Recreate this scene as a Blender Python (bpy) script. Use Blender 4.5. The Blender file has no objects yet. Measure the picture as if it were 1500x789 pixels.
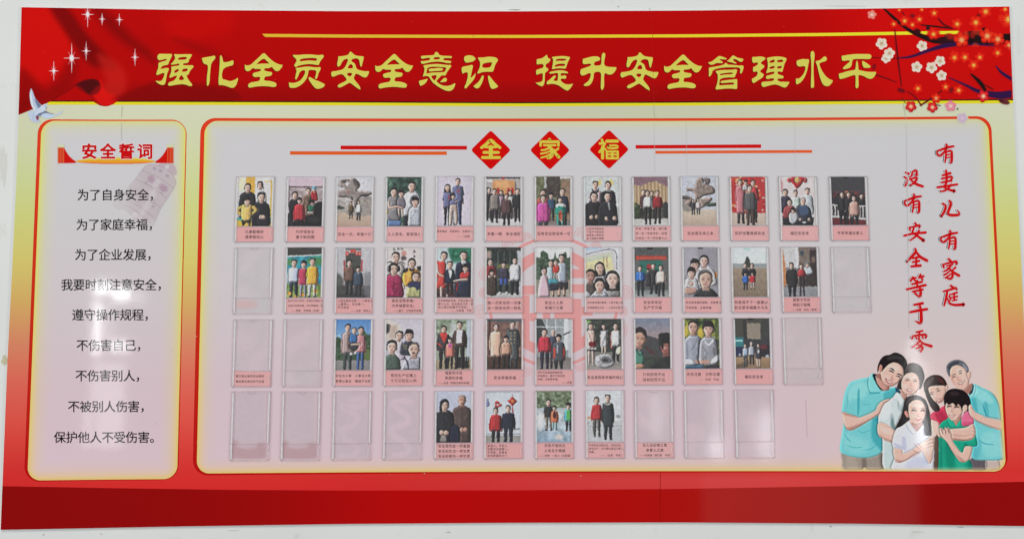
import bpy, math, random
import numpy as np
from mathutils import Matrix, Vector
from mathutils.geometry import tessellate_polygon

random.seed(7)
scene = bpy.context.scene
COL = scene.collection

# ------------------------------------------------------------------ camera
ZC = 1.6                                   # height of the board's centre on the wall
CAM = np.array([-0.02474, -2.36116, ZC - 0.20555])
PITCH, ROLL, YAW = 0.07932, 0.00212, -0.00561
FPX = 35.0 / 36.0 * 1500.0
RM = np.array((Matrix.Rotation(YAW, 3, 'Z') @ Matrix.Rotation(PITCH, 3, 'X') @ Matrix.Rotation(ROLL, 3, 'Y')))
cam = bpy.data.cameras.new('camera')
cam.lens = 35.0
cam.sensor_width = 36.0
cam.clip_start = 0.05
cam.clip_end = 200.0
cam_o = bpy.data.objects.new('camera', cam)
COL.objects.link(cam_o)
cam_o.matrix_world = Matrix.Translation(CAM.tolist()) @ (Matrix(RM.tolist()) @ Matrix.Rotation(math.pi / 2, 3, 'X')).to_4x4()
scene.camera = cam_o

# ------------------------------------------------------------------ light
world = bpy.data.worlds.new('World')
scene.world = world
world.use_nodes = True
bgn = world.node_tree.nodes['Background']
bgn.inputs[0].default_value = (0.93, 0.97, 1.0, 1)
bgn.inputs[1].default_value = 0.12
scene.view_settings.view_transform = 'Standard'
scene.view_settings.look = 'None'
scene.view_settings.exposure = 0.0
scene.view_settings.gamma = 1.0
scene.cycles.use_denoising = True
scene.cycles.max_bounces = 6
scene.cycles.transparent_max_bounces = 16
scene.cycles.sample_clamp_indirect = 4.0


def to_board(px, py):
    """a point of the print (measured in the photograph's pixels) as x, z on the board's face (y = 0)"""
    px = np.asarray(px, float)
    py = np.asarray(py, float)
    d = np.stack([(px - 750.0) / FPX, np.ones_like(px), -(py - 394.5) / FPX], -1) @ RM.T
    t = -CAM[1] / d[..., 1]
    return CAM[0] + d[..., 0] * t, CAM[2] + d[..., 2] * t


def area_lamp(name, loc, rot, sx, sy, power, col=(1, 1, 1)):
    l = bpy.data.lights.new(name, 'AREA')
    l.shape = 'RECTANGLE'
    l.size, l.size_y = sx, sy
    l.energy = power
    l.color = col
    o = bpy.data.objects.new(name, l)
    COL.objects.link(o)
    o.location = loc
    o.rotation_euler = rot
    return o


# big soft daylight opening, high up across the corridor
LV = Vector((-0.9, -6.6, ZC + 5.6))
LQ = (Vector((0, 0, ZC)) - LV).to_track_quat('-Z', 'Y').to_euler()
area_lamp('daylight_opening', LV, LQ, 6.0, 4.0, 385.0, (1.0, 0.985, 0.95))
# low fill lamps added on either side, evening the light from top to bottom
for sx_ in (-1, 1):
    LV = Vector((7.5 * sx_, -5.5, ZC - 1.3))
    LQ = (Vector((0, 0, ZC)) - LV).to_track_quat('-Z', 'Y').to_euler()
    area_lamp('side_fill', LV, LQ, 2.4, 2.0, 238.0, (0.97, 0.99, 1.0))


def window_pane(x0, y0, x1, y1, radiance, tilt=0.0, D=3.6):
    """a bright pane across the room, standing where the glossy print mirrors it"""
    x, z = to_board((x0 + x1) / 2, (y0 + y1) / 2)
    xa, za = to_board(x0, y1)
    xb, zb = to_board(x1, y0)
    k = D / abs(CAM[1])
    m = np.array([CAM[0], -CAM[1], CAM[2]])
    b = np.array([float(x), 0.0, float(z)])
    p = b + (b - m) * k
    sx, sy = float(xb - xa) * (1 + k), float(zb - za) * (1 + k)
    area_lamp('window_pane', p.tolist(), (math.pi / 2, tilt, 0), sx, sy, 2.9 * radiance * math.pi * sx * sy, (0.97, 0.99, 1.0))


for q in [(138, 413, 161, 430, 11, -0.12), (167, 422, 190, 440, 10, -0.25), (137, 441, 148, 520, 10), (160, 500, 188, 514, 8, 0.1),
          (150, 446, 172, 496, 0.8), (132, 528, 143, 600, 1.8), (140, 530, 184, 655, 1.6), (122, 590, 134, 655, 2.0), (196, 428, 212, 446, 1.5),
          (1333, 498, 1341, 530, 4.5), (1337, 528, 1350, 560, 4.0), (1343, 560, 1350, 612, 6.5), (1346, 612, 1356, 660, 7), (1354, 530, 1366, 600, 1.0),
          (1326, 500, 1366, 690, 0.18), (1040, 640, 1062, 672, 2.2), (1045, 560, 1056, 640, 1.0), (1112, 600, 1134, 672, 1.6),
          (955, 575, 968, 640, 1.0), (1030, 690, 1345, 780, 0.12)]:
    window_pane(*q)

# ------------------------------------------------------------------ materials
LUM = 0.72        # what a white surface returns in this light


def lin(c):
    c = np.clip(np.asarray(c, float) / 255.0, 0, 1)
    return np.where(c <= 0.04045, c / 12.92, ((c + 0.055) / 1.055) ** 2.4)


def albedo(c):
    return np.clip(lin(c) / LUM, 0.001, 0.92)


def new_mat(name):
    m = bpy.data.materials.new(name)
    m.use_nodes = True
    return m, m.node_tree.nodes, m.node_tree.links


def print_mat(name, rough, spec, wave, grain):
    """ink on a sheet: the colour is carried by the mesh, with a little procedural mottling, gloss and waviness of the sheet"""
    m, n, l = new_mat(name)
    b = n['Principled BSDF']
    at = n.new('ShaderNodeAttribute')
    at.attribute_name = 'ink'
    tc = n.new('ShaderNodeTexCoord')
    nz = n.new('ShaderNodeTexNoise')
    nz.inputs['Scale'].default_value = 420.0
    nz.inputs['Detail'].default_value = 2.0
    mr = n.new('ShaderNodeMapRange')
    mr.inputs['To Min'].default_value = 1 - grain
    mr.inputs['To Max'].default_value = 1 + grain
    vm = n.new('ShaderNodeVectorMath')
    vm.operation = 'SCALE'
    l.new(tc.outputs['Object'], nz.inputs['Vector'])
    l.new(nz.outputs['Fac'], mr.inputs['Value'])
    l.new(at.outputs['Color'], vm.inputs[0])
    l.new(mr.outputs['Result'], vm.inputs['Scale'])
    l.new(vm.outputs['Vector'], b.inputs['Base Color'])
    b.inputs['Roughness'].default_value = rough
    b.inputs['Specular IOR Level'].default_value = spec
    n2 = n.new('ShaderNodeTexNoise')
    n2.inputs['Scale'].default_value = 260.0
    n2.inputs['Detail'].default_value = 1.0
    bu = n.new('ShaderNodeBump')
    bu.inputs['Strength'].default_value = 1.0
    bu.inputs['Distance'].default_value = wave
    l.new(tc.outputs['Object'], n2.inputs['Vector'])
    l.new(n2.outputs['Fac'], bu.inputs['Height'])
    l.new(bu.outputs['Normal'], b.inputs['Normal'])
    return m


M_VINYL = print_mat('printed_vinyl', 0.052, 0.35, 0.00002, 0.02)
M_PHOTO = print_mat('photo_paper', 0.22, 0.3, 0.0, 0.03)
M_CARD = print_mat('pink_card', 0.5, 0.2, 0.0, 0.03)


def clear_mat(name, tint, haze, haze_col, gloss, rough):
    m, n, l = new_mat(name)
    n.remove(n['Principled BSDF'])
    out = n['Material Output']
    tr = n.new('ShaderNodeBsdfTransparent')
    tr.inputs[0].default_value = (*tint, 1)
    df = n.new('ShaderNodeBsdfDiffuse')
    df.inputs[0].default_value = (*albedo(haze_col), 1)
    gl = n.new('ShaderNodeBsdfGlossy')
    gl.inputs['Color'].default_value = (1, 1, 1, 1)
    gl.inputs['Roughness'].default_value = rough
    m1 = n.new('ShaderNodeMixShader')
    m2 = n.new('ShaderNodeMixShader')
    tc = n.new('ShaderNodeTexCoord')
    nz = n.new('ShaderNodeTexNoise')
    nz.inputs['Scale'].default_value = 60.0
    nz.inputs['Detail'].default_value = 4.0
    mr = n.new('ShaderNodeMapRange')
    mr.inputs['From Min'].default_value = 0.3
    mr.inputs['From Max'].default_value = 0.7
    mr.inputs['To Min'].default_value = haze * 0.85
    mr.inputs['To Max'].default_value = haze * 1.15
    lw = n.new('ShaderNodeLayerWeight')       # same from both sides of a thin sheet
    lw.inputs['Blend'].default_value = 0.5
    pw = n.new('ShaderNodeMath')
    pw.operation = 'POWER'
    pw.inputs[1].default_value = 5.0
    fr = n.new('ShaderNodeMath')
    fr.operation = 'MULTIPLY_ADD'
    fr.inputs[1].default_value = 0.8
    fr.inputs[2].default_value = gloss
    l.new(lw.outputs['Facing'], pw.inputs[0])
    l.new(pw.outputs[0], fr.inputs[0])
    l.new(tc.outputs['Object'], nz.inputs['Vector'])
    l.new(nz.outputs['Fac'], mr.inputs['Value'])
    l.new(mr.outputs['Result'], m1.inputs[0])
    l.new(tr.outputs[0], m1.inputs[1])
    l.new(df.outputs[0], m1.inputs[2])
    l.new(fr.outputs[0], m2.inputs[0])
    l.new(m1.outputs[0], m2.inputs[1])
    l.new(gl.outputs[0], m2.inputs[2])
    l.new(m2.outputs[0], out.inputs[0])
    return m


M_SHEET = clear_mat('clear_acetate', (0.99, 0.985, 0.987), 0.035, (205, 203, 206), 0.05, 0.1)
M_RAIL = clear_mat('clear_acrylic_rail', (0.96, 0.96, 0.97), 0.72, (246, 244, 248), 0.05, 0.15)
M_RIM = clear_mat('clear_acrylic_edge', (0.965, 0.955, 0.96), 0.13, (150, 144, 150), 0.04, 0.2)
M_DIV = clear_mat('clear_acrylic_step', (0.90, 0.88, 0.89), 0.12, (170, 160, 166), 0.04, 0.2)

m, n, l = new_mat('painted_wall')
b = n['Principled BSDF']
tc = n.new('ShaderNodeTexCoord')
mp = n.new('ShaderNodeMapping')
mp.inputs['Scale'].default_value = (1, 1, 1)
n1 = n.new('ShaderNodeTexNoise')
n1.inputs['Scale'].default_value = 2.2
n1.inputs['Detail'].default_value = 6
cr = n.new('ShaderNodeValToRGB')
cr.color_ramp.elements[0].position = 0.25
cr.color_ramp.elements[0].color = (*albedo((197, 199, 198)), 1)
cr.color_ramp.elements[1].position = 0.75
cr.color_ramp.elements[1].color = (*albedo((206, 207, 204)), 1)
n2 = n.new('ShaderNodeTexNoise')
n2.inputs['Scale'].default_value = 14
n2.inputs['Detail'].default_value = 9
n2.inputs['Roughness'].default_value = 0.65
c2 = n.new('ShaderNodeValToRGB')
c2.color_ramp.elements[0].position = 0.6
c2.color_ramp.elements[0].color = (0, 0, 0, 1)
c2.color_ramp.elements[1].position = 0.76
c2.color_ramp.elements[1].color = (0.5, 0.5, 0.5, 1)
mx = n.new('ShaderNodeMixRGB')
mx.inputs[2].default_value = (*albedo((168, 164, 148)), 1)
bu = n.new('ShaderNodeBump')
bu.inputs['Strength'].default_value = 0.4
bu.inputs['Distance'].default_value = 0.001
n3 = n.new('ShaderNodeTexNoise')
n3.inputs['Scale'].default_value = 90
n3.inputs['Detail'].default_value = 4
l.new(tc.outputs['Object'], mp.inputs[0])
for q in (n1, n2, n3):
    l.new(mp.outputs[0], q.inputs['Vector'])
l.new(n1.outputs['Fac'], cr.inputs[0])
l.new(n2.outputs['Fac'], c2.inputs[0])
l.new(c2.outputs[0], mx.inputs[0])
l.new(cr.outputs[0], mx.inputs[1])
l.new(mx.outputs[0], b.inputs['Base Color'])
l.new(n3.outputs['Fac'], bu.inputs['Height'])
l.new(bu.outputs[0], b.inputs['Normal'])
b.inputs['Roughness'].default_value = 0.6
b.inputs['Specular IOR Level'].default_value = 0.3
M_WALL = m

# ------------------------------------------------------------------ helpers
LAY = 0.00012          # thickness of one layer of print


def link(name, me, mat, parent=None):
    if mat:
        me.materials.append(mat)
    o = bpy.data.objects.new(name, me)
    COL.objects.link(o)
    if parent is not None:
        o.parent = parent
        o.matrix_parent_inverse = parent.matrix_world.inverted()
    return o


def empty(name, loc=(0, 0, 0), parent=None):
    o = bpy.data.objects.new(name, None)
    o.empty_display_size = 0.02
    COL.objects.link(o)
    if parent is not None:
        o.parent = parent
        o.matrix_parent_inverse = parent.matrix_world.inverted()
        o.location = loc
    else:
        o.location = loc
        o.matrix_world = Matrix.Translation(loc)
    return o


def tag(o, label=None, cat=None, group=None, kind=None):
    if label:
        o['label'] = label
    if cat:
        o['category'] = cat
    if group:
        o['group'] = group
    if kind:
        o['kind'] = kind


def make_mesh(name, verts, loops, starts, inks=None):
    me = bpy.data.meshes.new(name)
    verts = np.asarray(verts, np.float32)
    me.vertices.add(len(verts))
    me.vertices.foreach_set('co', verts.ravel())
    loops = np.asarray(loops, np.int32)
    starts = np.asarray(starts, np.int32)
    me.loops.add(len(loops))
    me.loops.foreach_set('vertex_index', loops)
    me.polygons.add(len(starts))
    me.polygons.foreach_set('loop_start', starts)
    me.update(calc_edges=True)
    if inks is not None:
        a = me.color_attributes.new('ink', 'FLOAT_COLOR', 'POINT')
        a.data.foreach_set('color', np.concatenate([inks, np.ones((len(verts), 1))], 1).astype(np.float32).ravel())
    me.validate()
    return me


class Geo:
    """collects flat polygons and boxes, in print coordinates, into one mesh"""

    def __init__(s):
        s.v, s.f, s.c = [], [], []

    def poly(s, pts, col, y, holes=()):
        loops = [list(pts)] + [list(h) for h in holes]
        tris = tessellate_polygon([[Vector((p[0], -p[1], 0)) for p in lp] for lp in loops])
        flat = [p for lp in loops for p in lp]
        k = len(s.v)
        x, z = to_board([p[0] for p in flat], [p[1] for p in flat])
        for a, c in zip(x, z):
            s.v.append((a, y, c))
            s.c.append(col)
        for t in tris:
            a, b2, c2 = [flat[i] for i in t]
            w = (b2[0] - a[0]) * (c2[1] - a[1]) - (b2[1] - a[1]) * (c2[0] - a[0])
            if abs(w) < 1e-9:
                continue
            s.f.append([k + t[0], k + t[1], k + t[2]] if w < 0 else [k + t[0], k + t[2], k + t[1]])

    def slab(s, pts, col, y_back, y_front):
        """a flat polygon with real thickness"""
        k = len(s.v)
        s.poly(pts, col, y_front)
        x, z = to_board([p[0] for p in pts], [p[1] for p in pts])
        n = len(pts)
        k2 = len(s.v)
        for yy in (y_front, y_back):
            for a, c in zip(x, z):
                s.v.append((a, yy, c))
                s.c.append(col)
        ar = sum(pts[i][0] * pts[(i + 1) % n][1] - pts[(i + 1) % n][0] * pts[i][1] for i in range(n))
        for i in range(n):
            j = (i + 1) % n
            q = [k2 + i, k2 + j, k2 + n + j, k2 + n + i]
            s.f.append(q if ar < 0 else q[::-1])

    def build(s, name, mat, parent=None):
        loops = [i for f in s.f for i in f]
        st = np.cumsum([0] + [len(f) for f in s.f])[:-1]
        return link(name, make_mesh(name, s.v, loops, st, albedo(np.array(s.c, float))), mat, parent)


def smooth_closed(pts, sub=4):
    p = np.asarray(pts, float)
    a, b, c, d = np.roll(p, 1, 0), p, np.roll(p, -1, 0), np.roll(p, -2, 0)
    out = []
    for t in np.arange(sub) / sub:
        out.append(0.5 * (2 * b + (c - a) * t + (2 * a - 5 * b + 4 * c - d) * t * t + (3 * b - a - 3 * c + d) * t ** 3))
    return np.stack(out, 1).reshape(-1, 2)


def smooth_open(pts, sub=5):
    p = np.asarray(pts, float)
    if len(p) < 3:
        t = np.linspace(0, 1, sub + 1)[:, None]
        return p[0] * (1 - t) + p[1] * t
    q = np.concatenate([[2 * p[0] - p[1]], p, [2 * p[-1] - p[-2]]])
    out = []
    for i in range(len(p) - 1):
        a, b, c, d = q[i], q[i + 1], q[i + 2], q[i + 3]
        for t in np.arange(sub) / sub:
            out.append(0.5 * (2 * b + (c - a) * t + (2 * a - 5 * b + 4 * c - d) * t * t + (3 * b - a - 3 * c + d) * t ** 3))
    out.append(p[-1])
    return np.array(out)


def chaikin(pts, n=1):
    p = np.asarray(pts, float)
    for _ in range(n):
        q = np.roll(p, -1, 0)
        p = np.stack([p * 0.8 + q * 0.2, p * 0.2 + q * 0.8], 1).reshape(-1, 2)
    return p


def brush(pts, grow=0.0, mul=1.0, cap=5):
    """outline of a brush stroke: centre line with a width at each point, round ends"""
    p = smooth_open(pts, 5)
    c, w = p[:, :2], np.maximum(p[:, 2] * mul / 2 + grow, 0.3)
    d = np.gradient(c, axis=0)
    d /= np.maximum(np.linalg.norm(d, axis=1, keepdims=True), 1e-6)
    nn = np.stack([-d[:, 1], d[:, 0]], 1)
    L, R = c + nn * w[:, None], c - nn * w[:, None]
    ang = np.arctan2(d[:, 1], d[:, 0])
    e = [c[-1] + w[-1] * np.array([math.cos(t), math.sin(t)]) for t in ang[-1] + np.linspace(math.pi / 2, -math.pi / 2, cap + 2)[1:-1]]
    st = [c[0] + w[0] * np.array([math.cos(t), math.sin(t)]) for t in ang[0] + np.linspace(-math.pi / 2, -3 * math.pi / 2, cap + 2)[1:-1]]
    return np.concatenate([L, e, R[::-1], st])


def strips(g, pts, col, y, grow=0.0, mul=1.0):
    """a brush stroke as quads, safe for strokes that curl back over themselves"""
    p = smooth_open(pts, 5)
    c, w = p[:, :2], np.maximum(p[:, 2] * mul / 2 + grow, 0.25)
    for i in range(len(c) - 1):
        d = c[i + 1] - c[i]
        ln = np.hypot(*d)
        if ln < 1e-6:
            continue
        nn = np.array([-d[1], d[0]]) / ln
        g.poly([c[i] + nn * w[i], c[i + 1] + nn * w[i + 1], c[i + 1] - nn * w[i + 1], c[i] - nn * w[i]], col, y - 1e-6 * (i % 9))


# ------------------------------------------------------------------ printed pictures: ink laid on a fine grid of faces
def noise2(shape, cell, seed):
    r = np.random.RandomState(seed)
    h, w = shape
    gh, gw = int(h / cell) + 3, int(w / cell) + 3
    g = r.rand(gh, gw) - 0.5
    y, x = np.arange(h) / cell, np.arange(w) / cell
    yi, xi = y.astype(int), x.astype(int)
    fy, fx = (y - yi)[:, None], (x - xi)[None]
    fy, fx = fy * fy * (3 - 2 * fy), fx * fx * (3 - 2 * fx)
    return (g[yi][:, xi] * (1 - fy) * (1 - fx) + g[yi][:, xi + 1] * (1 - fy) * fx + g[yi + 1][:, xi] * fy * (1 - fx) + g[yi + 1][:, xi + 1] * fy * fx)


SKIN = (214, 176, 160)
HAIR = (34, 30, 32)


class Print:
    def __init__(s, X, Y, col, unit):
        s.X, s.Y, s.u = X, Y, unit              # picture coordinates of the grid corners, and the size of a grid cell in them
        s.c = np.zeros(X.shape + (3,))
        s.c[:] = col
        s.t = np.zeros(X.shape)                 # where ink of an object was laid
        s.id = np.zeros((X.shape[0] - 1, X.shape[1] - 1), int)
        s.names = ['backdrop']
        s.cur = 0
        s.reg = np.zeros(s.id.shape, int)       # every shape laid inside a figure, for its modelling
        s.nreg = 0

    def new(s, name='person'):
        s.names.append(name)
        s.cur = len(s.names) - 1
        return s.cur

    def _win(s, x0, y0, x1, y1):
        m = (s.X[0] >= x0 - 2 * s.u) & (s.X[0] <= x1 + 2 * s.u)
        k = (s.Y[:, 0] >= y0 - 2 * s.u) & (s.Y[:, 0] <= y1 + 2 * s.u) if s.rect else np.ones(len(s.Y), bool)
        a, b = np.flatnonzero(m), np.flatnonzero(k)
        if not len(a) or not len(b):
            return None
        return slice(b[0], b[-1] + 1), slice(a[0], a[-1] + 1)

    rect = True

    def _lay(s, w, cov, col, a, mark):
        c = s.c[w]
        cv = (cov * a)[..., None]
        s.c[w] = c * (1 - cv) + np.asarray(col, float) * cv
        if mark:
            s.t[w] = np.maximum(s.t[w], cov)
            q = (cov[:-1, :-1] + cov[1:, :-1] + cov[:-1, 1:] + cov[1:, 1:]) / 4
            ii = s.id[w[0].start:w[0].stop - 1, w[1].start:w[1].stop - 1]
            ii[q > 0.5] = s.cur
            if s.cur:
                s.nreg += 1
                s.reg[w[0].start:w[0].stop - 1, w[1].start:w[1].stop - 1][q > 0.5] = s.nreg

    def p(s, col, pts, soft=None, sm=3, a=1.0, mark=True, clip=False):
        P = smooth_closed(pts, sm) if sm > 1 else np.asarray(pts, float)
        soft = soft or s.u * 1.2
        w = s._win(P[:, 0].min() - soft, P[:, 1].min() - soft, P[:, 0].max() + soft, P[:, 1].max() + soft)
        if w is None:
            return
        x, y = s.X[w], s.Y[w]
        ins = np.zeros(x.shape, bool)
        d2 = np.full(x.shape, 1e18)
        Q = np.roll(P, -1, 0)
        for (ax, ay), (bx, by) in zip(P, Q):
            if ay != by:
                cr = ((ay > y) != (by > y)) & (x < (bx - ax) * (y - ay) / (by - ay) + ax)
                ins ^= cr
            dx, dy = bx - ax, by - ay
            t = np.clip(((x - ax) * dx + (y - ay) * dy) / max(dx * dx + dy * dy, 1e-9), 0, 1)
            d2 = np.minimum(d2, (x - ax - t * dx) ** 2 + (y - ay - t * dy) ** 2)
        sd = np.sqrt(d2) * np.where(ins, 1, -1)
        cov = np.clip(sd / soft + 0.5, 0, 1)
        cov = cov * cov * (3 - 2 * cov)
        if clip:
            cov = cov * s._mask(w)
        s._lay(w, cov, col, a, mark)

    def _mask(s, w):
        m = np.zeros(s.X.shape)
        q = (s.id == s.cur).astype(float)
        m[:-1, :-1] += q
        m[1:, :-1] += q
        m[:-1, 1:] += q
        m[1:, 1:] += q
        return np.clip(m[w] / 4, 0, 1)

    def r(s, col, x0, y0, x1, y1, soft=None, **k):
        s.p(col, [(x0, y0), (x1, y0), (x1, y1), (x0, y1)], soft, 1, **k)

    def e(s, col, cx, cy, rx, ry, rot=0.0, soft=None, **k):
        t = np.linspace(0, 2 * math.pi, 22, endpoint=False)
        cs, sn = math.cos(rot), math.sin(rot)
        x, y = rx * np.cos(t), ry * np.sin(t)
        s.p(col, np.stack([cx + x * cs - y * sn, cy + x * sn + y * cs], 1), soft, 1, **k)

    def l(s, col, pts, w=None, soft=None, **k):
        """a tapering line; points (x, y, width), or (x, y) with one width"""
        s.p(col, brush([(q[0], q[1], q[2] if len(q) > 2 else w) for q in pts]), soft, 1, **k)

    def sh(s, cx, cy, rx, ry, a=0.3, col=(20, 15, 20), rot=0.0):
        """a soft tone inside the figure being drawn"""
        s.e(col, cx, cy, rx, ry, rot, soft=min(rx, ry) * 1.6, a=a, mark=False, clip=True)

    def grain(s, amp, cell=3, seed=0, y0=None, y1=None, x0=None, x1=None, tint=(1, 1, 1)):
        nz = noise2(s.X.shape, cell, seed + 11) + 0.5 * noise2(s.X.shape, max(cell / 2.3, 1.01), seed + 5)
        m = np.ones(s.X.shape)
        f = 6 * s.u
        if y0 is not None:
            m *= np.clip((s.Y - y0) / f, 0, 1)
        if y1 is not None:
            m *= np.clip((y1 - s.Y) / f, 0, 1)
        if x0 is not None:
            m *= np.clip((s.X - x0) / f, 0, 1)
        if x1 is not None:
            m *= np.clip((x1 - s.X) / f, 0, 1)
        s.c += (nz * amp * m)[..., None] * np.asarray(tint)

    def grad(s, c0, c1, y0, y1, x0=-1e9, x1=1e9):
        t = np.clip((s.Y - y0) / (y1 - y0), 0, 1)[..., None]
        m = ((s.Y >= y0) & (s.Y <= y1) & (s.X >= x0) & (s.X <= x1))[..., None]
        s.c = np.where(m, np.asarray(c0, float) * (1 - t) + np.asarray(c1, float) * t, s.c)

    # ---- people in the printed photographs
    def head(s, cx, cy, r, st='m', hair=HAIR, skin=SKIN, tilt=0.0, face=True):
        r *= 0.93
        ct, sn = math.cos(tilt), math.sin(tilt)

        def T(pts):
            return [(cx + (a * ct - b * sn) * r, cy + (a * sn + b * ct) * r) for a, b in pts]
        dk = tuple(v * 0.82 for v in skin)
        if st == 'l':
            s.p(hair, T([(-1.1, -0.6), (-1.25, 0.4), (-1.35, 1.9), (-0.7, 2.1), (0.7, 2.1), (1.35, 1.9), (1.25, 0.4), (1.1, -0.6), (0, -1.5)]))
        if st != 'n':
            s.p(dk, T([(-0.5, 0.6), (0.5, 0.6), (0.62, 1.75), (-0.62, 1.75)]), sm=1)
        if st in 'fk':
            s.p(hair, T([(-1.1, -0.5), (-1.12, 0.55), (-0.5, 0.9), (0.5, 0.9), (1.12, 0.55), (1.1, -0.5), (0.6, -1.4), (-0.6, -1.4)]))
        s.e(dk, *T([(-0.95, 0.15)])[0], 0.16 * r, 0.3 * r)
        s.e(dk, *T([(0.95, 0.15)])[0], 0.16 * r, 0.3 * r)
        s.p(skin, T([(-0.92, -0.4), (-0.93, 0.3), (-0.72, 0.9), (-0.3, 1.28), (0.3, 1.28), (0.72, 0.9), (0.93, 0.3), (0.92, -0.4), (0.5, -1.15), (-0.5, -1.15)]))
        s.p(dk, T([(0.5, -0.7), (0.95, -0.3), (0.9, 0.5), (0.6, 1.05), (0.55, 0.4)]), soft=0.5 * r, a=0.6, mark=False)
        s.e((235, 200, 182), *T([(-0.25, 0.3)])[0], 0.3 * r, 0.3 * r, soft=0.5 * r, a=0.5, mark=False)
        if st == 'b':
            s.p(hair, T([(-0.98, -0.1), (-1.03, -0.7), (-0.55, -1.3), (0, -1.4), (0.55, -1.3), (1.03, -0.7), (0.98, -0.1), (0.85, -0.65), (0, -1.0), (-0.85, -0.65)]), a=0.75)
        elif st in 'kg':
            s.p(hair, T([(-1.08, 0.2), (-1.12, -0.7), (-0.65, -1.4), (0, -1.58), (0.65, -1.4), (1.12, -0.7), (1.08, 0.2), (0.86, -0.25), (0.3, -0.42), (-0.4, -0.42), (-0.86, -0.25)]))
        elif st == 'n':
            pass
        else:
            s.p(hair, T([(-0.98, -0.05), (-1.04, -0.7), (-0.62, -1.28), (0.05, -1.4), (0.68, -1.24), (1.06, -0.66), (0.98, -0.05), (0.86, -0.5), (0.4, -0.84), (-0.3, -0.92), (-0.82, -0.55)]))
        if face:
            for ex in (-0.4, 0.4):
                s.e((52, 36, 34), *T([(ex, 0.02)])[0], 0.2 * r, 0.09 * r, tilt, soft=0.26 * r, a=0.7, mark=False)
                s.e((60, 44, 42), *T([(ex, -0.24)])[0], 0.25 * r, 0.05 * r, tilt, soft=0.22 * r, a=0.42, mark=False)
            s.e((150, 100, 88), *T([(0.03, 0.45)])[0], 0.16 * r, 0.12 * r, tilt, soft=0.3 * r, a=0.6, mark=False)
            s.e((150, 66, 66), *T([(0, 0.8)])[0], 0.3 * r, 0.09 * r, tilt, soft=0.25 * r, a=0.7, mark=False)

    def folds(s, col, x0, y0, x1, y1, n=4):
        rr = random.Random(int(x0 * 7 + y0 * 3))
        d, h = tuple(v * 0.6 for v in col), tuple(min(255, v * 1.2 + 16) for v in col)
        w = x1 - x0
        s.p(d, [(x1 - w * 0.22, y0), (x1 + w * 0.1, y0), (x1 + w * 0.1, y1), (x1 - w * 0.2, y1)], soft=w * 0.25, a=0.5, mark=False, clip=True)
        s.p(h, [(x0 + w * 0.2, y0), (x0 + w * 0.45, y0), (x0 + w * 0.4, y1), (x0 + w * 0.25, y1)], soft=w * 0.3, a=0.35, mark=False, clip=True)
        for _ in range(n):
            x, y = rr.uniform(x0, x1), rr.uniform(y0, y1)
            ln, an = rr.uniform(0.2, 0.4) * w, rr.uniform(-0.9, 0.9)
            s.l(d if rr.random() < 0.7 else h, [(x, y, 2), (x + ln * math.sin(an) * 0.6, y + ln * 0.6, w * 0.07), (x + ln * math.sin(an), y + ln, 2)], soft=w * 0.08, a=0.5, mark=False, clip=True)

    def stand(s, cx, cy, r, top, leg, hem, foot, hw, st='m', hair=HAIR, skin=SKIN, short=False, shoe=(34, 32, 34), collar=None, arms=True, name='person', zip_=False):
        s.new(name)
        hw *= 0.87
        sh = cy + 1.7 * r
        lw = hw * 0.36
        for k in (-1, 1):
            s.p(leg, [(cx + k * hw * 0.04, hem - 8), (cx + k * hw * 0.8, hem - 8), (cx + k * (hw * 0.5 + lw * 0.55), foot), (cx + k * (hw * 0.5 - lw * 0.65), foot)], sm=1)
            s.e(shoe, cx + k * hw * 0.52, foot - 1, lw * 0.75, max(lw * 0.35, 4))
        s.p(tuple(v * 0.7 for v in leg), [(cx - hw * 0.1, hem), (cx + hw * 0.1, hem), (cx + hw * 0.06, foot - 10), (cx - hw * 0.06, foot - 10)], sm=1, soft=hw * 0.15, a=0.6, mark=False, clip=True)
        if arms:
            for k in (-1, 1):
                ax, ay = cx + k * hw * 1.02, min(hem + (foot - hem) * 0.05, sh + 6.2 * r)
                mid = (sh + ay) / 2
                s.l(skin, [(cx + k * hw * 0.9, mid, hw * 0.2), (ax, ay, hw * 0.22)])
                s.e(skin, ax, ay + 4, hw * 0.13, hw * 0.17)
                s.l(tuple(v * 0.88 for v in top), [(cx + k * hw * 0.74, sh + hw * 0.2, hw * 0.4), (cx + k * hw * 1.0, mid, hw * 0.36)] + ([] if short else [(ax, ay - 4, hw * 0.28)]))
        s.p(top, [(cx - 0.5 * r, sh - 0.35 * r), (cx - hw * 0.6, sh - 0.05 * r), (cx - hw * 0.95, sh + hw * 0.28), (cx - hw * 0.86, (sh + hem) / 2), (cx - hw * 0.9, hem), (cx, hem + 4), (cx + hw * 0.9, hem),
                  (cx + hw * 0.86, (sh + hem) / 2), (cx + hw * 0.95, sh + hw * 0.28), (cx + hw * 0.6, sh - 0.05 * r), (cx + 0.5 * r, sh - 0.35 * r)], sm=2)
        s.folds(top, cx - hw, sh, cx + hw, hem, 7)
        s.folds(leg, cx - hw * 0.8, hem + 6, cx + hw * 0.8, foot, 4)
        if zip_:
            s.l(tuple(v * 0.5 for v in top), [(cx, sh, 3), (cx + 2, hem, 3)], a=0.7, mark=False)
        s.head(cx, cy, r, st, hair, skin)
        if collar:
            s.p(collar, [(cx - 0.55 * r, sh - 0.5 * r), (cx, sh + 0.7 * r), (cx + 0.55 * r, sh - 0.5 * r), (cx + 0.3 * r, sh - 0.3 * r), (cx, sh + 0.05 * r), (cx - 0.3 * r, sh - 0.3 * r)], sm=1)

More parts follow.
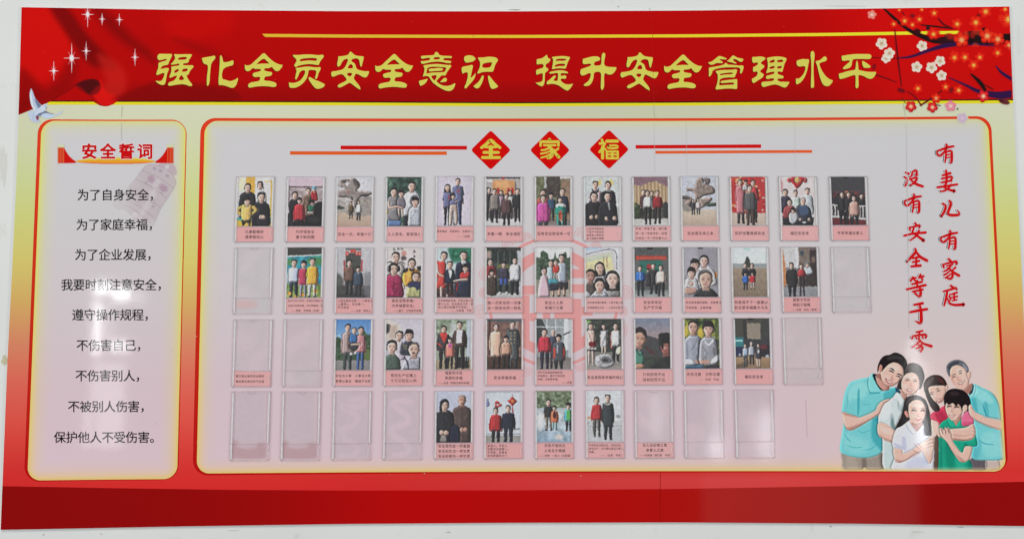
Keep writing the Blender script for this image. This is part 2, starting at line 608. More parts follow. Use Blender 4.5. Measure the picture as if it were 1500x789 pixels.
    def bust(s, cx, cy, r, top, sh, hw, bot, st='m', hair=HAIR, skin=SKIN, tilt=0.0, collar=None, hands=None, name='person', zip_=False):
        s.new(name)
        s.p(top, [(cx - 0.55 * r, sh - 0.3 * r), (cx - hw * 0.62, sh + hw * 0.08), (cx - hw * 0.93, sh + hw * 0.4), (cx - hw * 1.05, (sh + bot) / 2 + hw * 0.2), (cx - hw * 0.95, bot), (cx + hw * 0.95, bot),
                  (cx + hw * 1.05, (sh + bot) / 2 + hw * 0.2), (cx + hw * 0.93, sh + hw * 0.4), (cx + hw * 0.62, sh + hw * 0.08), (cx + 0.55 * r, sh - 0.3 * r)], sm=2)
        s.folds(top, cx - hw, sh, cx + hw, bot, 11)
        for k in (-1, 1):
            s.l(tuple(v * 0.6 for v in top), [(cx + k * hw * 0.68, sh + hw * 0.55, 3), (cx + k * hw * 0.64, (sh + bot) / 2, 5), (cx + k * hw * 0.6, bot, 3)], a=0.6, soft=6, mark=False, clip=True)
        if zip_:
            s.l(tuple(v * 0.5 for v in top), [(cx, sh, 3), (cx + 2, bot, 3)], a=0.7, mark=False)
        s.head(cx, cy, r, st, hair, skin, tilt)
        if collar:
            s.p(collar, [(cx - 0.62 * r, sh - 0.5 * r), (cx, sh + 0.8 * r), (cx + 0.62 * r, sh - 0.5 * r), (cx + 0.3 * r, sh - 0.3 * r), (cx, sh + 0.1 * r), (cx - 0.3 * r, sh - 0.3 * r)], sm=1)
        for h in hands or ():
            s.e(skin, h[0], h[1], 0.55 * r, 0.6 * r)
            s.e(tuple(v * 0.75 for v in skin), h[0] + 2, h[1] + 0.35 * r, 0.4 * r, 0.2 * r, soft=5, a=0.6, mark=False)

    def develop(s, seed, warp=1.0, amp=6, blur=0.3, model=1.0):
        """the look of a small print from a snapshot: edges that wander, uneven tone, grain"""
        H, W = s.X.shape
        yy, xx = np.mgrid[0:H, 0:W].astype(float)
        yy += noise2((H, W), 3.1, seed) * warp * 2 + noise2((H, W), 7.3, seed + 1) * warp
        xx += noise2((H, W), 3.1, seed + 2) * warp * 2 + noise2((H, W), 7.3, seed + 3) * warp
        yy, xx = np.clip(yy, 0, H - 1.001), np.clip(xx, 0, W - 1.001)
        y0, x0 = yy.astype(int), xx.astype(int)
        fy, fx = (yy - y0)[..., None], (xx - x0)[..., None]
        c = s.c
        c = c[y0, x0] * (1 - fy) * (1 - fx) + c[y0, x0 + 1] * (1 - fy) * fx + c[y0 + 1, x0] * fy * (1 - fx) + c[y0 + 1, x0 + 1] * fy * fx
        b = c.copy()
        for ax in (0, 1):
            b = b * 0.5 + 0.25 * (np.roll(b, 1, ax) + np.roll(b, -1, ax))
        c = c * (1 - blur) + b * blur
        wide = c.copy()
        for _ in range(6):
            for ax in (0, 1):
                wide = wide * 0.5 + 0.25 * (np.roll(wide, 2, ax) + np.roll(wide, -2, ax))
        c = c + 0.22 * (c - wide)
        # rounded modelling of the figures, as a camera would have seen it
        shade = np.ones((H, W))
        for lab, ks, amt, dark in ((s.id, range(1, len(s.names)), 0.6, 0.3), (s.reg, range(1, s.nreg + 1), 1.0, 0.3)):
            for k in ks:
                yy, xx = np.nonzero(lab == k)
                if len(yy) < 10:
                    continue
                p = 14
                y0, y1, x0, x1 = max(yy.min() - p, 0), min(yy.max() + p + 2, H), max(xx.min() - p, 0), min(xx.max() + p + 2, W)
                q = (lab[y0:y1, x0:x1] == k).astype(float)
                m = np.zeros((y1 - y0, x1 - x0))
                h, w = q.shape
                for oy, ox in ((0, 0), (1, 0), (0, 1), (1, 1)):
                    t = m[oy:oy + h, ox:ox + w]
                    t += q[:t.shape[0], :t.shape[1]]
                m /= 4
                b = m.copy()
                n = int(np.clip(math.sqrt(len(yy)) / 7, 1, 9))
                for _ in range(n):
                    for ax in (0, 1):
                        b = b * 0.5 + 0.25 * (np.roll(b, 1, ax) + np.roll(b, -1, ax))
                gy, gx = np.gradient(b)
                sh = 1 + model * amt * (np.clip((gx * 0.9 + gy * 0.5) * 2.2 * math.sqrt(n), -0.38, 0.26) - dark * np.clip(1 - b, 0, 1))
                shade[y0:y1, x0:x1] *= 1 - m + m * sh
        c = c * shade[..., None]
        tone = noise2((H, W), 5.0, seed + 4) * 1.2 + noise2((H, W), 2.2, seed + 5) + 0.6 * noise2((H, W), 1.1, seed + 6)
        c *= (1 + tone * amp / 100.0)[..., None]
        c += (noise2((H, W), 1.3, seed + 7) * amp * 0.5)[..., None]
        c += np.stack([noise2((H, W), 9.0, seed + 8 + k) for k in range(3)], -1) * amp * 0.6
        s.c = c

    # ---- the meshes
    def build(s, mapping, y, mat, parent, skip=(), min_cells=3, decal=False, under=None):
        """one mesh for each thing in the picture; neighbours butt along shared grid lines"""
        PX, PY = mapping(s.X, s.Y)
        x, z = to_board(PX, PY)
        H, W = s.id.shape
        V = np.stack([x, np.full_like(x, y), z], -1).reshape(-1, 3)
        C = albedo(np.clip(s.c, 0, 255)).reshape(-1, 3)
        idx = np.arange((H + 1) * (W + 1)).reshape(H + 1, W + 1)
        quads = np.stack([idx[:-1, :-1], idx[1:, :-1], idx[1:, 1:], idx[:-1, 1:]], -1)
        ids = s.id
        if decal:                                # keep the cells that carry ink, soft edges included
            q = np.maximum.reduce([s.t[:-1, :-1], s.t[1:, :-1], s.t[:-1, 1:], s.t[1:, 1:]])
            ids = np.where(q > 0.004, s.id, -1)
            for _ in range(3):
                g = ids.copy()
                for sh in ((0, 1), (0, -1), (1, 0), (-1, 0)):
                    nb = np.roll(s_fill(g), sh, (0, 1))
                    ids = np.where((ids == 0) & (nb > 0), nb, ids)
        out = []
        for k, nm in enumerate(s.names):
            if nm in skip or (decal and k == 0):
                continue
            m2 = ids == k
            if m2.sum() < min_cells:
                continue
            f = quads[m2]
            u, inv = np.unique(f, return_inverse=True)
            par = parent
            if under and k in under and out:
                par = next(o for kk, o in out if kk == under[k])
            me = make_mesh(nm, V[u], inv.ravel(), np.arange(len(f)) * 4, C[u])
            out.append((k, link(nm, me, mat, par)))
        return out


def s_fill(g):
    return np.maximum(g, 0)


def grid_print(x0, y0, x1, y1, cell, col=(128, 128, 128)):
    nx, ny = max(2, int(round((x1 - x0) / cell))), max(2, int(round((y1 - y0) / cell)))
    X, Y = np.meshgrid(np.linspace(x0, x1, nx + 1), np.linspace(y0, y1, ny + 1))
    return Print(X, Y, col, (x1 - x0) / nx)


# ------------------------------------------------------------------ lettering
GLYPH = {}


def load_glyphs(wanted):
    tmp = []
    for ch in sorted(wanted):
        cu = bpy.data.curves.new('lettering', 'FONT')
        cu.body = ch
        cu.size = 1.0
        cu.resolution_u = 3
        o = bpy.data.objects.new('lettering', cu)
        COL.objects.link(o)
        tmp.append((ch, o))
    dg = bpy.context.evaluated_depsgraph_get()
    for ch, o in tmp:
        me = bpy.data.meshes.new_from_object(o.evaluated_get(dg), depsgraph=dg)
        co = np.array([v.co[:2] for v in me.vertices]) if len(me.vertices) else np.zeros((0, 2))
        GLYPH[ch] = (co, [list(p.vertices) for p in me.polygons])
        bpy.data.meshes.remove(me)
    for ch, o in tmp:
        cu = o.data
        bpy.data.objects.remove(o)
        bpy.data.curves.remove(cu)


def write(g, text, x, y, size, col, ylay, pitch=None, bold=0.0, slope=0.0, hscale=1.0):
    """characters one after the other; x is the left edge and y the middle of the line; bold strikes them again, a little shifted"""
    pitch = pitch or size
    n = 0 if not bold else (4 if bold < 0.03 else 8)
    shifts = [(0, 0)] + [(bold * math.cos(2 * math.pi * (k + 0.5) / n), bold * math.sin(2 * math.pi * (k + 0.5) / n)) for k in range(n)]
    for i, ch in enumerate(text):
        if ch == ' ':
            continue
        co, fs = GLYPH[ch]
        if not len(co):
            continue
        for j, (sx, sy) in enumerate(shifts):
            X = x + i * pitch + (co[:, 0] + sx) * size * hscale
            Y = y + i * pitch * slope + (0.37 - co[:, 1] + sy) * size
            a, c = to_board(X, Y)
            k = len(g.v)
            for q, w in zip(a, c):
                g.v.append((q, ylay - j * 3e-6, w))
                g.c.append(col)
            for f in fs:
                g.f.append([k + m for m in f])

# ------------------------------------------------------------------ the wall
me = bpy.data.meshes.new('wall')
me.from_pydata([(-6, 0.006, 0), (6, 0.006, 0), (6, 0.006, 3.4), (-6, 0.006, 3.4)], [], [(0, 1, 2, 3)])
wall = link('wall', me, M_WALL)
tag(wall, kind='structure')

# ------------------------------------------------------------------ the notice board: outline of the sheet, measured on the photograph
def curve(pts):
    a = np.array(pts, float)
    return lambda t: np.interp(t, a[:, 0], a[:, 1])


TOPS = [(31.7, 11), (250, 14.8), (500, 16.8), (750, 17.1), (1000, 16), (1250, 13.4), (1478.3, 10)]
BOTS = [(1, 775.3), (125, 773), (250, 770.5), (500, 766.7), (750, 764.9), (1000, 764.4), (1250, 766.2), (1509, 770)]
LEFTS = [(11, 31.7), (150, 27.8), (263, 24), (400, 17.5), (526, 11), (775.3, 1)]
RIGHTS = [(10, 1478.3), (147, 1484), (263, 1489.5), (400, 1496.7), (530, 1502.5), (770, 1509)]
yt, yb, xl, xr = curve(TOPS), curve(BOTS), curve(LEFTS), curve(RIGHTS)


def ramp(stops):
    a = np.array([[s[0], *s[1]] for s in stops], float)
    return lambda t: np.stack([np.interp(t, a[:, 0], a[:, i]) for i in (1, 2, 3)], -1)


rw = random.Random(9)
for cx, cy, rx, ry, c in [(5, 528, 5, 8, (176, 172, 146)), (3, 240, 6, 30, (192, 192, 188)), (755, 13.5, 9, 0.9, (150, 148, 142)), (906, 9, 1.2, 1.0, (120, 118, 112)), (952, 12.5, 1.0, 0.8, (120, 118, 112)), (656, 779.5, 4, 1.3, (176, 172, 164)), (62, 783, 1.4, 1.2, (150, 148, 142)),
                          (147, 782, 3, 1.2, (186, 184, 178)), (341, 777, 9, 0.7, (178, 178, 172)), (1345, 779, 10, 0.8, (180, 178, 170)), (1218, 771, 2.5, 1, (150, 150, 146)), (1409, 772, 5, 1.2, (170, 168, 160)), (1494, 60, 3, 22, (198, 199, 196)), (1240, 8, 30, 1.2, (190, 189, 186))]:
    g = Geo()
    g.poly([(cx + rx * rw.uniform(0.6, 1.25) * math.cos(a), cy + ry * rw.uniform(0.6, 1.25) * math.sin(a)) for a in np.linspace(0, 2 * math.pi, 14, endpoint=False)], c, 0.0057)
    g.build('stain', M_CARD, wall)

GROUND = ramp([(150, (192, 193, 170)), (215, (190, 194, 156)), (270, (188, 194, 136)), (320, (190, 191, 116)), (385, (196, 181, 102)), (440, (196, 158, 92)), (500, (199, 124, 92)),
               (560, (205, 95, 80)), (620, (206, 74, 64)), (690, (198, 45, 42)), (720, (198, 38, 38))])
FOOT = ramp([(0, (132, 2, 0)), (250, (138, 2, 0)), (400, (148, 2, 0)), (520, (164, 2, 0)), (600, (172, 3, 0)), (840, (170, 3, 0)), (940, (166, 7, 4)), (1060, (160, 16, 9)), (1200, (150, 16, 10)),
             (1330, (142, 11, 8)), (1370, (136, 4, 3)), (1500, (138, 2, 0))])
BAND = curve([(0, 711.3), (160, 714.2), (333, 716.7), (500, 717.7), (750, 717.4), (1000, 715.3), (1250, 711), (1510, 704.6)])


def ground_col(X, Y):
    c = GROUND(Y)
    k = 1 + 0.03 * np.sin(X / 190.0)[..., None]
    c = c * k
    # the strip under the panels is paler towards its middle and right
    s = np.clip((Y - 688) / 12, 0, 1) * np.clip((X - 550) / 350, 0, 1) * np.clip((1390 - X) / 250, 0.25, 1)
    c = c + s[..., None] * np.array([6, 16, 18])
    return c


board = empty('notice_board', (0, 0.006, ZC - 0.62))
tag(board, 'large red, green and white printed safety notice board covered with family photographs', 'notice board')

g = Geo()
edge = [(x, yt(x)) for x in np.linspace(31.7, 1478.3, 24)] + [(xr(y), y) for y in np.linspace(10, 770, 20)[1:-1]] + [(x, yb(x)) for x in np.linspace(1509, 1, 24)] + [(xl(y), y) for y in np.linspace(775, 11, 20)[1:-1]]
g.slab(edge, (188, 186, 184), 0.0058, 0.0)
g.build('backing_panel', M_CARD, board)


def sheet(name, topf, botf, lf, rf, nx, ny, colf, lay, parent=board, mat=None):
    """a printed sheet between four edge curves"""
    u, v = np.meshgrid(np.linspace(0, 1, nx + 1), np.linspace(0, 1, ny + 1))
    ya, yb2 = topf(0.5), botf(0.5)
    X = None
    Y = v * 400
    for _ in range(4):
        x0, x1 = lf(Y), rf(Y)
        X = x0 + (x1 - x0) * u
        Y = topf(X) * (1 - v) + botf(X) * v
    P = Print(X, Y, 0, 2.0)
    P.rect = False
    P.c = colf(X, Y)
    P.names = [name]
    if parent is None:
        return P
    return P.build(lambda a, b: (a, b), -LAY * lay, mat or M_VINYL, parent, min_cells=1)[0][1], P


sheet('printed_ground', yt, yb, xl, xr, 380, 400, ground_col, 1)
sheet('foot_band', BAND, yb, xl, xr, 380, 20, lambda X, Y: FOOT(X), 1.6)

# ---- the two white panels
PLEDGE = dict(TL=(61, 177), TR=(272.5, 177.2), BR=(259.5, 701), BL=(40, 703.2), r=20)
WIDE = dict(TL=(300, 177.2), TR=(1447.3, 174.2), BR=(1473.6, 690.2), BL=(288, 692.9), r=19)
WHITE = ramp([(0, (191, 189, 192)), (0.25, (192, 189, 191)), (0.5, (196, 186, 190)), (0.75, (200, 180, 187)), (1, (205, 181, 190))])


def quad_edges(q, bow):
    TL, TR, BR, BL = q['TL'], q['TR'], q['BR'], q['BL']

    def top(x):
        t = (x - TL[0]) / (TR[0] - TL[0])
        return TL[1] + (TR[1] - TL[1]) * t + bow * 4 * t * (1 - t)

    def bot(x):
        t = (x - BL[0]) / (BR[0] - BL[0])
        return BL[1] + (BR[1] - BL[1]) * t - bow * 4 * t * (1 - t)

    def lft(y):
        return TL[0] + (BL[0] - TL[0]) * (y - TL[1]) / (BL[1] - TL[1])

    def rgt(y):
        return TR[0] + (BR[0] - TR[0]) * (y - TR[1]) / (BR[1] - TR[1])
    return top, bot, lft, rgt


def panel_col(q, bow):
    top, bot, lft, rgt = quad_edges(q, bow)

    def f(X, Y):
        X, Y = np.asarray(X, float), np.asarray(Y, float)
        t = (Y - 175) / 520
        c = WHITE(t)
        if q is WIDE:
            w = np.clip((X - 1100) / 250, 0, 1) * np.clip((Y - 380) / 200, 0, 1)
            c = c + w[..., None] * np.array([6, 4, -4])
            w = np.clip((X - 1250) / 60, 0, 1) * np.clip((Y - 490) / 100, 0, 1)
            c = c + w[..., None] * np.array([6, 6, 2])
        r = q['r']
        dl, dr, dt, db = X - lft(Y), rgt(Y) - X, Y - top(X), bot(X) - Y
        # rounded corners pull the glow inwards
        dx, dy = np.minimum(dl, dr), np.minimum(dt, db)
        cx, cy = np.clip(r - dx, 0, None), np.clip(r - dy, 0, None)
        d = r - np.hypot(cx, cy)
        d = np.where((cx > 0) & (cy > 0), d, np.minimum(dx, dy))
        side = np.clip((Y - 400) / 300, 0, 1)[..., None]
        gl = np.array([206, 206, 92]) * (1 - side) + np.array([226, 186, 96]) * side
        wid = 8.0 if q is PLEDGE else 7.0
        a = 0.9 * np.exp(-np.clip(d, 0, None) / wid)
        istop = np.clip(1 - (dt - dx) / 12, 0, 1) * (dt < 60)
        a = a * (1 - (0.45 if q is WIDE else 0.25) * istop)
        a = np.where(d > 34, 0, a * np.clip((34 - d) / 10, 0, 1))[..., None]
        return c * (1 - a) + gl * a
    return f


def rounded(q, bow, n=9):
    top, bot, lft, rgt = quad_edges(q, bow)
    r = q['r']
    out = []
    cs = [(q['TL'], 1, 1), (q['TR'], -1, 1), (q['BR'], -1, -1), (q['BL'], 1, -1)]
    angs = [(math.pi, 1.5 * math.pi), (1.5 * math.pi, 2 * math.pi), (0, 0.5 * math.pi), (0.5 * math.pi, math.pi)]
    for i, ((c, sx, sy), (a0, a1)) in enumerate(zip(cs, angs)):
        ccx, ccy = c[0] + sx * r, c[1] + sy * r
        ccx += (lft(ccy) - c[0]) if sx > 0 else (rgt(ccy) - c[0])
        for a in np.linspace(a0, a1, n):
            out.append((ccx + r * math.cos(a), ccy + r * math.sin(a)))
        nxt = cs[(i + 1) % 4][0]
        if i == 0:
            out += [(x, top(x)) for x in np.linspace(c[0] + r, nxt[0] - r, 14)[1:-1]]
        elif i == 2:
            out += [(x, bot(x)) for x in np.linspace(c[0] - r, nxt[0] + r, 14)[1:-1]]
    return out


def panel(name, q, bow, outer, nx, ny, frame_name):
    # the coloured edge line, a little thicker on the left
    g = Geo()
    po = rounded(outer, bow)
    g.poly(po, (0, 0, 0), -LAY * 2)
    yy = np.array([p[1] for p in po])
    cc = ramp([(170, (205, 58, 30)), (330, (196, 40, 18)), (520, (190, 24, 14)), (700, (168, 10, 10))])(yy)
    g.c = [tuple(c) for c in cc]
    g.build(frame_name, M_VINYL, board)
    # panel sheet, its corner cells trimmed to the round
    f = panel_col(q, bow)
    top, bot, lft, rgt = quad_edges(q, bow)
    u = np.linspace(0, 1, nx + 1)
    v = np.linspace(0, 1, ny + 1)
    U, V = np.meshgrid(u, v)
    Y = V * 500 + 180
    for _ in range(4):
        a, b = lft(Y), rgt(Y)
        X = a + (b - a) * U
        Y = top(X) * (1 - V) + bot(X) * V
    # slide the border vertices of the corner blocks onto the arc
    r = q['r']
    dl, dr, dt, db = X - lft(Y), rgt(Y) - X, Y - top(X), bot(X) - Y
    XX, YY = X.copy(), Y.copy()
    for sx in (0, 1):
        for sy in (0, 1):
            dx, dy = (dl, dr)[sx], (dt, db)[sy]
            m = (dx < r) & (dy < r)
            a, b = (r - dx) / r, (r - dy) / r           # 0..1 towards the corner; square to disc
            na, nb = a * np.sqrt(1 - b * b / 2), b * np.sqrt(1 - a * a / 2)
            XX = np.where(m, X + (1, -1)[sx] * (a - na) * r, XX)
            YY = np.where(m, Y + (1, -1)[sy] * (b - nb) * r, YY)
    P = Print(XX, YY, 0, 2.0)
    P.c = f(XX, YY)
    P.names = [name]
    P.build(lambda a, b: (a, b), -LAY * 3, M_VINYL, board, min_cells=1)
    return f


pledge_col = panel('pledge_panel', PLEDGE, 0.3, dict(TL=(56, 174.8), TR=(274, 175.4), BR=(261, 702.2), BL=(35, 704.8), r=22), 150, 320, 'pledge_border')
wide_col = panel('photo_panel', WIDE, 2.0, dict(TL=(294, 173), TR=(1451.5, 170.4), BR=(1477, 691.6), BL=(282.2, 695.6), r=22), 640, 320, 'photo_border')

# ---- banner with its draped red cloth
LOW = curve([(25, 169.2), (27.2, 168.5), (48, 160.2), (77, 147.6), (100, 147.7), (134, 147.9), (140, 151), (146, 154.6), (152, 156), (158, 155.8), (166, 153), (171, 149.4), (174, 147.6), (300, 147.9), (500, 148.5), (760, 149.9),
             (1000, 148.9), (1250, 146.8), (1484, 145.4)])


def banner_col(X, Y):
    t = np.clip((Y - 15) / 135, 0, 1)
    c = ramp([(0, (172, 3, 2)), (0.35, (168, 2, 0)), (0.75, (166, 0, 0)), (0.86, (150, 0, 0)), (1, (140, 0, 0))])(t)
    br = np.clip((X - 1180) / 130, 0, 1)[..., None]
    c = c * (1 - br) + np.stack([196 - 14 * t, 6 + 0 * t, 5 + 0 * t], -1) * br
    return c


Pb = sheet('title_banner', yt, LOW, xl, xr, 960, 130, banner_col, 4, parent=None)
# silk folds, in the coordinates of the enlarged corner
K = 1080 / 260.0
Pb.X *= K
Pb.Y *= K
Pb.u = 1.5 * K
DK, LT = (100, 0, 0), (206, 14, 8)
Pb.p(LT, [(130, 45), (330, 45), (420, 170), (440, 330), (330, 470), (180, 560), (110, 560)], soft=110, a=0.6, mark=False)
Pb.p(DK, [(300, 40), (400, 40), (520, 200), (640, 330), (700, 420), (560, 400), (470, 300), (390, 190)], soft=60, a=0.75, mark=False)
Pb.p(DK, [(560, 60), (640, 60), (820, 240), (900, 300), (940, 380), (860, 330), (700, 220)], soft=90, a=0.6, mark=False)
Pb.p((128, 0, 0), [(440, 340), (470, 380), (450, 520), (330, 600), (250, 590), (330, 520)], soft=70, a=0.6, mark=False)
Pb.p((120, 0, 0), [(120, 430), (200, 470), (260, 560), (190, 650), (110, 680)], soft=70, a=0.7, mark=False)
Pb.p((185, 30, 22), [(600, 330), (700, 370), (770, 460), (760, 560), (680, 610), (620, 560), (640, 480), (610, 400)], soft=70, a=0.7, mark=False)
Pb.p((205, 16, 10), [(610, 490), (650, 560), (720, 600), (690, 640), (630, 646), (590, 618), (560, 570), (600, 540)], soft=26, a=0.9, mark=False)
Pb.p((110, 0, 0), [(712, 620), (790, 560), (880, 520), (1000, 500), (1400, 540), (1400, 622)], soft=40, a=0.55, mark=False)
Pb.p((70, 8, 12), [(460, 522), (505, 492), (560, 482), (600, 494), (613, 530), (595, 566), (548, 580), (500, 556)], soft=10, a=0.95, mark=False, sm=3)
Pb.p((150, 10, 12), [(560, 560), (600, 520), (613, 530), (595, 566), (548, 582)], soft=20, a=0.7, mark=False)
Pb.p((190, 4, 4), [(330, 608), (460, 522), (520, 558), (560, 606), (450, 612)], soft=14, a=0.45, mark=False)
Pb.l((100, 0, 0), [(318, 610, 5), (400, 560, 8), (460, 522, 5)], soft=10, a=0.7, mark=False)
Pb.p((196, 8, 6), [(1000, 120), (1200, 70), (1400, 60), (1400, 200), (1250, 230), (1080, 260)], soft=120, a=0.4, mark=False)
Pb.p((120, 0, 0), [(1060, 250), (1100, 235), (1290, 300), (1420, 380), (1420, 420), (1250, 350)], soft=70, a=0.4, mark=False)
Pb.X /= K
Pb.Y /= K
banner = Pb.build(lambda a, b: (a, b), -LAY * 4, M_VINYL, board, min_cells=1)[0][1]


def ribbon(name, xs, topf, botf, col, lay, parent=board):
    g = Geo()
    g.poly([(x, topf(x)) for x in xs] + [(x, botf(x)) for x in xs[::-1]], col, -LAY * lay)
    return g.build(name, M_VINYL, parent)


BL1 = curve([(70, 147.2), (300, 147.7), (500, 148.3), (760, 149.7), (1000, 148.7), (1250, 146.6), (1485, 145.2)])
xs1 = list(np.linspace(70, 1484, 60))
ribbon('black_line', xs1, lambda x: BL1(x) - 0.4, lambda x: BL1(x) + 2.0, (30, 18, 14), 3.4)
ribbon('yellow_line', xs1, lambda x: BL1(x) + 1.9, lambda x: BL1(x) + 6.3, (214, 200, 34), 3.2)
GL = curve([(384, 50), (500, 51), (750, 51.6), (1000, 50.7), (1200, 48.8), (1340, 46.6), (1405, 45.6)])
g = Geo()
xs2 = list(np.linspace(384, 1405, 50))
g.poly([(x, GL(x)) for x in xs2] + [(x, GL(x) + 4.5) for x in xs2[:0:-1]] + [(388.5, GL(388) + 4.5)], (204, 170, 48), -LAY * 5)
g.c = [tuple(np.array((204, 170, 48)) * (1 - t) + np.array((240, 212, 40)) * t) for t in [max(0.0, min(1.0, v[0] / 0.9)) for v in g.v]]
g.build('gold_line', M_VINYL, board)


def scene_col(X, Y):
    """what is printed under the small pictures, so that their soft edges melt into it"""
    X, Y = np.asarray(X, float), np.asarray(Y, float)
    c = ground_col(X, Y)
    top, bot, lft, rgt = quad_edges(WIDE, 2.0)
    m = ((Y > top(X)) & (X > lft(Y)) & (X < rgt(Y)))[..., None]
    c = np.where(m, wide_col(X, Y), c)
    top, bot, lft, rgt = quad_edges(PLEDGE, 0.3)
    m = ((Y > top(X)) & (X > lft(Y)) & (X < rgt(Y)))[..., None]
    c = np.where(m, pledge_col(X, Y), c)

    def over(c, col, sd):
        a = np.clip(sd + 0.5, 0, 1)[..., None]
        return c * (1 - a) + np.asarray(col, float) * a
    bl = BL1(X)
    on = X > 77
    c = np.where(on[..., None], over(c, (214, 200, 34), np.minimum(Y - bl - 1.7, bl + 6.1 - Y)), c)
    c = np.where(on[..., None], over(c, (36, 22, 16), np.minimum(Y - bl, bl + 1.7 - Y)), c)
    # banner colours, read back from its own grid
    i = np.clip(np.round((X - xl(Y)) / (xr(Y) - xl(Y)) * 960).astype(int), 0, 960)
    j = np.clip(np.round((Y - yt(X)) / (LOW(X) - yt(X)) * 130).astype(int), 0, 130)
    c = over(c, Pb.c[j, i], LOW(X) - Y)
    c = np.where(((X > 384) & (X < 1405))[..., None], over(c, (204, 170, 48), np.minimum(Y - GL(X), GL(X) + 4.5 - Y)), c)
    return c


def decal(reg, zs, cell, bg=scene_col):
    """an empty picture over a part of the print; it is drawn in the coordinates of the part enlarged zs times"""
    x0, y0, x1, y1 = reg
    P = grid_print(0, 0, (x1 - x0) * zs, (y1 - y0) * zs, cell * zs)
    P.c = bg(P.X / zs + x0, P.Y / zs + y0).astype(float).copy()
    P.map = lambda a, b: (a / zs + x0, b / zs + y0)
    P.bg = P.c.copy()
    return P


def clip_board(P):
    """no ink beyond the edge of the sheet"""
    mx, my = P.map(P.X, P.Y)
    out = (mx > xr(my) - 0.4) | (my < yt(mx) + 0.3)
    P.t[out] = 0
    oc = out[:-1, :-1] | out[1:, :-1] | out[:-1, 1:] | out[1:, 1:]
    P.id[oc] = 0
    P.t[:-1, :-1][oc] = 0
    P.t[1:, :-1][oc] = 0
    P.t[:-1, 1:][oc] = 0
    P.t[1:, 1:][oc] = 0


# ---- sparkles
P = decal((26, 8, 230, 130), K, 0.5)
P.names = ['x']
for cx, cy, hw, hh in [(534, 90, 46, 96), (622, 118, 22, 45), (727, 122, 25, 42), (437, 355, 58, 116), (525, 312, 31, 70), (822, 350, 28, 62), (328, 433, 36, 72)]:
    P.new('star')
    ox, oy = 26 * K, 8 * K
    cx, cy = cx - ox, cy - oy
    for dx, dy, w in ((1, 0, 5.5), (0, 1, 5.5)):
        P.l((228, 208, 214), [(cx - dx * hw, cy - dy * hh, 0.6), (cx, cy, w), (cx + dx * hw, cy + dy * hh, 0.6)], soft=2.6)
    for s in (-1, 1):
        P.l((214, 150, 156), [(cx - hw * 0.5, cy - s * hh * 0.45, 0.5), (cx, cy, 4), (cx + hw * 0.5, cy + s * hh * 0.45, 0.5)], soft=2.6, a=0.9)
    P.e((226, 170, 176), cx, cy, hw * 0.27, hh * 0.2, soft=6, a=0.8)
    P.e((238, 228, 238), cx, cy, hw * 0.2, hh * 0.15, soft=4)
clip_board(P)
sp = empty('sparkles', parent=board)
P.build(P.map, -LAY * 6, M_VINYL, sp, decal=True)

# ---- dove
Z = 11.275
P = decal((30, 125, 110, 195), Z, 0.42)
P.new('dove')
P.p((176, 186, 206), [(135, 440), (200, 415), (260, 440), (290, 500), (318, 600), (290, 618), (220, 610), (165, 570), (130, 500)], soft=9)
for a in ((150, 470, 230, 600), (190, 450, 265, 610), (140, 500, 190, 585), (230, 450, 300, 605)):
    P.l((140, 152, 178), [(a[0] + 70, a[1] - 10, 4), (a[2], a[3], 7)], soft=9, a=0.7, mark=False)
P.p((170, 182, 204), [(175, 55), (205, 105), (240, 200), (300, 280), (360, 345), (330, 390), (260, 430), (215, 395), (180, 330), (160, 250), (152, 150)], soft=8)
P.p((92, 104, 130), [(235, 220), (290, 270), (350, 350), (310, 385), (270, 330)], soft=26, a=0.85, mark=False)
P.p((208, 214, 226), [(160, 140), (176, 100), (190, 200), (215, 330), (260, 420), (215, 395), (175, 310)], soft=14, a=0.8, mark=False)
P.p((186, 196, 214), [(340, 350), (390, 318), (420, 312), (442, 335), (440, 372), (415, 400), (380, 450), (310, 500), (255, 495), (270, 420)], soft=7)
P.p((98, 108, 134), [(300, 470), (370, 445), (415, 420), (470, 452), (560, 480), (520, 486), (420, 470), (330, 512), (262, 520)], soft=16, a=0.9)
P.p((178, 192, 212), [(350, 490), (420, 462), (520, 482), (590, 492), (530, 530), (440, 548), (370, 535)], soft=8)
P.l((178, 186, 208), [(560, 490, 12), (620, 480, 26), (670, 450, 30), (695, 415, 10)], soft=8)
P.p((120, 42, 70), [(255, 510), (300, 520), (300, 560), (280, 580), (262, 545)], soft=9, a=0.9)
P.e((84, 78, 96), 416, 345, 9, 8, soft=6, mark=False)
P.e((96, 90, 104), 424, 378, 9, 12, soft=6, mark=False)
P.build(P.map, -LAY * 6, M_VINYL, board, decal=True)

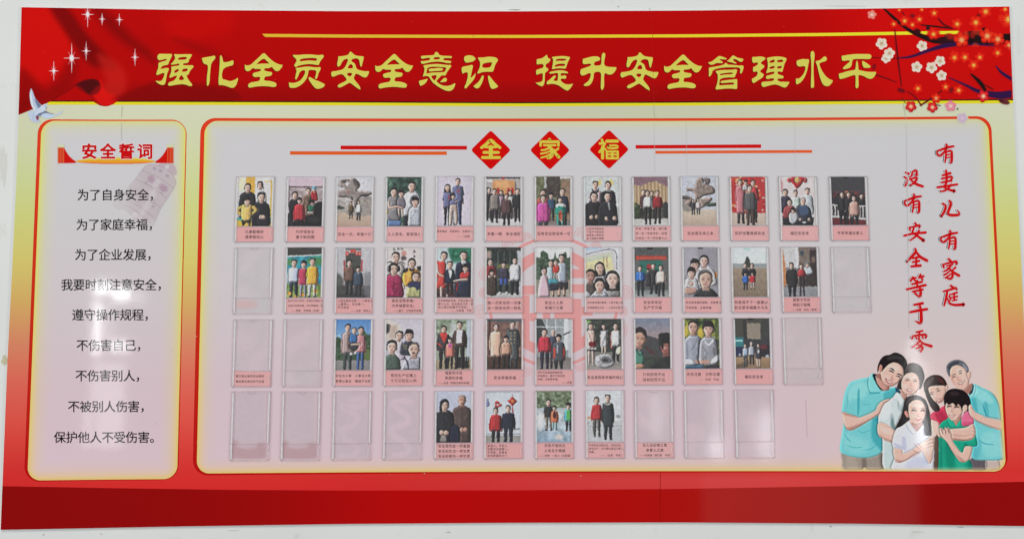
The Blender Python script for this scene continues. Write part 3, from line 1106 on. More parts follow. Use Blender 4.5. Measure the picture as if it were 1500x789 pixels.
# ---- flowering plum spray
Z = 1008 / 230.0
P = decal((1260, 6, 1481.5, 185), Z, 0.62)
P.c = P.bg.copy()
NV, BK, MR = (44, 18, 62), (30, 14, 14), (88, 8, 18)
P.new('branch')
dy = -Z
for col, pts, sf in [(BK, [(150, 35, 10), (210, 90, 18), (300, 165, 20), (400, 215, 30), (480, 240, 36), (560, 235, 44)], 5),
                     (BK, [(470, 245, 26), (600, 240, 52), (720, 220, 84), (850, 232, 66), (985, 222, 56)], 7),
                     (BK, [(390, 140, 6), (480, 150, 11), (600, 165, 7)], 4), (MR, [(500, 100, 9), (540, 140, 13), (600, 165, 6)], 4), (MR, [(262, 45, 5), (292, 92, 8)], 4),
                     (NV, [(240, 354, 7), (330, 342, 15), (450, 300, 22), (560, 270, 30), (700, 262, 18), (860, 274, 8)], 4), (MR, [(75, 348, 6), (160, 352, 5), (244, 354, 8)], 4),
                     (MR, [(221, 168, 6), (238, 330, 11), (264, 532, 7)], 4), (MR, [(98, 460, 9), (160, 480, 8), (232, 508, 5)], 5),
                     (NV, [(570, 478, 6), (680, 528, 15), (760, 566, 26), (880, 590, 44), (985, 582, 50)], 5), (BK, [(712, 456, 10), (765, 505, 26), (800, 556, 20)], 9), (BK, [(790, 520, 5), (850, 552, 6)], 9),
                     (NV, [(870, 404, 6), (910, 448, 18), (985, 496, 22)], 5), (MR, [(300, 566, 5), (350, 600, 8), (392, 656, 10)], 4), (MR, [(386, 656, 10), (440, 622, 12), (524, 562, 8)], 4),
                     ((60, 26, 20), [(270, 610, 4), (290, 640, 5)], 4), ((40, 26, 20), [(480, 652, 7), (512, 657, 7)], 4)]:
    P.l(col, [(x, y + dy, w) for x, y, w in pts], soft=sf)
for cx, cy, rx, ry, c in [(924, 632, 36, 17, (92, 38, 42)), (335, 82, 15, 12, (110, 16, 24)), (366, 182, 22, 17, (54, 12, 18)), (434, 160, 13, 12, (40, 20, 30)), (263, 560, 26, 14, (104, 10, 22)), (583, 558, 14, 18, (116, 14, 20)), (88, 408, 12, 20, (120, 10, 20)),
                          (760, 80, 14, 12, (110, 14, 20)), (530, 240, 30, 16, (44, 14, 22)), (574, 222, 34, 22, (58, 22, 26)), (700, 236, 26, 30, (26, 10, 14)), (800, 170, 22, 12, (40, 10, 12)), (624, 678, 5, 5, (40, 30, 26)), (905, 625, 18, 10, (70, 22, 30))]:
    P.new('leaf')
    P.e(c, cx, cy + dy, rx, ry, 0.3, soft=7)


def blossom(cx, cy, r, kind, rot):
    P.new('blossom')
    cy += dy
    pet, core, edge, a = {'glow': ((212, 36, 16), (242, 178, 74), (190, 12, 8), 0.9), 'red': ((222, 40, 18), (246, 160, 100), (150, 8, 10), 1), 'white': ((206, 196, 178), (176, 150, 120), (228, 224, 214), 1),
                          'pink': ((214, 128, 148), (240, 190, 170), (196, 96, 124), 1), 'lilac': ((186, 160, 190), (210, 180, 190), (176, 150, 190), 0.55), 'deep': ((205, 30, 34), (248, 190, 150), (140, 4, 16), 1), 'pale': ((214, 130, 118), (240, 200, 180), (210, 120, 110), 0.8)}[kind]
    for i in range(5):
        t = rot + i * 2 * math.pi / 5
        px, py = cx + 0.6 * r * math.cos(t), cy + 0.6 * r * math.sin(t)
        sf = r * (0.55 if kind == 'glow' else 0.16)
        P.e(edge, px, py, 0.43 * r, 0.43 * r, soft=sf, a=a)
        P.e(pet, px - 0.05 * r, py - 0.06 * r, 0.34 * r, 0.34 * r, soft=r * 0.25, a=a, mark=False)
    P.e(pet, cx, cy, 0.4 * r, 0.4 * r, soft=r * 0.3, a=a)
    for i in range(10):
        t = rot + i * 2 * math.pi / 10 + 0.3
        P.l(core, [(cx, cy, 0.14 * r), (cx + 0.52 * r * math.cos(t), cy + 0.52 * r * math.sin(t), 0.07 * r)], soft=0.16 * r, a=0.55 * a, mark=False)
    P.e(core, cx, cy, 0.26 * r, 0.26 * r, soft=0.4 * r, a=a, mark=False)


rr = random.Random(3)
for _ in range(26):                        # hazy blossoms deep in the spray
    x, y = rr.uniform(560, 985), rr.uniform(20, 330)
    P.cur = 1
    P.e(rr.choice([(206, 30, 16), (190, 20, 20), (222, 60, 30)]), x, y + dy, rr.uniform(16, 34), rr.uniform(14, 30), soft=18, a=0.55, mark=False)
    P.t[:] = np.maximum(P.t, np.clip(1 - np.hypot(P.X - x, P.Y - y - dy) / 50, 0, 1))
for lst, kind in [([(215, 135, 26), (285, 115, 34), (335, 140, 26), (380, 105, 30), (475, 65, 32), (395, 42, 20), (250, 45, 18), (470, 200, 37), (622, 135, 37), (742, 125, 44), (805, 55, 44), (952, 105, 60), (930, 40, 30), (882, 320, 33), (605, 350, 38),
                   (672, 348, 36), (768, 348, 32), (728, 398, 37), (370, 548, 32), (548, 538, 30), (632, 560, 34)], 'glow'), ([(650, 237, 50), (815, 212, 50), (883, 232, 46), (955, 270, 34), (487, 610, 32)], 'red'), ([(325, 663, 36), (463, 668, 35), (790, 597, 39)], 'deep'),
                  ([(580, 660, 35)], 'pink'), ([(655, 738, 34)], 'lilac'), ([(137, 260, 37), (165, 355, 30), (187, 322, 35), (397, 275, 34), (362, 410, 35), (457, 413, 36), (512, 372, 34), (522, 465, 33)], 'white'), ([(75, 75, 30)], 'pale')]:
    for cx, cy, r in lst:
        blossom(cx, cy, r, kind, rr.uniform(0, 1.3))
clip_board(P)
spray = empty('plum_spray', parent=board)
P.build(P.map, -LAY * 7, M_VINYL, spray, decal=True)

# ---- title
TITLE = {}
TITLE['强'] = (220, [([(120,120),(150,95),(200,100),(330,100),(345,115),(335,150),(300,215),(285,262),(270,272),(200,285),(165,320),(165,335),(200,330),(265,315),(295,325),(292,350),(265,410),(250,500),(240,560),(215,585),(180,585),(130,565),(85,525),(95,518),(140,525),(180,520),(205,480),(225,420),(225,398),(190,400),(130,425),(105,432),(95,410),(110,370),(130,310),(128,260),(140,235),(200,218),(250,205),(260,185),(250,175),(200,190),(140,202),(118,180),(113,150)], []),
 ([(372,115),(385,103),(450,108),(560,105),(645,105),(655,120),(640,145),(610,190),(600,230),(580,242),(520,250),(510,268),(530,278),(600,278),(665,278),(682,293),(670,315),(625,365),(608,405),(595,425),(570,435),(580,470),(620,530),(655,570),(660,590),(640,605),(610,600),(560,580),(500,570),(420,580),(330,595),(295,598),(278,580),(290,550),(320,533),(370,520),(405,480),(422,440),(400,438),(340,465),(305,475),(300,455),(325,400),(335,340),(328,300),(360,293),(420,288),(455,275),(460,258),(440,250),(380,265),(330,270),(325,258),(360,225),(395,170),(385,135)],
  [[(430,190),(450,158),(500,150),(560,148),(575,158),(570,180),(540,190),(480,193)], [(375,385),(385,360),(415,340),(445,338),(450,355),(435,378),(400,395),(380,395)], [(495,365),(515,335),(560,328),(588,335),(585,360),(560,375),(510,380)], [(450,490),(465,455),(488,430),(505,445),(530,485),(525,500),(490,512),(460,508)]])])
TITLE['化'] = (220, [([(808,165),(850,155),(930,143),(985,130),(1010,128),(1022,145),(1015,175),(985,210),(960,245),(950,275),(945,340),(935,430),(932,520),(920,575),(900,605),(888,590),(885,540),(888,450),(900,370),(905,300),(895,270),(860,260),(830,245),(818,205)], []),
 ([(1090,140),(1105,118),(1120,135),(1135,180),(1140,225),(1180,232),(1240,218),(1285,200),(1303,210),(1305,245),(1290,280),(1240,290),(1180,310),(1140,340),(1125,400),(1120,450),(1135,495),(1180,505),(1240,525),(1280,520),(1330,500),(1375,470),(1370,520),(1345,590),(1310,625),(1270,632),(1220,612),(1150,590),(1095,585),(1080,590),(1068,560),(1070,480),(1080,380),(1085,280),(1090,210)], [])])
TITLE['全'] = (350, [([(385,88),(410,95),(450,140),(520,205),(580,245),(640,268),(688,270),(670,310),(640,350),(610,370),(575,368),(545,340),(515,298),(495,315),(450,325),(405,325),(395,345),(400,362),(450,375),(510,382),(525,405),(505,440),(460,450),(410,455),(398,480),(395,505),(410,518),(470,520),(540,535),(580,555),(590,585),(575,612),(530,618),(450,605),(370,602),(280,608),(200,622),(165,630),(142,605),(150,570),(180,548),(250,535),(310,525),(330,500),(335,470),(320,458),(280,460),(240,462),(213,435),(218,405),(250,390),(310,378),(340,365),(345,345),(335,335),(290,335),(250,335),(220,318),(200,335),(170,365),(130,372),(100,350),(92,310),(95,262),(112,280),(150,280),(195,265),(240,220),(300,165),(350,115)], [[(272,262),(310,225),(360,185),(400,175),(430,205),(480,252),(440,252),(370,252),(310,258)]])])
TITLE['员'] = (350, [([(840,125),(855,115),(920,118),(1040,108),(1150,110),(1240,122),(1305,112),(1328,125),(1320,160),(1280,200),(1260,240),(1250,272),(1225,275),(1150,262),(1080,258),(1000,268),(930,285),(890,308),(868,295),(866,270),(890,235),(903,205),(895,180),(860,150)], [[(955,215),(950,195),(975,178),(1040,168),(1120,162),(1190,165),(1222,178),(1215,205),(1190,210),(1120,202),(1050,205),(985,215)]]),
 ([(885,330),(895,320),(960,312),(1040,298),(1100,297),(1170,308),(1230,312),(1270,303),(1280,330),(1265,365),(1245,400),(1230,455),(1215,490),(1190,488),(1188,470),(1205,420),(1210,370),(1195,355),(1140,350),(1095,352),(1085,380),(1075,440),(1050,500),(1000,560),(940,605),(880,630),(795,630),(785,590),(780,540),(800,550),(850,555),(910,540),(960,515),(1005,460),(1035,400),(1035,365),(1010,352),(965,370),(945,400),(925,450),(895,505),(878,490),(885,440),(905,360)], []),
 ([(1088,470),(1105,458),(1140,478),(1200,510),(1270,535),(1310,555),(1345,575),(1335,605),(1300,630),(1240,648),(1200,640),(1165,605),(1120,545),(1092,500)], [])])
TITLE['安'] = (480, [([(335,90),(352,62),(375,72),(415,115),(470,132),(540,137),(565,142),(560,185),(545,240),(530,300),(515,300),(505,270),(495,200),(475,175),(430,168),(390,180),(365,205),(385,225),(420,245),(438,280),(445,320),(470,345),(520,360),(580,372),(652,368),(640,410),(620,450),(595,470),(550,462),(500,430),(450,408),(430,420),(415,460),(408,485),(440,530),(480,575),(505,615),(515,660),(480,645),(430,610),(380,570),(345,548),(310,565),(250,600),(200,625),(165,622),(155,600),(175,575),(230,550),(290,520),(298,495),(270,455),(235,420),(200,415),(150,430),(110,450),(80,460),(60,440),(55,400),(70,372),(100,372),(170,360),(230,345),(270,310),(300,250),(318,200),(310,178),(285,178),(250,195),(220,235),(200,280),(170,302),(150,285),(150,240),(165,180),(165,138),(200,138),(270,130),(320,115)], [[(315,325),(320,300),(345,265),(370,260),(390,280),(395,305),(390,325),(350,328)], [(298,415),(315,400),(345,393),(375,400),(382,415),(370,440),(345,453),(320,440)]])])
TITLE['意'] = (605, [([(335,110),(345,75),(370,68),(395,85),(410,115),(450,128),(530,132),(600,135),(612,150),(595,168),(540,165),(490,165),(468,185),(480,200),(540,205),(590,210),(600,230),(580,245),(520,242),(450,225),(370,220),(270,230),(190,250),(140,258),(122,235),(125,212),(180,210),(240,203),(265,190),(268,170),(250,158),(180,170),(140,178),(125,160),(125,135),(150,130),(230,125),(310,122)], [[(320,175),(330,155),(370,150),(415,152),(425,170),(400,185),(360,188),(330,186)]]),
 ([(160,285),(180,275),(260,265),(370,255),(460,265),(540,275),(590,272),(600,290),(575,325),(540,370),(520,410),(505,440),(450,435),(430,450),(400,485),(360,520),(400,560),(450,590),(520,602),(590,590),(640,565),(660,555),(655,600),(635,640),(600,672),(560,682),(510,672),(440,640),(370,595),(310,550),(275,500),(250,455),(215,445),(185,445),(155,460),(160,430),(175,380),(182,330)], [[(205,405),(215,370),(222,330),(245,308),(310,300),(400,300),(480,308),(520,312),(515,340),(495,380),(470,385),(400,388),(300,392),(240,402)], [(285,450),(300,438),(350,433),(375,440),(360,480),(340,515),(320,505),(300,480)]]),
 ([(240,345),(260,332),(340,325),(400,318),(455,320),(470,340),(455,362),(400,365),(320,370),(255,375)], []), ([(90,520),(120,515),(180,500),(235,485),(215,530),(180,570),(140,592),(115,600),(100,570)], []), ([(420,543),(450,510),(480,478),(505,470),(530,490),(530,515),(510,535),(470,540)], [])])
TITLE['识'] = (605, [([(800,150),(820,130),(880,120),(930,128),(965,155),(980,180),(960,205),(920,225),(860,235),(825,238),(805,210),(797,180)], []), ([(765,310),(790,298),(860,285),(920,270),(938,282),(930,330),(915,390),(905,440),(900,475),(925,460),(955,425),(978,395),(975,440),(950,500),(905,555),(860,600),(830,640),(805,635),(805,610),(830,560),(850,490),(858,430),(855,395),(835,385),(800,395),(775,410),(765,385),(758,345)], []),
 ([(1010,165),(1030,155),(1090,158),(1160,145),(1230,145),(1290,155),(1325,180),(1325,210),(1295,250),(1275,290),(1265,340),(1250,375),(1220,382),(1140,378),(1080,385),(1020,408),(1003,408),(1015,370),(1040,320),(1050,260),(1045,220),(1025,190)], [[(1082,310),(1080,280),(1100,250),(1150,238),(1215,230),(1238,240),(1225,270),(1210,305),(1180,315),(1120,318)]]), ([(1075,445),(1090,433),(1105,445),(1100,490),(1075,560),(1040,620),(1010,640),(980,635),(940,605),(960,590),(1010,550),(1050,500)], []), ([(1170,450),(1185,435),(1205,455),(1250,515),(1300,570),(1332,605),(1310,625),(1270,643),(1235,648),(1210,625),(1190,560),(1175,500)], [])])
TITLE['提'] = (775, [([(120,185),(150,178),(200,170),(245,140),(275,112),(285,130),(290,160),(335,182),(325,215),(300,240),(265,258),(258,290),(270,315),(305,332),(295,360),(265,385),(250,395),(245,450),(245,520),(232,580),(205,608),(170,598),(130,575),(98,548),(130,548),(180,540),(210,520),(215,460),(215,405),(195,400),(150,415),(115,427),(108,390),(112,350),(160,335),(215,318),(228,290),(220,262),(190,255),(150,262),(120,265),(118,225)], []),
 ([(352,155),(375,145),(450,138),(530,132),(600,142),(640,150),(630,185),(605,225),(590,270),(575,320),(560,332),(520,325),(450,325),(390,335),(355,340),(360,310),(370,260),(378,200),(368,170)], [[(415,205),(425,185),(470,175),(540,175),(580,182),(575,200),(540,208),(480,208),(430,212)], [(398,300),(405,275),(450,258),(510,250),(565,258),(560,285),(530,292),(470,290),(420,302)]]),
 ([(310,400),(330,380),(400,365),(470,355),(540,360),(595,375),(610,395),(600,405),(550,402),(505,400),(492,415),(495,445),(530,440),(560,432),(582,450),(580,475),(560,490),(525,485),(498,488),(490,510),(510,535),(560,570),(620,578),(665,570),(688,560),(670,600),(640,645),(605,672),(575,668),(530,640),(470,595),(410,572),(340,565),(285,578),(272,560),(280,530),(330,495),(370,455),(400,435),(418,445),(415,465),(385,500),(378,515),(410,522),(440,522),(448,495),(455,440),(452,405),(430,395),(380,405),(330,412)], [])])
TITLE['升'] = (775, [([(840,180),(870,170),(930,155),(1000,138),(1070,140),(1105,160),(1110,190),(1085,210),(1040,220),(1015,240),(1012,270),(1030,282),(1080,282),(1120,275),(1130,230),(1130,150),(1140,100),(1165,80),(1190,95),(1188,140),(1175,200),(1170,260),(1190,290),(1240,303),(1310,305),(1368,308),(1355,350),(1330,390),(1290,420),(1245,425),(1205,405),(1180,400),(1170,440),(1172,520),(1172,610),(1155,650),(1135,665),(1120,640),(1120,560),(1125,470),(1125,410),(1105,382),(1060,378),(1020,390),(1010,420),(1005,480),(985,540),(950,585),(910,602),(860,600),(852,580),(880,560),(930,520),(955,470),(965,420),(955,400),(920,405),(870,430),(825,440),(800,415),(798,375),(810,340),(850,325),(910,305),(960,285),(972,260),(950,252),(900,258),(850,262),(835,235)], [])])
TITLE['管'] = (1030, [([(75,230),(95,232),(140,215),(190,175),(230,140),(260,132),(320,150),(372,175),(355,188),(310,185),(265,182),(250,195),(280,208),(310,225),(300,245),(260,245),(210,240),(165,265),(120,272),(90,255)], []), ([(365,215),(400,190),(435,150),(465,122),(490,132),(530,158),(590,170),(630,180),(620,210),(590,230),(550,210),(510,185),(480,178),(462,195),(480,215),(520,240),(510,255),(470,242),(420,228)], []),
 ([(330,265),(345,235),(370,250),(390,268),(470,272),(550,282),(615,280),(632,295),(625,340),(605,395),(585,410),(572,395),(580,350),(575,325),(540,310),(450,310),(350,310),(250,322),(180,340),(145,365),(135,410),(100,460),(85,440),(90,390),(85,320),(110,310),(180,300),(260,285)], []),
 ([(190,375),(215,362),(300,350),(400,350),(480,345),(512,337),(530,352),(522,390),(505,425),(495,462),(470,468),(400,465),(320,472),(265,492),(255,520),(250,570),(248,590),(300,590),(400,582),(470,580),(485,562),(480,547),(400,547),(320,555),(275,555),(268,535),(285,520),(400,505),(480,498),(525,490),(532,510),(530,580),(530,640),(515,650),(440,640),(340,642),(260,650),(205,658),(190,640),(205,600),(222,540),(230,480),(225,420),(208,398)], [[(258,430),(265,412),(320,402),(400,392),(450,390),(468,400),(455,415),(400,420),(330,425),(280,435)]])])
TITLE['理'] = (1030, [([(762,155),(775,147),(830,148),(890,138),(950,150),(972,165),(965,190),(930,210),(905,230),(900,255),(930,268),(955,285),(950,315),(915,340),(892,360),(890,385),(920,400),(945,415),(940,450),(910,480),(860,510),(810,545),(780,558),(762,530),(757,490),(790,475),(835,445),(850,410),(848,380),(830,372),(800,380),(780,380),(775,340),(780,305),(820,290),(850,265),(855,245),(840,230),(800,240),(775,240),(765,210)], []),
 ([(990,165),(1030,155),(1120,140),(1200,142),(1270,155),(1303,170),(1295,205),(1270,250),(1255,310),(1240,370),(1225,385),(1180,372),(1160,380),(1160,410),(1190,425),(1240,440),(1258,455),(1250,480),(1210,485),(1170,485),(1158,500),(1165,520),(1210,535),(1280,535),(1350,535),(1330,575),(1300,615),(1270,628),(1225,612),(1170,585),(1110,575),(1040,590),(970,612),(930,617),(910,590),(908,550),(930,535),(1000,530),(1080,525),(1108,505),(1105,485),(1070,480),(1010,492),(985,488),(977,465),(990,440),(1040,430),(1095,415),(1112,395),(1110,378),(1070,378),(1020,392),(985,402),(985,380),(1005,330),(1010,270),(1005,210)],
  [[(1032,240),(1040,215),(1070,195),(1110,190),(1118,210),(1105,232),(1060,240)], [(1150,225),(1155,200),(1200,190),(1245,192),(1248,210),(1235,230),(1190,232)], [(1030,330),(1040,305),(1080,292),(1115,290),(1118,305),(1105,325),(1060,335)], [(1150,315),(1160,298),(1195,290),(1228,290),(1228,310),(1210,328),(1170,330)]])])
TITLE['水'] = (1155, [([(120,235),(130,205),(170,190),(230,178),(275,185),(300,180),(320,190),(318,225),(305,280),(295,340),(270,420),(235,490),(190,545),(135,578),(115,565),(112,520),(118,478),(135,490),(170,480),(215,440),(250,380),(265,320),(258,295),(225,290),(170,300),(135,285)], []), ([(342,100),(350,68),(375,52),(400,72),(408,120),(400,190),(392,250),(388,350),(392,450),(398,540),(398,610),(385,630),(350,632),(348,600),(350,500),(355,400),(355,300),(352,200),(345,150)], []),
 ([(420,225),(435,208),(490,200),(525,165),(560,138),(590,150),(600,180),(585,210),(540,225),(490,240),(480,265),(495,310),(530,380),(580,450),(640,495),(697,515),(670,560),(630,600),(590,605),(550,590),(520,550),(495,480),(470,390),(450,300),(435,255)], [])])
TITLE['平'] = (1155, [([(830,125),(850,130),(920,115),(1040,102),(1150,102),(1260,103),(1290,120),(1295,150),(1270,180),(1220,182),(1130,178),(1030,180),(1000,190),(990,230),(985,275),(965,310),(920,330),(860,342),(842,330),(870,295),(920,250),(955,225),(955,205),(930,200),(880,208),(840,210),(828,180)], []), ([(1145,225),(1155,208),(1200,230),(1250,265),(1282,295),(1275,312),(1230,320),(1175,318),(1155,280)], []),
 ([(1060,215),(1070,205),(1082,230),(1088,300),(1092,350),(1130,358),(1200,375),(1290,382),(1372,378),(1355,430),(1320,475),(1285,490),(1240,485),(1180,450),(1120,430),(1092,430),(1088,480),(1095,560),(1090,620),(1065,640),(1045,625),(1045,560),(1048,480),(1045,440),(1030,428),(980,440),(900,470),(800,498),(788,460),(783,405),(830,400),(900,375),(970,360),(1040,350),(1048,300),(1052,250)], [])])
title = empty('title_lettering', parent=board)
for ch, ox, oy in [('强', 0, 0), ('化', 0, 0), ('全', 0, 0), ('员', 0, 0), ('安', 0, 0), ('全', 190.95, 1.12), ('意', 0, 0), ('识', 0, 0), ('提', 0, 0), ('升', 0, 0), ('安', 423.6, 1.2), ('全', 614.0, 1.9), ('管', 0, 0), ('理', 0, 0), ('水', 0, 0), ('平', 0, 0)]:
    X0, parts = TITLE[ch]
    gf, gs = Geo(), Geo()

    def tr(pts, dx=0, dy=0):
        return [(X0 + p[0] / 10.664 + ox + dx, 70 + p[1] / 10.664 + oy + dy) for p in chaikin(pts, 2)]
    for i, (o, hs) in enumerate(parts):
        gf.poly(tr(o), (196, 191, 82), -LAY * 8 - i * 1e-6, [tr(h) for h in hs])
        gs.poly(tr(o, -0.95, 0.75), (84, 10, 4), -LAY * 7.4 - i * 1e-6, [tr(h, -0.95, 0.75) for h in hs])
    c = gf.build('character', M_VINYL, title)
    gs.build('dark_edging', M_VINYL, title)

# ---- everything that is set in type
LINES = [('为了自身安全，', 113, 285.5), ('为了家庭幸福，', 111.4, 329), ('为了企业发展，', 109.4, 373), ('我要时刻注意安全，', 89.3, 417), ('遵守操作规程，', 105.3, 461), ('不伤害自己，', 111.8, 505.5), ('不伤害别人，', 110.2, 550), ('不被别人伤害，', 99.3, 595), ('保护他人不受伤害。', 78.8, 640)]
CAPS = {
    (1, 1): ['凡事勤做好', '遇事稳如山'], (1, 2): ['叮咛保安全', '妻子盼团圆'], (1, 3): ['安全一天，幸福十分'], (1, 4): ['人人安全，家家放心'], (1, 5): ['家安事成 幸福常在 合家欢乐', '>——（全家）'], (1, 6): ['多看一眼 安全保险'], (1, 7): ['没有安全就没有一切'],
    (1, 8): ['t上班早早想安全', 't下班平平安安回', 't家里老小等你归', 't亲人盼着大团圆'], (1, 9): ['m平安一字值千金，我们要', 'm用一生一世来守护，珍惜', 'm生命无一不一时时要小心'], (1, 10): ['安全是生命之本'], (1, 11): ['防护加警惕保安全'], (1, 12): ['福在安全来'], (1, 13): ['平安幸福全家人'],
    (2, 2): ['t安全工作心常记，幸福生活靠自己', 't全家平安是幸福，时时想着每一天', '>——家庭 全家福（全家）'], (2, 3): ['m上班注意安全第一，人要有心', 'm人要用心，安全第一。', 'm平平安安', '>——全家 爱的人'], (2, 4): ['顾安全是幸福，', '为幸福要安全。', '>——妻子 对爸爸的祝福'],
    (2, 5): ['m安全是家庭幸福，时刻注意心安', 'm要小心点，安全是自己的 家', 'm在心里记住要平平安安。', '>——全家福 平安'], (2, 6): ['做一次安全的一次操', '全一刻安全的一刻安'], (2, 7): ['安全人人抓', '幸福千万家'], (2, 8): ['t安全是幸福的基础，小事不能小看', 't幸福要靠安全来，一人安全全家安'],
    (2, 9): ['安全年年好', '生产节节高'], (2, 10): ['m安全是幸福的源泉，全家等你', 'm平安回家，全家幸福'], (2, 11): ['你是我不下一座靠山', '安全是幸福最大马天'], (2, 12): ['是家于所在', '做起于细微', '>——全家 妈妈（爸爸）'],
    (3, 1): ['m遵守是出来的安全细则', 'm事故是出来后的不应该'], (3, 3): ['安全大小事 小事当大事', '事事认真去 确保不出事'], (3, 4): ['常念生产在嘴上', '千万记住在心间'], (3, 5): ['强家利于民', '家庭利多福', '>——全家（把我全家的幸福）'], (3, 6): ['安全幸福幸福'],
    (3, 7): ['t时时平安家庭幸福的家，', 't时刻要记，要平平安安回', 't来家，全家要幸福。', '>——全家'], (3, 8): ['安全是我家幸福的保证'], (3, 9): ['只有防而不出', '没有防而不出'], (3, 10): ['天天注意 分秒注意', '>——（全家 平安）'], (3, 11): ['福在安全来'],
    (4, 5): ['安全是吃饭一样重要', '安全如生活一样宝贵', '安全和家的一样珍贵'], (4, 6): ['m家里人，平安人', 'm你要安全是第一。', 'm平安家，好事多', 'm安全家庭的大门'], (4, 7): ['天有不测风云', '人有旦夕祸福', '>——全家 一家人（全家福）'], (4, 8): ['t平安的生活是安全，时刻记住，', 't安全生产，天天要注意自己家人', 't幸福。', '>——（全家 平安）'],
    (4, 9): ['全人没后悔之意', '亲要人之感', '>——全家福（我们家 平安）']}
want = {c for t, *_ in LINES for c in t} | set('安全誓词') | {c for ls in CAPS.values() for t in ls for c in t}
load_glyphs(want)

pledge = empty('pledge_lettering', parent=board)
for t, x, y in LINES:
    g = Geo()
    write(g, t, x, y, 17.9, (18, 16, 20), -LAY * 6, pitch=17.55, bold=0.011)
    g.build('line_of_text', M_VINYL, pledge)

# ---- heading scroll of the pledge
Z = 1214 / 200.0
P = decal((60, 198, 262, 336), Z, 0.55)
oy = 12
P.new('bell')
BM = (182, 160, 170)
bell = [(930, 262), (985, 246), (1060, 262), (1150, 310), (1195, 390), (1190, 440), (1130, 540), (1062, 640), (1020, 740), (985, 800), (940, 812), (880, 780), (846, 740), (800, 690), (740, 640), (690, 640), (648, 612), (655, 580), (720, 530), (780, 450), (840, 380), (890, 310)]
P.p((172, 156, 162), [(x, y + oy) for x, y in bell], soft=10, a=0.6)
P.l((138, 118, 126), [(x, y + oy, 4) for x, y in bell + bell[:1]], soft=6, a=0.6, mark=False)
P.p((170, 148, 160), [(1040, 262 + oy), (1100, 225 + oy), (1180, 248 + oy), (1210, 320 + oy), (1180, 345 + oy), (1120, 300 + oy)], soft=9, a=0.7)
P.p(pledge_col(240., 245.), [(1105, 262 + oy), (1140, 250 + oy), (1135, 285 + oy), (1108, 290 + oy)], soft=7, a=0.8, mark=False)
for a in [((840, 378), (1120, 548)), ((790, 436), (1070, 640)), ((900, 300), (1180, 460)), ((720, 540), (1020, 735)), ((690, 575), (985, 780))]:
    P.l((128, 106, 116), [(a[0][0], a[0][1] + oy, 3), ((a[0][0] + a[1][0]) / 2 + 8, (a[0][1] + a[1][1]) / 2 + oy - 14, 4), (a[1][0], a[1][1] + oy, 3)], soft=5, a=0.6, mark=False)
for x, y in ((1010, 285), (1065, 305), (1125, 350)):
    P.e((150, 130, 145), x, y + oy, 18, 14, 0.5, soft=10, a=0.6, mark=False)
for x, y, w in ((1085, 455, 50), (980, 375, 34)):
    P.e((164, 138, 152), x, y + oy, w, 30, 0.55, soft=22, a=0.8, mark=False)
rb = random.Random(5)
for _ in range(70):
    x, y = rb.uniform(-80, 110), rb.choice((-92, -48, 40, 92)) + rb.uniform(-20, 20)
    cx, cy = 960 + x * 0.85 - y * 0.62, 500 + x * 0.5 + y * 0.95 + oy
    P.l((132, 108, 120), [(cx - 12, cy + rb.uniform(-10, 10), 2), (cx, cy, 4), (cx + 12, cy + rb.uniform(-12, 12), 2)], soft=5, a=0.5, mark=False)
P.e((200, 190, 196), 836, 696 + oy, 26, 24, soft=14, a=0.8, mark=False)
P.p((206, 200, 202), [(1020, 400 + oy), (1060, 420 + oy), (1000, 560 + oy), (900, 720 + oy), (870, 700 + oy)], soft=50, a=0.4, mark=False)
fade = np.clip((P.X - 640) / 260, 0.35, 1) * np.clip((860 - P.Y) / 140, 0.0, 1)
P.c = P.bg + (P.c - P.bg) * fade[..., None]
P.build(P.map, -LAY * 5, M_VINYL, board, decal=True)

Z = 1214 / 200.0
P = decal((80, 205, 262, 245), Z, 0.5)
sx, sy = 20 * Z, 5 * Z
P.new('scroll')
lens = [(308, 222), (380, 203), (480, 192), (660, 186), (860, 192), (950, 203), (1022, 222), (960, 234), (860, 240), (660, 244), (480, 240), (380, 234)]
P.p((226, 150, 40), [(x - sx, y - sy) for x, y in lens], soft=5)
P.p((206, 70, 24), [(320 - sx, 228 - sy), (480 - sx, 233 - sy), (660 - sx, 236 - sy), (860 - sx, 233 - sy), (1010 - sx, 228 - sy), (860 - sx, 244 - sy), (660 - sx, 248 - sy), (480 - sx, 244 - sy)], soft=9, a=0.9, mark=False, clip=True)
P.p((196, 196, 84), [(330 - sx, 214 - sy), (480 - sx, 190 - sy), (660 - sx, 182 - sy), (860 - sx, 190 - sy), (1000 - sx, 214 - sy), (860 - sx, 206 - sy), (660 - sx, 202 - sy), (480 - sx, 206 - sy)], soft=12, a=0.9, mark=False, clip=True)
for k in (0, 1):
    def mx_(x):
        return (x if not k else 1330 - x) - sx
    P.p((190, 16, 10), [(mx_(150), 98 - sy), (mx_(206), 98 - sy), (mx_(222), 130 - sy), (mx_(250), 172 - sy), (mx_(284), 205 - sy), (mx_(312), 222 - sy), (mx_(308), 236 - sy), (mx_(150), 238 - sy)], soft=4, sm=1)
    for i in range(5):
        x = mx_(155 + i * 12)
        P.l((214, 110, 60) if i % 2 else (226, 150, 90), [(x, 100 - sy, 3), (x, 236 - sy, 3)], soft=3, mark=False)
        P.l((190, 204, 120), [(x, 70 - sy, 5), (x, 98 - sy, 5)], soft=4)
P.build(P.map, -LAY * 6, M_VINYL, board, decal=True)
head = empty('pledge_heading', parent=board)
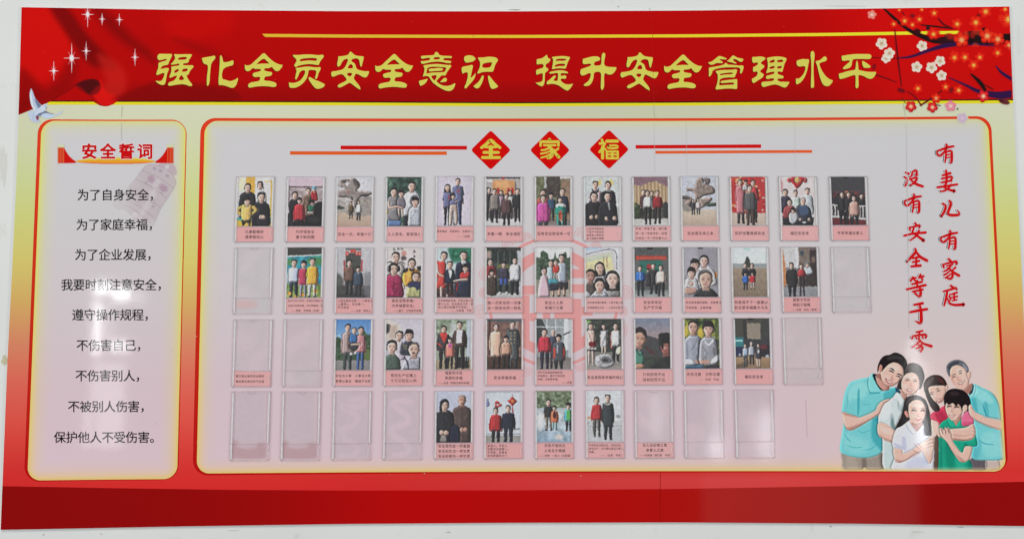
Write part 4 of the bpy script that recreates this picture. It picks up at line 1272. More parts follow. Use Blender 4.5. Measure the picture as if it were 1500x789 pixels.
for i, ch in enumerate('安全誓词'):
    g = Geo()
    write(g, ch, 119.4 + 27.2 * i, 222.0, 23.4, (232, 222, 214), -LAY * 7, bold=0.075)
    g.build('white_edging', M_VINYL, head)
    g = Geo()
    write(g, ch, 119.4 + 27.2 * i, 222.0, 23.4, (186, 8, 12), -LAY * 8, bold=0.036)
    g.build('character', M_VINYL, head)

# ---- the three lozenges with their bars
for (cx, cy), strokes in [((718.96, 219.9), [[(97,196,27),(140,165,30),(181,132,34),(222,165,30),(263,196,27)], [(132,191,22),(228,191,22)], [(118,240,26),(250,240,26)], [(105,287,27),(260,287,27)], [(181,190,36),(181,285,36)]]),
                          ((805.5, 220.0), [[(718,124,30),(718,136,30)], [(640,143,26),(798,143,26)], [(637,143,24),(637,180,20)], [(800,143,24),(800,180,20)], [(668,174,20),(772,174,20)], [(712,185,26),(742,220,32),(738,270,30),(718,290,24),(700,292,18)], [(718,200,17),(680,215,18),(645,220,16)], [(728,226,16),(690,242,17),(640,252,17)], [(732,252,16),(690,275,17),(642,288,16)], [(798,206,20),(765,228,20)], [(755,214,20),(775,250,26),(802,282,30)]]),
                          ((892.1, 218.9), [[(1197,124,22),(1205,142,24)], [(1180,158,24),(1224,158,24)], [(1222,165,20),(1205,200,24),(1176,236,22)], [(1204,190,28),(1204,292,28)], [(1222,205,18),(1238,222,16)], [(1244,137,28),(1340,137,28)], [(1256,178,18),(1334,178,18),(1334,200,18),(1256,200,18),(1256,178,18)], [(1246,232,20),(1340,232,20)], [(1244,293,22),(1342,293,22)], [(1243,232,20),(1243,293,20)], [(1343,232,20),(1343,293,20)], [(1293,232,22),(1293,293,22)], [(1246,260,16),(1340,260,16)]])]:
    g = Geo()
    w, h, q = 29.3, 29.0, 3.0
    dia = []
    for a, b in ((0, -1), (1, 0), (0, 1), (-1, 0)):
        px, py = cx + a * w, cy + b * h
        t = np.array([px - cx, py - cy]) / np.hypot(px - cx, py - cy)
        n2_ = np.array([-t[1], t[0]])
        for s in (-1, 0, 1):
            dia.append((px - t[0] * q * (0.35 + 0.65 * abs(s)) + n2_[0] * s * q, py - t[1] * q * (0.35 + 0.65 * abs(s)) + n2_[1] * s * q))
    g.poly(dia, (192, 6, 4), -LAY * 5)
    lz = g.build('lozenge', M_VINYL, board)
    g = Geo()
    for i, s in enumerate(strokes):
        strips(g, [(690 + x / 6.25, 185 + y / 6.25, w2 / 6.25) for x, y, w2 in s], (196, 182, 66), -LAY * 6 - i * 1.2e-5)
        for x, y, w2 in s:
            t = np.linspace(0, 2 * math.pi, 12, endpoint=False)
            r = w2 / 12.5
            g.poly([(690 + x / 6.25 + r * math.cos(a), 185 + y / 6.25 + r * math.sin(a)) for a in t], (196, 182, 66), -LAY * 6 - i * 1.2e-5 - 8e-6)
    g.build('character', M_VINYL, lz)
for x0, y0, x1, y1, c in [(499, 213.5, 684, 219, (190, 12, 12)), (425, 221.7, 654.5, 226.6, (208, 84, 30)), (931, 212.7, 1114.8, 217.8, (192, 10, 12)), (960, 221.2, 1189.5, 225.2, (212, 84, 36))]:
    sl = -1.3 / 230 if x0 > 900 else 0.3 / 200
    g = Geo()
    g.poly([(x0, y0), (x1, y0 + sl * (x1 - x0)), (x1, y1 + sl * (x1 - x0)), (x0, y1)], c, -LAY * 5)
    g.build('heading_bar', M_VINYL, board)

# ---- the two brush-written columns
YOU = [[(170,45,13),(178,62,17),(155,112,13),(112,152,14),(87,140,12),(84,112,11),(118,96,13),(180,74,15),(240,62,12)], [(168,118,12),(166,165,12),(158,216,9)], [(170,117,10),(206,106,14),(222,116,14),(223,170,16),(219,214,15),(203,222,8)], [(178,145,8),(207,140,8)], [(177,172,8),(207,166,8)]]
WORDS = [(1360, 205, 6.567, YOU),
         (1360, 205, 6.567, [[(135,342,12),(170,332,14),(208,320,16)], [(168,295,13),(174,345,15),(170,420,12)], [(128,373,12),(180,362,12),(224,353,14),(216,396,12)], [(122,410,10),(215,392,14)], [(85,456,13),(160,446,14),(275,428,13)], [(166,420,12),(152,455,12),(190,477,13),(248,492,18)], [(216,430,12),(190,465,12),(150,490,12),(110,495,7)]]),
         (1360, 205, 6.567, [[(135,612,12),(165,636,15),(150,690,16),(120,737,13)], [(200,586,13),(216,610,18),(196,670,16),(185,706,16),(216,723,18),(286,720,16),(295,703,10),(276,676,6)]]),
         (1360 + 5.4, 205 + 126.3, 6.567, YOU),
         (1360, 330, 6.067, [[(178,298,12),(197,318,14)], [(125,345,8),(135,372,13)], [(138,346,10),(190,331,12),(252,323,15),(243,347,9)], [(160,361,8),(215,346,9)], [(202,354,9),(172,390,12),(135,410,8)], [(172,378,9),(205,402,12),(215,440,14),(196,474,14),(160,466,8)], [(192,403,8),(165,425,10),(138,440,11)], [(198,430,8),(175,450,9),(148,466,9)], [(238,374,12),(205,405,7)], [(206,402,9),(236,426,14),(270,446,16)]]),
         (1360, 330, 6.067, [[(198,534,12),(216,552,15)], [(135,586,11),(190,571,12),(242,555,15),(250,572,8)], [(167,578,11),(157,640,14),(138,712,9)], [(192,610,8),(182,640,8),(202,642,8),(178,682,7)], [(206,612,9),(252,596,12)], [(226,602,10),(228,666,10)], [(206,642,8),(256,630,10)], [(210,668,8),(252,660,8)], [(170,652,8),(187,690,12),(232,706,14),(312,702,17)]]),
         (1310, 240, 6.567, [[(108,84,11),(137,97,15)], [(93,124,9),(117,142,14)], [(102,214,10),(116,190,15),(126,154,7)], [(172,76,9),(167,110,12),(145,132,7)], [(170,82,8),(205,62,14),(215,86,14),(203,114,10),(226,106,7)], [(146,150,10),(215,131,14),(196,176,14),(150,211,9)], [(160,156,9),(202,191,16),(272,218,15)]]),
         (1312.3, 278.0, 6.567, YOU),
         (1310, 240, 6.567, [[(200,570,13),(211,592,13)], [(143,610,9),(150,634,13)], [(154,611,10),(200,601,12),(246,590,14),(236,616,8)], [(186,620,11),(174,660,13),(206,682,13),(281,737,18)], [(93,691,12),(180,671,14),(300,660,15)], [(237,640,12),(211,690,13),(150,737,8)]]),
         (1310, 350, 4.633, [[(141,66,9),(145,86,12),(117,120,12),(84,157,7)], [(146,86,9),(176,121,12),(220,146,13)], [(126,131,8),(166,122,10)], [(124,156,8),(168,148,10)], [(149,122,8),(147,182,10)], [(114,186,9),(176,180,12)]]),
         (1310, 350, 4.633, [[(126,258,8),(110,286,8)], [(114,273,7),(146,262,8)], [(178,240,8),(165,263,8)], [(165,262,7),(196,252,10)], [(134,276,8),(146,286,8)], [(184,265,8),(191,276,8)], [(119,306,8),(186,290,10)], [(155,281,8),(153,330,8)], [(84,341,9),(150,326,10),(211,312,11)], [(124,356,8),(191,342,10)], [(172,330,9),(178,360,12),(172,389,12),(150,380,5)], [(138,364,8),(149,376,10)]]),
         (1310, 350, 4.633, [[(134,446,9),(191,435,12)], [(104,496,9),(160,485,12),(221,475,11)], [(170,441,8),(180,490,12),(182,550,14),(174,571,11),(145,556,5)]]),
         (1310, 350, 4.633, [[(150,631,8),(191,622,8)], [(125,659,9),(119,677,8)], [(130,656,7),(172,650,9),(216,650,12),(209,671,5)], [(170,630,8),(165,681,8)], [(144,664,6),(151,674,7)], [(189,662,6),(195,671,7)], [(178,686,7),(152,711,9),(119,736,6)], [(170,691,7),(205,711,10),(250,726,13)], [(164,720,7),(186,715,8)], [(149,741,7),(192,730,10),(179,762,9)]])]
slog = empty('slogan_lettering', parent=board)
for x0, y0, zs, strokes in WORDS:
    ga, gb, gc = Geo(), Geo(), Geo()
    for i, s in enumerate(strokes):
        q = [(x0 + x / zs, y0 + y / zs, 1.5 * w / zs) for x, y, w in s]
        strips(ga, [(x - 2.6, y - 0.2, w * 0.7) for x, y, w in q], (52, 54, 56), -LAY * 5 - i * 9e-6)
        for j, (gg, lay, gr, cc) in enumerate(((gb, 6.5, 1.15, None), (gc, 8, 0.25, (188, 12, 18)))):
            cc = cc or tuple(wide_col(np.float64(q[0][0]), np.float64(q[0][1])) + 6)
            strips(gg, q, cc, -LAY * lay - i * 9e-6, grow=gr)
            for x, y, w in (q[0], q[-1]):
                r = w / 2 + gr
                gg.poly([(x + r * math.cos(a), y + r * math.sin(a)) for a in np.linspace(0, 2 * math.pi, 10, endpoint=False)], cc, -LAY * lay - i * 9e-6 - 5e-6)
    ga.build('black_edging', M_VINYL, slog)
    gb.build('white_edging', M_VINYL, slog)
    gc.build('character', M_VINYL, slog)

# ---- pale red round good-luck emblem under the photographs
em = empty('round_emblem', parent=board)
EC, EY = 810.5, 442.0
ER = (206, 144, 143)


def arc(r0, r1, a0, a1, n=40):
    t = np.linspace(math.radians(a0), math.radians(a1), n)
    return [(EC + r1 * math.cos(a), EY + r1 * math.sin(a)) for a in t] + [(EC + r0 * math.cos(a), EY + r0 * math.sin(a)) for a in t[::-1]]


g = Geo()
for k in range(4):
    g.poly(arc(91.5, 96, k * 90, k * 90 + 90, 24), ER, -LAY * 4)
g.build('ring', M_VINYL, em)
g = Geo()
for k in range(2):
    g.poly(arc(62, 78, 190 + k * 80, 270 + k * 80, 20), ER, -LAY * 4)
    g.poly(arc(66, 80, 25 + k * 65, 90 + k * 65, 20), ER, -LAY * 4)
for x0, y0, x1, y1 in [(813, 394, 872, 407), (813, 416, 872, 428.5), (765, 418, 811, 431), (765, 432, 775.5, 507), (838, 437.5, 851.5, 508), (786, 436, 838, 449), (776, 458, 786, 470), (795, 458, 806, 470), (812, 455, 838, 470), (852, 449, 868, 462)]:
    g.poly([(x0, y0), (x1, y0), (x1, y1), (x0, y1)], ER, -LAY * 4.3)
g.build('stylised_character', M_VINYL, em)
g = Geo()
for k in range(24):
    a = 2 * math.pi * (k + 0.5) / 24
    big = 9.5 if k % 2 else 7.0
    rr0 = 107 if k % 2 else 102
    cx, cy = EC + rr0 * math.cos(a), EY + rr0 * math.sin(a)
    for r, tt in ((big, 250), (big * 0.62, 300), (big * 0.3, 330)):
        n = 18
        t = np.linspace(-math.radians(tt) / 2, math.radians(tt) / 2, n) + a
        o = [(cx + (r + 0.5) * math.cos(q), cy + (r + 0.5) * math.sin(q)) for q in t]
        i2 = [(cx + (r - 0.5) * math.cos(q), cy + (r - 0.5) * math.sin(q)) for q in t]
        for q in range(n - 1):
            g.poly([o[q], o[q + 1], i2[q + 1], i2[q]], (206, 152, 153), -LAY * 4.6 - (k % 2) * 1e-6)
g.build('cloud_scrolls', M_VINYL, em)

# ---- joins between the printed strips, fine scratches
g = Geo()
for x0, y0, x1, y1, w, c in [(955, 17, 957, 150, 0.4, (184, 24, 20)), (957, 152, 959, 174, 0.5, (162, 172, 142)), (958, 178, 959, 255, 0.32, (178, 178, 178)), (967, 692, 967, 764, 0.5, (140, 0, 0)), (1164, 178, 1164.5, 250, 0.32, (177, 177, 177)), (1180, 585, 1182, 640, 0.5, (186, 164, 170)),
                             (1322, 150, 1327, 176, 0.5, (158, 166, 136)), (1327, 180, 1331, 480, 0.5, (176, 176, 176)), (179, 155, 178, 172, 0.5, (150, 160, 130)), (178, 180, 178, 206, 0.5, (164, 166, 168)), (1005, 180, 1006, 260, 0.32, (179, 179, 179))]:
    g.poly([(x0, y0), (x0 + w, y0), (x1 + w, y1), (x1, y1)], c, -LAY * 8.5)
g.build('panel_joins', M_VINYL, board)
g = Geo()
rs = random.Random(21)
for _ in range(90):
    x, y = rs.uniform(60, 1440), rs.uniform(30, 700)
    if 165 < y < 690 and 330 < x < 1290:
        continue
    w = rs.uniform(0.3, 0.8)
    t = rs.choice([(150, 146, 140), (214, 200, 190), (176, 170, 160)]) if y > 178 else (196, 60, 50)
    if y > 150 and y < 178:
        t = (150, 150, 120)
    g.poly([(x + w * math.cos(a) * rs.uniform(0.7, 1.3), y + w * math.sin(a)) for a in np.linspace(0, 6.28, 6, endpoint=False)], t, -LAY * 8.6)
o = g.build('specks_of_dirt', M_VINYL, board)

# ------------------------------------------------------------------ the printed family at the lower right of the board
Z = 4.15
P = decal((1226, 505, 1474, 694), Z, 0.45)
OX = 1226 - 1220            # drawing coordinates below count from pixel 1220


def fx(pts):
    return [((q[0] - OX * Z), *q[1:]) for q in pts]


def rt(pts):                # measured on the second enlargement, 120 pixels further right
    return [((q[0] + 120 * Z - OX * Z), *q[1:]) for q in pts]


def z3(pts):                # measured on the third enlargement (from 1280, 520, enlarged 4.64 times)
    return [((1280 + q[0] / 4.64 - 1226) * Z, (520 + q[1] / 4.64 - 505) * Z, *[w * Z / 4.64 for w in q[2:]]) for q in pts]


def z4(pts):                # from 1220, 505, enlarged 7.89 times
    return [((1220 + q[0] / 7.89 - 1226) * Z, (q[1] / 7.89) * Z, *[w * Z / 7.89 for w in q[2:]]) for q in pts]


def z5(pts):                # from 1340, 515, enlarged 8.77 times
    return [((1340 + q[0] / 8.77 - 1226) * Z, (515 + q[1] / 8.77 - 505) * Z, *[w * Z / 8.77 for w in q[2:]]) for q in pts]


def z6(pts):                # from 1290, 515, enlarged 8.77 times
    return [((1290 + q[0] / 8.77 - 1226) * Z, (515 + q[1] / 8.77 - 505) * Z, *[w * Z / 8.77 for w in q[2:]]) for q in pts]


FS, FD, FL = (212, 174, 160), (160, 112, 100), (232, 202, 192)
CY, CD, CL = (112, 190, 194), (52, 150, 160), (150, 208, 208)
BK = (30, 24, 26)


def ink(col, pts, **k):
    P.p(col, pts, **k)


def tone(col, pts, a=0.5, soft=16, **k):
    P.p(col, pts, soft=soft, a=a, mark=False, clip=True, **k)


def wrinkle(col, pts, a=0.8, soft=5):
    P.l(col, pts, soft=soft, a=a, mark=False, clip=True)


def detail(col, pts, soft=2.4, a=0.95):
    P.l(col, [(q[0], q[1], q[2] * 1.35) for q in pts], soft=soft, a=a, mark=False)


# the older man
P.new('person')
ink((92, 84, 90), rt([(345, 680), (432, 690), (434, 756), (345, 758)]))
ink((176, 160, 158), rt([(432, 694), (500, 690), (520, 740), (500, 756), (434, 758)]), soft=12, a=0.7)
ink(CY, rt([(325, 300), (350, 235), (400, 255), (470, 290), (508, 350), (526, 440), (528, 520), (540, 620), (544, 690), (430, 700), (345, 682), (360, 560), (352, 450), (325, 400)]))
tone(CD, rt([(330, 320), (372, 330), (385, 420), (420, 430), (400, 470), (360, 450), (340, 400)]), 0.6)
tone(CD, rt([(420, 350), (440, 345), (450, 430), (430, 440)]), 0.5, 12)
tone(CL, rt([(360, 260), (440, 290), (480, 350), (440, 350), (380, 320)]), 0.6)
tone(CL, rt([(400, 560), (470, 520), (530, 560), (530, 660), (440, 680)]), 0.5, 40)
tone(CD, rt([(352, 560), (400, 580), (390, 680), (345, 684)]), 0.4, 30)
wrinkle(CD, rt([(390, 580, 3), (430, 600, 7), (480, 605, 3)]))
wrinkle((30, 130, 150), rt([(412, 360, 3), (425, 400, 8), (440, 440, 3)]))
ink(FD, rt([(292, 262), (345, 232), (352, 268), (330, 296), (300, 282)]))
ink((140, 200, 204), rt([(338, 290), (352, 240), (372, 250), (368, 285), (348, 318), (332, 318)]))
ink((34, 46, 60), rt([(330, 296), (346, 268), (352, 238), (358, 250), (352, 282), (336, 302)]), soft=4)
ink(FS, rt([(213, 165), (228, 132), (262, 122), (300, 138), (322, 180), (330, 215), (322, 252), (300, 272), (272, 268), (238, 240), (218, 205)]))
tone(FD, rt([(214, 180), (232, 190), (236, 222), (262, 262), (240, 245), (220, 210)]), 0.55, 12)
tone(FL, rt([(250, 140), (295, 150), (300, 180), (262, 180)]), 0.5, 20)
tone(FL, rt([(285, 190), (318, 196), (312, 225), (288, 215)]), 0.5, 14)
ink(FS, rt([(318, 168), (336, 158), (342, 180), (332, 208), (322, 200)]))
ink((96, 98, 106), rt([(192, 155), (192, 130), (212, 104), (252, 88), (292, 98), (318, 126), (328, 152), (318, 168), (302, 142), (262, 122), (230, 130), (214, 152), (214, 190), (204, 185)]))
tone((52, 52, 60), rt([(200, 130), (230, 102), (268, 98), (262, 116), (224, 128), (210, 152)]), 0.7, 10)
tone((160, 166, 174), rt([(290, 110), (318, 135), (326, 158), (312, 150), (296, 132)]), 0.6, 8)
for q in ([(480, 300, 5), (505, 288, 9), (528, 290, 5)], [(560, 258, 5), (585, 245, 10), (606, 248, 5)]):
    detail((84, 74, 76), z5([(x * 8.77 / 8.77, y, w) for x, y, w in q]), a=0.8)
for q in ([(484, 326, 5), (505, 316, 9), (526, 318, 4)], [(566, 282, 5), (588, 272, 9), (606, 276, 4)]):
    detail((66, 46, 46), z5(q))
detail((170, 116, 104), z5([(545, 320, 6), (560, 360, 10), (590, 356, 8)]), a=0.6, soft=6)
ink((236, 212, 206), z5([(562, 404), (600, 392), (640, 366), (632, 388), (600, 408), (575, 416)]), soft=4)
detail((150, 70, 70), z5([(560, 410, 5), (600, 416, 8), (640, 374, 5)]), a=0.8)
detail((168, 112, 100), z5([(540, 380, 4), (556, 410, 7), (566, 430, 4)]), a=0.5, soft=6)
detail((168, 112, 100), z5([(632, 340, 4), (652, 366, 7), (650, 390, 4)]), a=0.5, soft=6)

# the younger man
P.new('person')
ink((148, 136, 126), fx([(48, 648), (100, 672), (190, 682), (300, 652), (310, 700), (312, 752), (205, 756), (190, 728), (178, 756), (64, 756), (56, 700)]), sm=2)
tone((98, 86, 82), fx([(178, 680), (200, 682), (205, 750), (186, 745), (178, 756)]), 0.6, 14)
tone((100, 90, 84), fx([(280, 656), (305, 650), (314, 752), (290, 752)]), 0.5, 16)
tone((176, 164, 150), fx([(80, 680), (140, 690), (150, 756), (90, 756)]), 0.5, 26)
ink(CY, fx([(95, 238), (130, 216), (190, 200), (232, 190), (245, 175), (268, 186), (300, 268), (350, 258), (388, 258), (412, 292), (360, 320), (320, 348), (285, 400), (275, 450), (298, 550), (302, 640), (255, 674), (190, 685), (100, 674), (46, 648), (44, 600), (58, 520), (66, 440), (54, 398), (66, 310)]))
tone(CL, fx([(110, 250), (180, 220), (215, 260), (190, 320), (120, 330), (80, 360)]), 0.6, 30)
tone(CD, fx([(240, 440), (275, 440), (300, 560), (300, 640), (265, 610), (235, 560)]), 0.75, 26)
tone(CD, fx([(262, 385), (290, 370), (300, 420), (280, 470), (240, 450)]), 0.7, 14)
tone(CD, fx([(150, 280), (162, 276), (160, 400), (148, 420)]), 0.75, 8)
tone(CD, fx([(320, 280), (388, 262), (408, 290), (356, 318), (310, 330)]), 0.6, 12)
tone((30, 60, 84), fx([(378, 256), (400, 268), (412, 294), (392, 304)]), 0.9, 8)
tone(CL, fx([(70, 540), (160, 560), (220, 600), (180, 660), (80, 640)]), 0.4, 40)
for q in ([(70, 540, 3), (90, 570, 8), (110, 586, 3)], [(90, 610, 3), (130, 622, 7), (180, 620, 3)], [(150, 520, 2), (190, 530, 6), (250, 500, 3)], [(180, 640, 2), (230, 630, 6), (270, 600, 3)], [(175, 350, 2), (200, 362, 6), (235, 358, 2)], [(85, 300, 2), (90, 340, 7), (80, 385, 2)]):
    wrinkle(CD, fx(q), 0.55)
ink((150, 100, 90), fx([(255, 188), (300, 178), (345, 262), (318, 276), (290, 272)]))
ink((128, 200, 202), fx([(218, 200), (240, 172), (258, 180), (272, 230), (302, 268), (282, 290), (240, 294), (218, 260)]))
tone(CD, fx([(225, 285), (282, 286), (285, 295), (230, 298)]), 0.6, 5)
ink((24, 30, 36), fx([(240, 178), (268, 180), (258, 196), (300, 262), (290, 272), (262, 230)]), soft=4)
ink((190, 142, 130), fx([(262, 200), (285, 205), (330, 256), (318, 272), (298, 268), (270, 232)]))
ink(FS, fx([(292, 160), (318, 128), (350, 108), (384, 104), (415, 122), (428, 152), (424, 190), (404, 222), (372, 244), (338, 252), (310, 238), (296, 206)]))
tone((232, 200, 190), fx([(340, 130), (390, 120), (405, 150), (350, 165)]), 0.6, 20)
tone((228, 190, 178), fx([(310, 180), (345, 185), (335, 215), (308, 205)]), 0.55, 14)
tone(FD, fx([(298, 210), (330, 240), (380, 232), (410, 205), (385, 245), (340, 256), (308, 242)]), 0.5, 12)
ink((186, 128, 116), fx([(276, 140), (288, 120), (300, 128), (298, 158), (284, 164)]))
ink(BK, fx([(274, 168), (270, 140), (280, 104), (300, 74), (325, 62), (345, 60), (372, 46), (405, 52), (436, 76), (452, 112), (446, 150), (430, 176), (428, 150), (414, 124), (380, 106), (352, 110), (324, 130), (306, 150), (298, 160), (300, 126), (286, 120), (278, 146)]))
tone((70, 62, 64), fx([(330, 75), (380, 60), (420, 85), (380, 85), (340, 92)]), 0.6, 14)
detail((40, 30, 32), z4([(655, 268, 6), (685, 276, 12), (712, 302, 6)]))
detail((40, 30, 32), z4([(740, 334, 6), (768, 338, 12), (796, 356, 6)]))
detail((44, 28, 30), z4([(644, 294, 5), (672, 300, 12), (700, 322, 5)]))
detail((44, 28, 30), z4([(736, 356, 5), (760, 362, 11), (780, 378, 5)]))
detail((170, 112, 100), z4([(690, 350, 5), (678, 392, 14), (704, 400, 7)]), a=0.6, soft=6)
ink((236, 212, 206), z4([(612, 392), (640, 412), (690, 434), (668, 446), (640, 438), (620, 418)]), soft=3)
detail((168, 66, 72), z4([(606, 384, 4), (632, 428, 9), (664, 446, 9), (696, 438, 4)]), a=0.85)
detail((150, 60, 66), z4([(606, 384, 4), (645, 408, 5), (696, 436, 4)]), a=0.8)
ink(FS, fx([(58, 408), (100, 420), (140, 432), (165, 438), (250, 402), (268, 372), (290, 346), (328, 328), (358, 330), (356, 340), (322, 352), (352, 346), (350, 356), (320, 372), (300, 392), (282, 418), (210, 466), (120, 514), (88, 512), (68, 478)]))
tone(FD, fx([(66, 470), (90, 500), (200, 460), (285, 412), (250, 440), (130, 515), (84, 512)]), 0.6, 12)
tone(FD, fx([(58, 408), (140, 430), (150, 440), (70, 425)]), 0.6, 8)
for q in ([(300, 350, 2), (335, 340, 4), (357, 334, 2)], [(305, 362, 2), (330, 352, 4), (352, 346, 2)], [(296, 376, 2), (318, 366, 4), (338, 360, 2)]):
    wrinkle((160, 104, 94), fx(q), 0.7, 3)

# the grandmother
P.new('person')
WH, WD = (196, 204, 206), (146, 160, 166)
ink(WH, fx([(276, 478), (285, 420), (310, 360), (352, 330), (394, 288), (432, 330), (425, 400), (400, 470), (420, 600), (440, 755), (312, 752), (302, 640), (300, 570)]))
tone(WD, fx([(350, 420), (368, 430), (378, 520), (350, 510)]), 0.7, 10)
tone((88, 120, 116), fx([(352, 470), (362, 440), (376, 500), (362, 515)]), 0.7, 8)
tone((214, 218, 220), fx([(300, 390), (345, 350), (350, 420), (300, 460)]), 0.6, 22)
tone(WD, fx([(395, 350), (425, 340), (420, 400), (395, 390)]), 0.5, 12)
tone((176, 196, 196), fx([(310, 600), (370, 620), (370, 755), (315, 755)]), 0.5, 26)
ink((206, 212, 212), fx([(368, 322), (392, 285), (432, 332), (432, 352), (408, 370), (398, 340)]))
ink((178, 132, 120), fx([(410, 270), (450, 300), (440, 335), (425, 322)]))
ink((54, 46, 46), fx([(388, 254), (405, 215), (425, 190), (440, 140), (455, 116), (485, 108), (520, 118), (545, 145), (556, 190), (548, 225), (535, 262), (512, 270), (430, 270), (402, 268)]))
tone((92, 84, 76), fx([(460, 120), (500, 112), (530, 140), (500, 155), (460, 160)]), 0.6, 22)
ink(FS, fx([(418, 262), (416, 225), (430, 190), (455, 170), (490, 168), (515, 188), (526, 220), (524, 258), (508, 285), (480, 302), (450, 298), (430, 284)]))
tone(FL, fx([(440, 190), (490, 180), (505, 205), (450, 210)]), 0.6, 18)
tone(FL, fx([(425, 240), (450, 236), (452, 262), (430, 262)]), 0.5, 12)
for q in ([(318, 366, 5), (345, 352, 9), (368, 362, 5)], [(420, 374, 5), (444, 364, 9), (464, 376, 5)]):
    detail((64, 46, 46), z6([(x, y + 6, w) for x, y, w in q]))
    detail((104, 80, 76), z6([(x, y - 16, w * 0.8) for x, y, w in q]), a=0.6)
detail((178, 122, 112), z6([(392, 400, 5), (384, 436, 12), (406, 440, 7)]), a=0.5, soft=6)
ink((236, 212, 206), z6([(340, 476), (380, 492), (420, 486), (404, 504), (372, 508), (350, 496)]), soft=3)
detail((172, 84, 84), z6([(334, 474, 4), (352, 500, 8), (384, 514, 8), (424, 488, 4)]), a=0.8)
ink(FS, fx([(272, 478), (300, 472), (345, 492), (400, 538), (480, 566), (510, 575), (536, 596), (548, 625), (540, 640), (522, 622), (530, 650), (512, 648), (490, 622), (450, 606), (370, 592), (306, 568), (274, 542)]))
tone(FD, fx([(272, 530), (310, 560), (380, 585), (460, 600), (490, 620), (370, 598), (300, 572)]), 0.5, 10)
tone(FL, fx([(290, 490), (340, 505), (400, 550), (340, 545), (290, 520)]), 0.5, 20)

# the woman in pink
P.new('person')
PK, PD = (204, 62, 92), (150, 28, 56)
ink(PK, rt([(88, 440), (100, 415), (150, 385), (200, 360), (230, 420), (240, 470), (150, 500), (100, 462)]))
tone(PD, rt([(120, 410), (160, 395), (190, 440), (150, 470)]), 0.6, 16)
ink((42, 26, 28), rt([(56, 270), (54, 228), (88, 190), (135, 180), (172, 198), (195, 235), (196, 262), (160, 262), (120, 270), (112, 310), (128, 345), (146, 368), (152, 396), (122, 404), (94, 372), (72, 320), (62, 290)]))
tone((88, 72, 66), rt([(62, 240), (95, 200), (120, 200), (90, 240), (70, 280)]), 0.7, 14)
tone((96, 44, 40), rt([(130, 190), (165, 205), (185, 240), (150, 225)]), 0.5, 14)
ink(FS, rt([(82, 262), (105, 248), (150, 246), (186, 250), (190, 285), (182, 320), (165, 345), (142, 352), (116, 338), (94, 306)]))
tone(FL, rt([(105, 300), (125, 296), (128, 325), (108, 318)]), 0.5, 12)
tone(FD, rt([(150, 340), (182, 310), (186, 330), (162, 352)]), 0.5, 8)
ink(FS, rt([(192, 240), (202, 248), (202, 266), (194, 274), (186, 262)]))
for q in ([(190, 540, 4), (215, 528, 9), (240, 524, 4)], [(268, 494, 4), (290, 480, 9), (306, 474, 4)]):
    detail((70, 40, 38), z5([(x, y - 8, w) for x, y, w in q]), a=0.75)
for q in ([(194, 554, 4), (216, 544, 9), (240, 546, 4)], [(284, 512, 4), (304, 496, 9), (326, 494, 4)]):
    detail((50, 28, 28), z5(q))
ink((236, 212, 206), z5([(276, 632), (310, 618), (340, 592), (336, 612), (310, 634), (290, 640)]), soft=3)
detail((176, 60, 68), z5([(272, 630, 4), (306, 644, 8), (344, 594, 4)]), a=0.85)
detail((176, 120, 108), z5([(252, 570, 4), (268, 598, 9), (284, 592, 5)]), a=0.5, soft=6)

# the boy in green
P.new('person')
GR, GD = (28, 150, 122), (8, 104, 84)
ink(GR, rt([(152, 482), (190, 452), (212, 440), (250, 482), (278, 452), (310, 470), (360, 500), (372, 560), (378, 612), (330, 622), (332, 690), (342, 756), (140, 758), (146, 640), (142, 560)]))
tone(GD, rt([(180, 600), (230, 620), (240, 756), (200, 756)]), 0.45, 30)
tone((60, 178, 148), rt([(240, 600), (290, 720), (310, 756), (260, 756)]), 0.4, 24)
tone(GD, rt([(142, 560), (165, 560), (165, 756), (140, 756)]), 0.5, 14)
tone(GD, rt([(300, 600), (330, 625), (345, 756), (325, 756)]), 0.5, 14)
ink((178, 130, 116), rt([(222, 440), (278, 430), (284, 458), (250, 490), (226, 466)]))
ink((40, 164, 136), rt([(196, 452), (214, 438), (248, 486), (236, 500), (214, 488)]), soft=4)
ink((40, 164, 136), rt([(252, 488), (282, 448), (296, 462), (272, 496), (256, 502)]), soft=4)
ink(FS, rt([(186, 362), (210, 344), (260, 352), (288, 372), (290, 405), (278, 436), (256, 456), (228, 458), (206, 440), (190, 404)]))
ink(FS, rt([(292, 372), (312, 362), (320, 378), (312, 402), (296, 408)]))
tone(FL, rt([(205, 395), (225, 392), (228, 420), (210, 420)]), 0.5, 14)
tone(FD, rt([(258, 440), (284, 412), (282, 440), (262, 458)]), 0.5, 10)
ink((28, 20, 24), rt([(176, 345), (178, 308), (202, 274), (240, 264), (285, 272), (322, 300), (340, 345), (334, 385), (316, 412), (296, 412), (314, 400), (320, 372), (306, 362), (292, 374), (286, 402), (280, 378), (262, 358), (252, 372), (232, 352), (206, 362), (190, 352), (184, 374)]))
tone((70, 56, 58), rt([(210, 290), (250, 280), (270, 300), (230, 310)]), 0.45, 16)
for q in ([(196, 376, 4), (208, 370, 6), (222, 374, 4)], [(240, 380, 4), (254, 374, 6), (268, 380, 4)]):
    detail((44, 28, 30), rt(q))
    detail((70, 48, 46), rt([(x, y - 10, w * 0.7) for x, y, w in q]), a=0.55)
detail((176, 118, 106), rt([(230, 386, 3), (222, 404, 6), (234, 408, 4)]), a=0.55, soft=5)
ink((236, 212, 206), rt([(206, 424), (226, 430), (248, 424), (240, 436), (224, 440), (212, 434)]), soft=2.5)
detail((164, 80, 80), rt([(204, 422, 2), (224, 440, 4), (250, 422, 2)]), a=0.8)

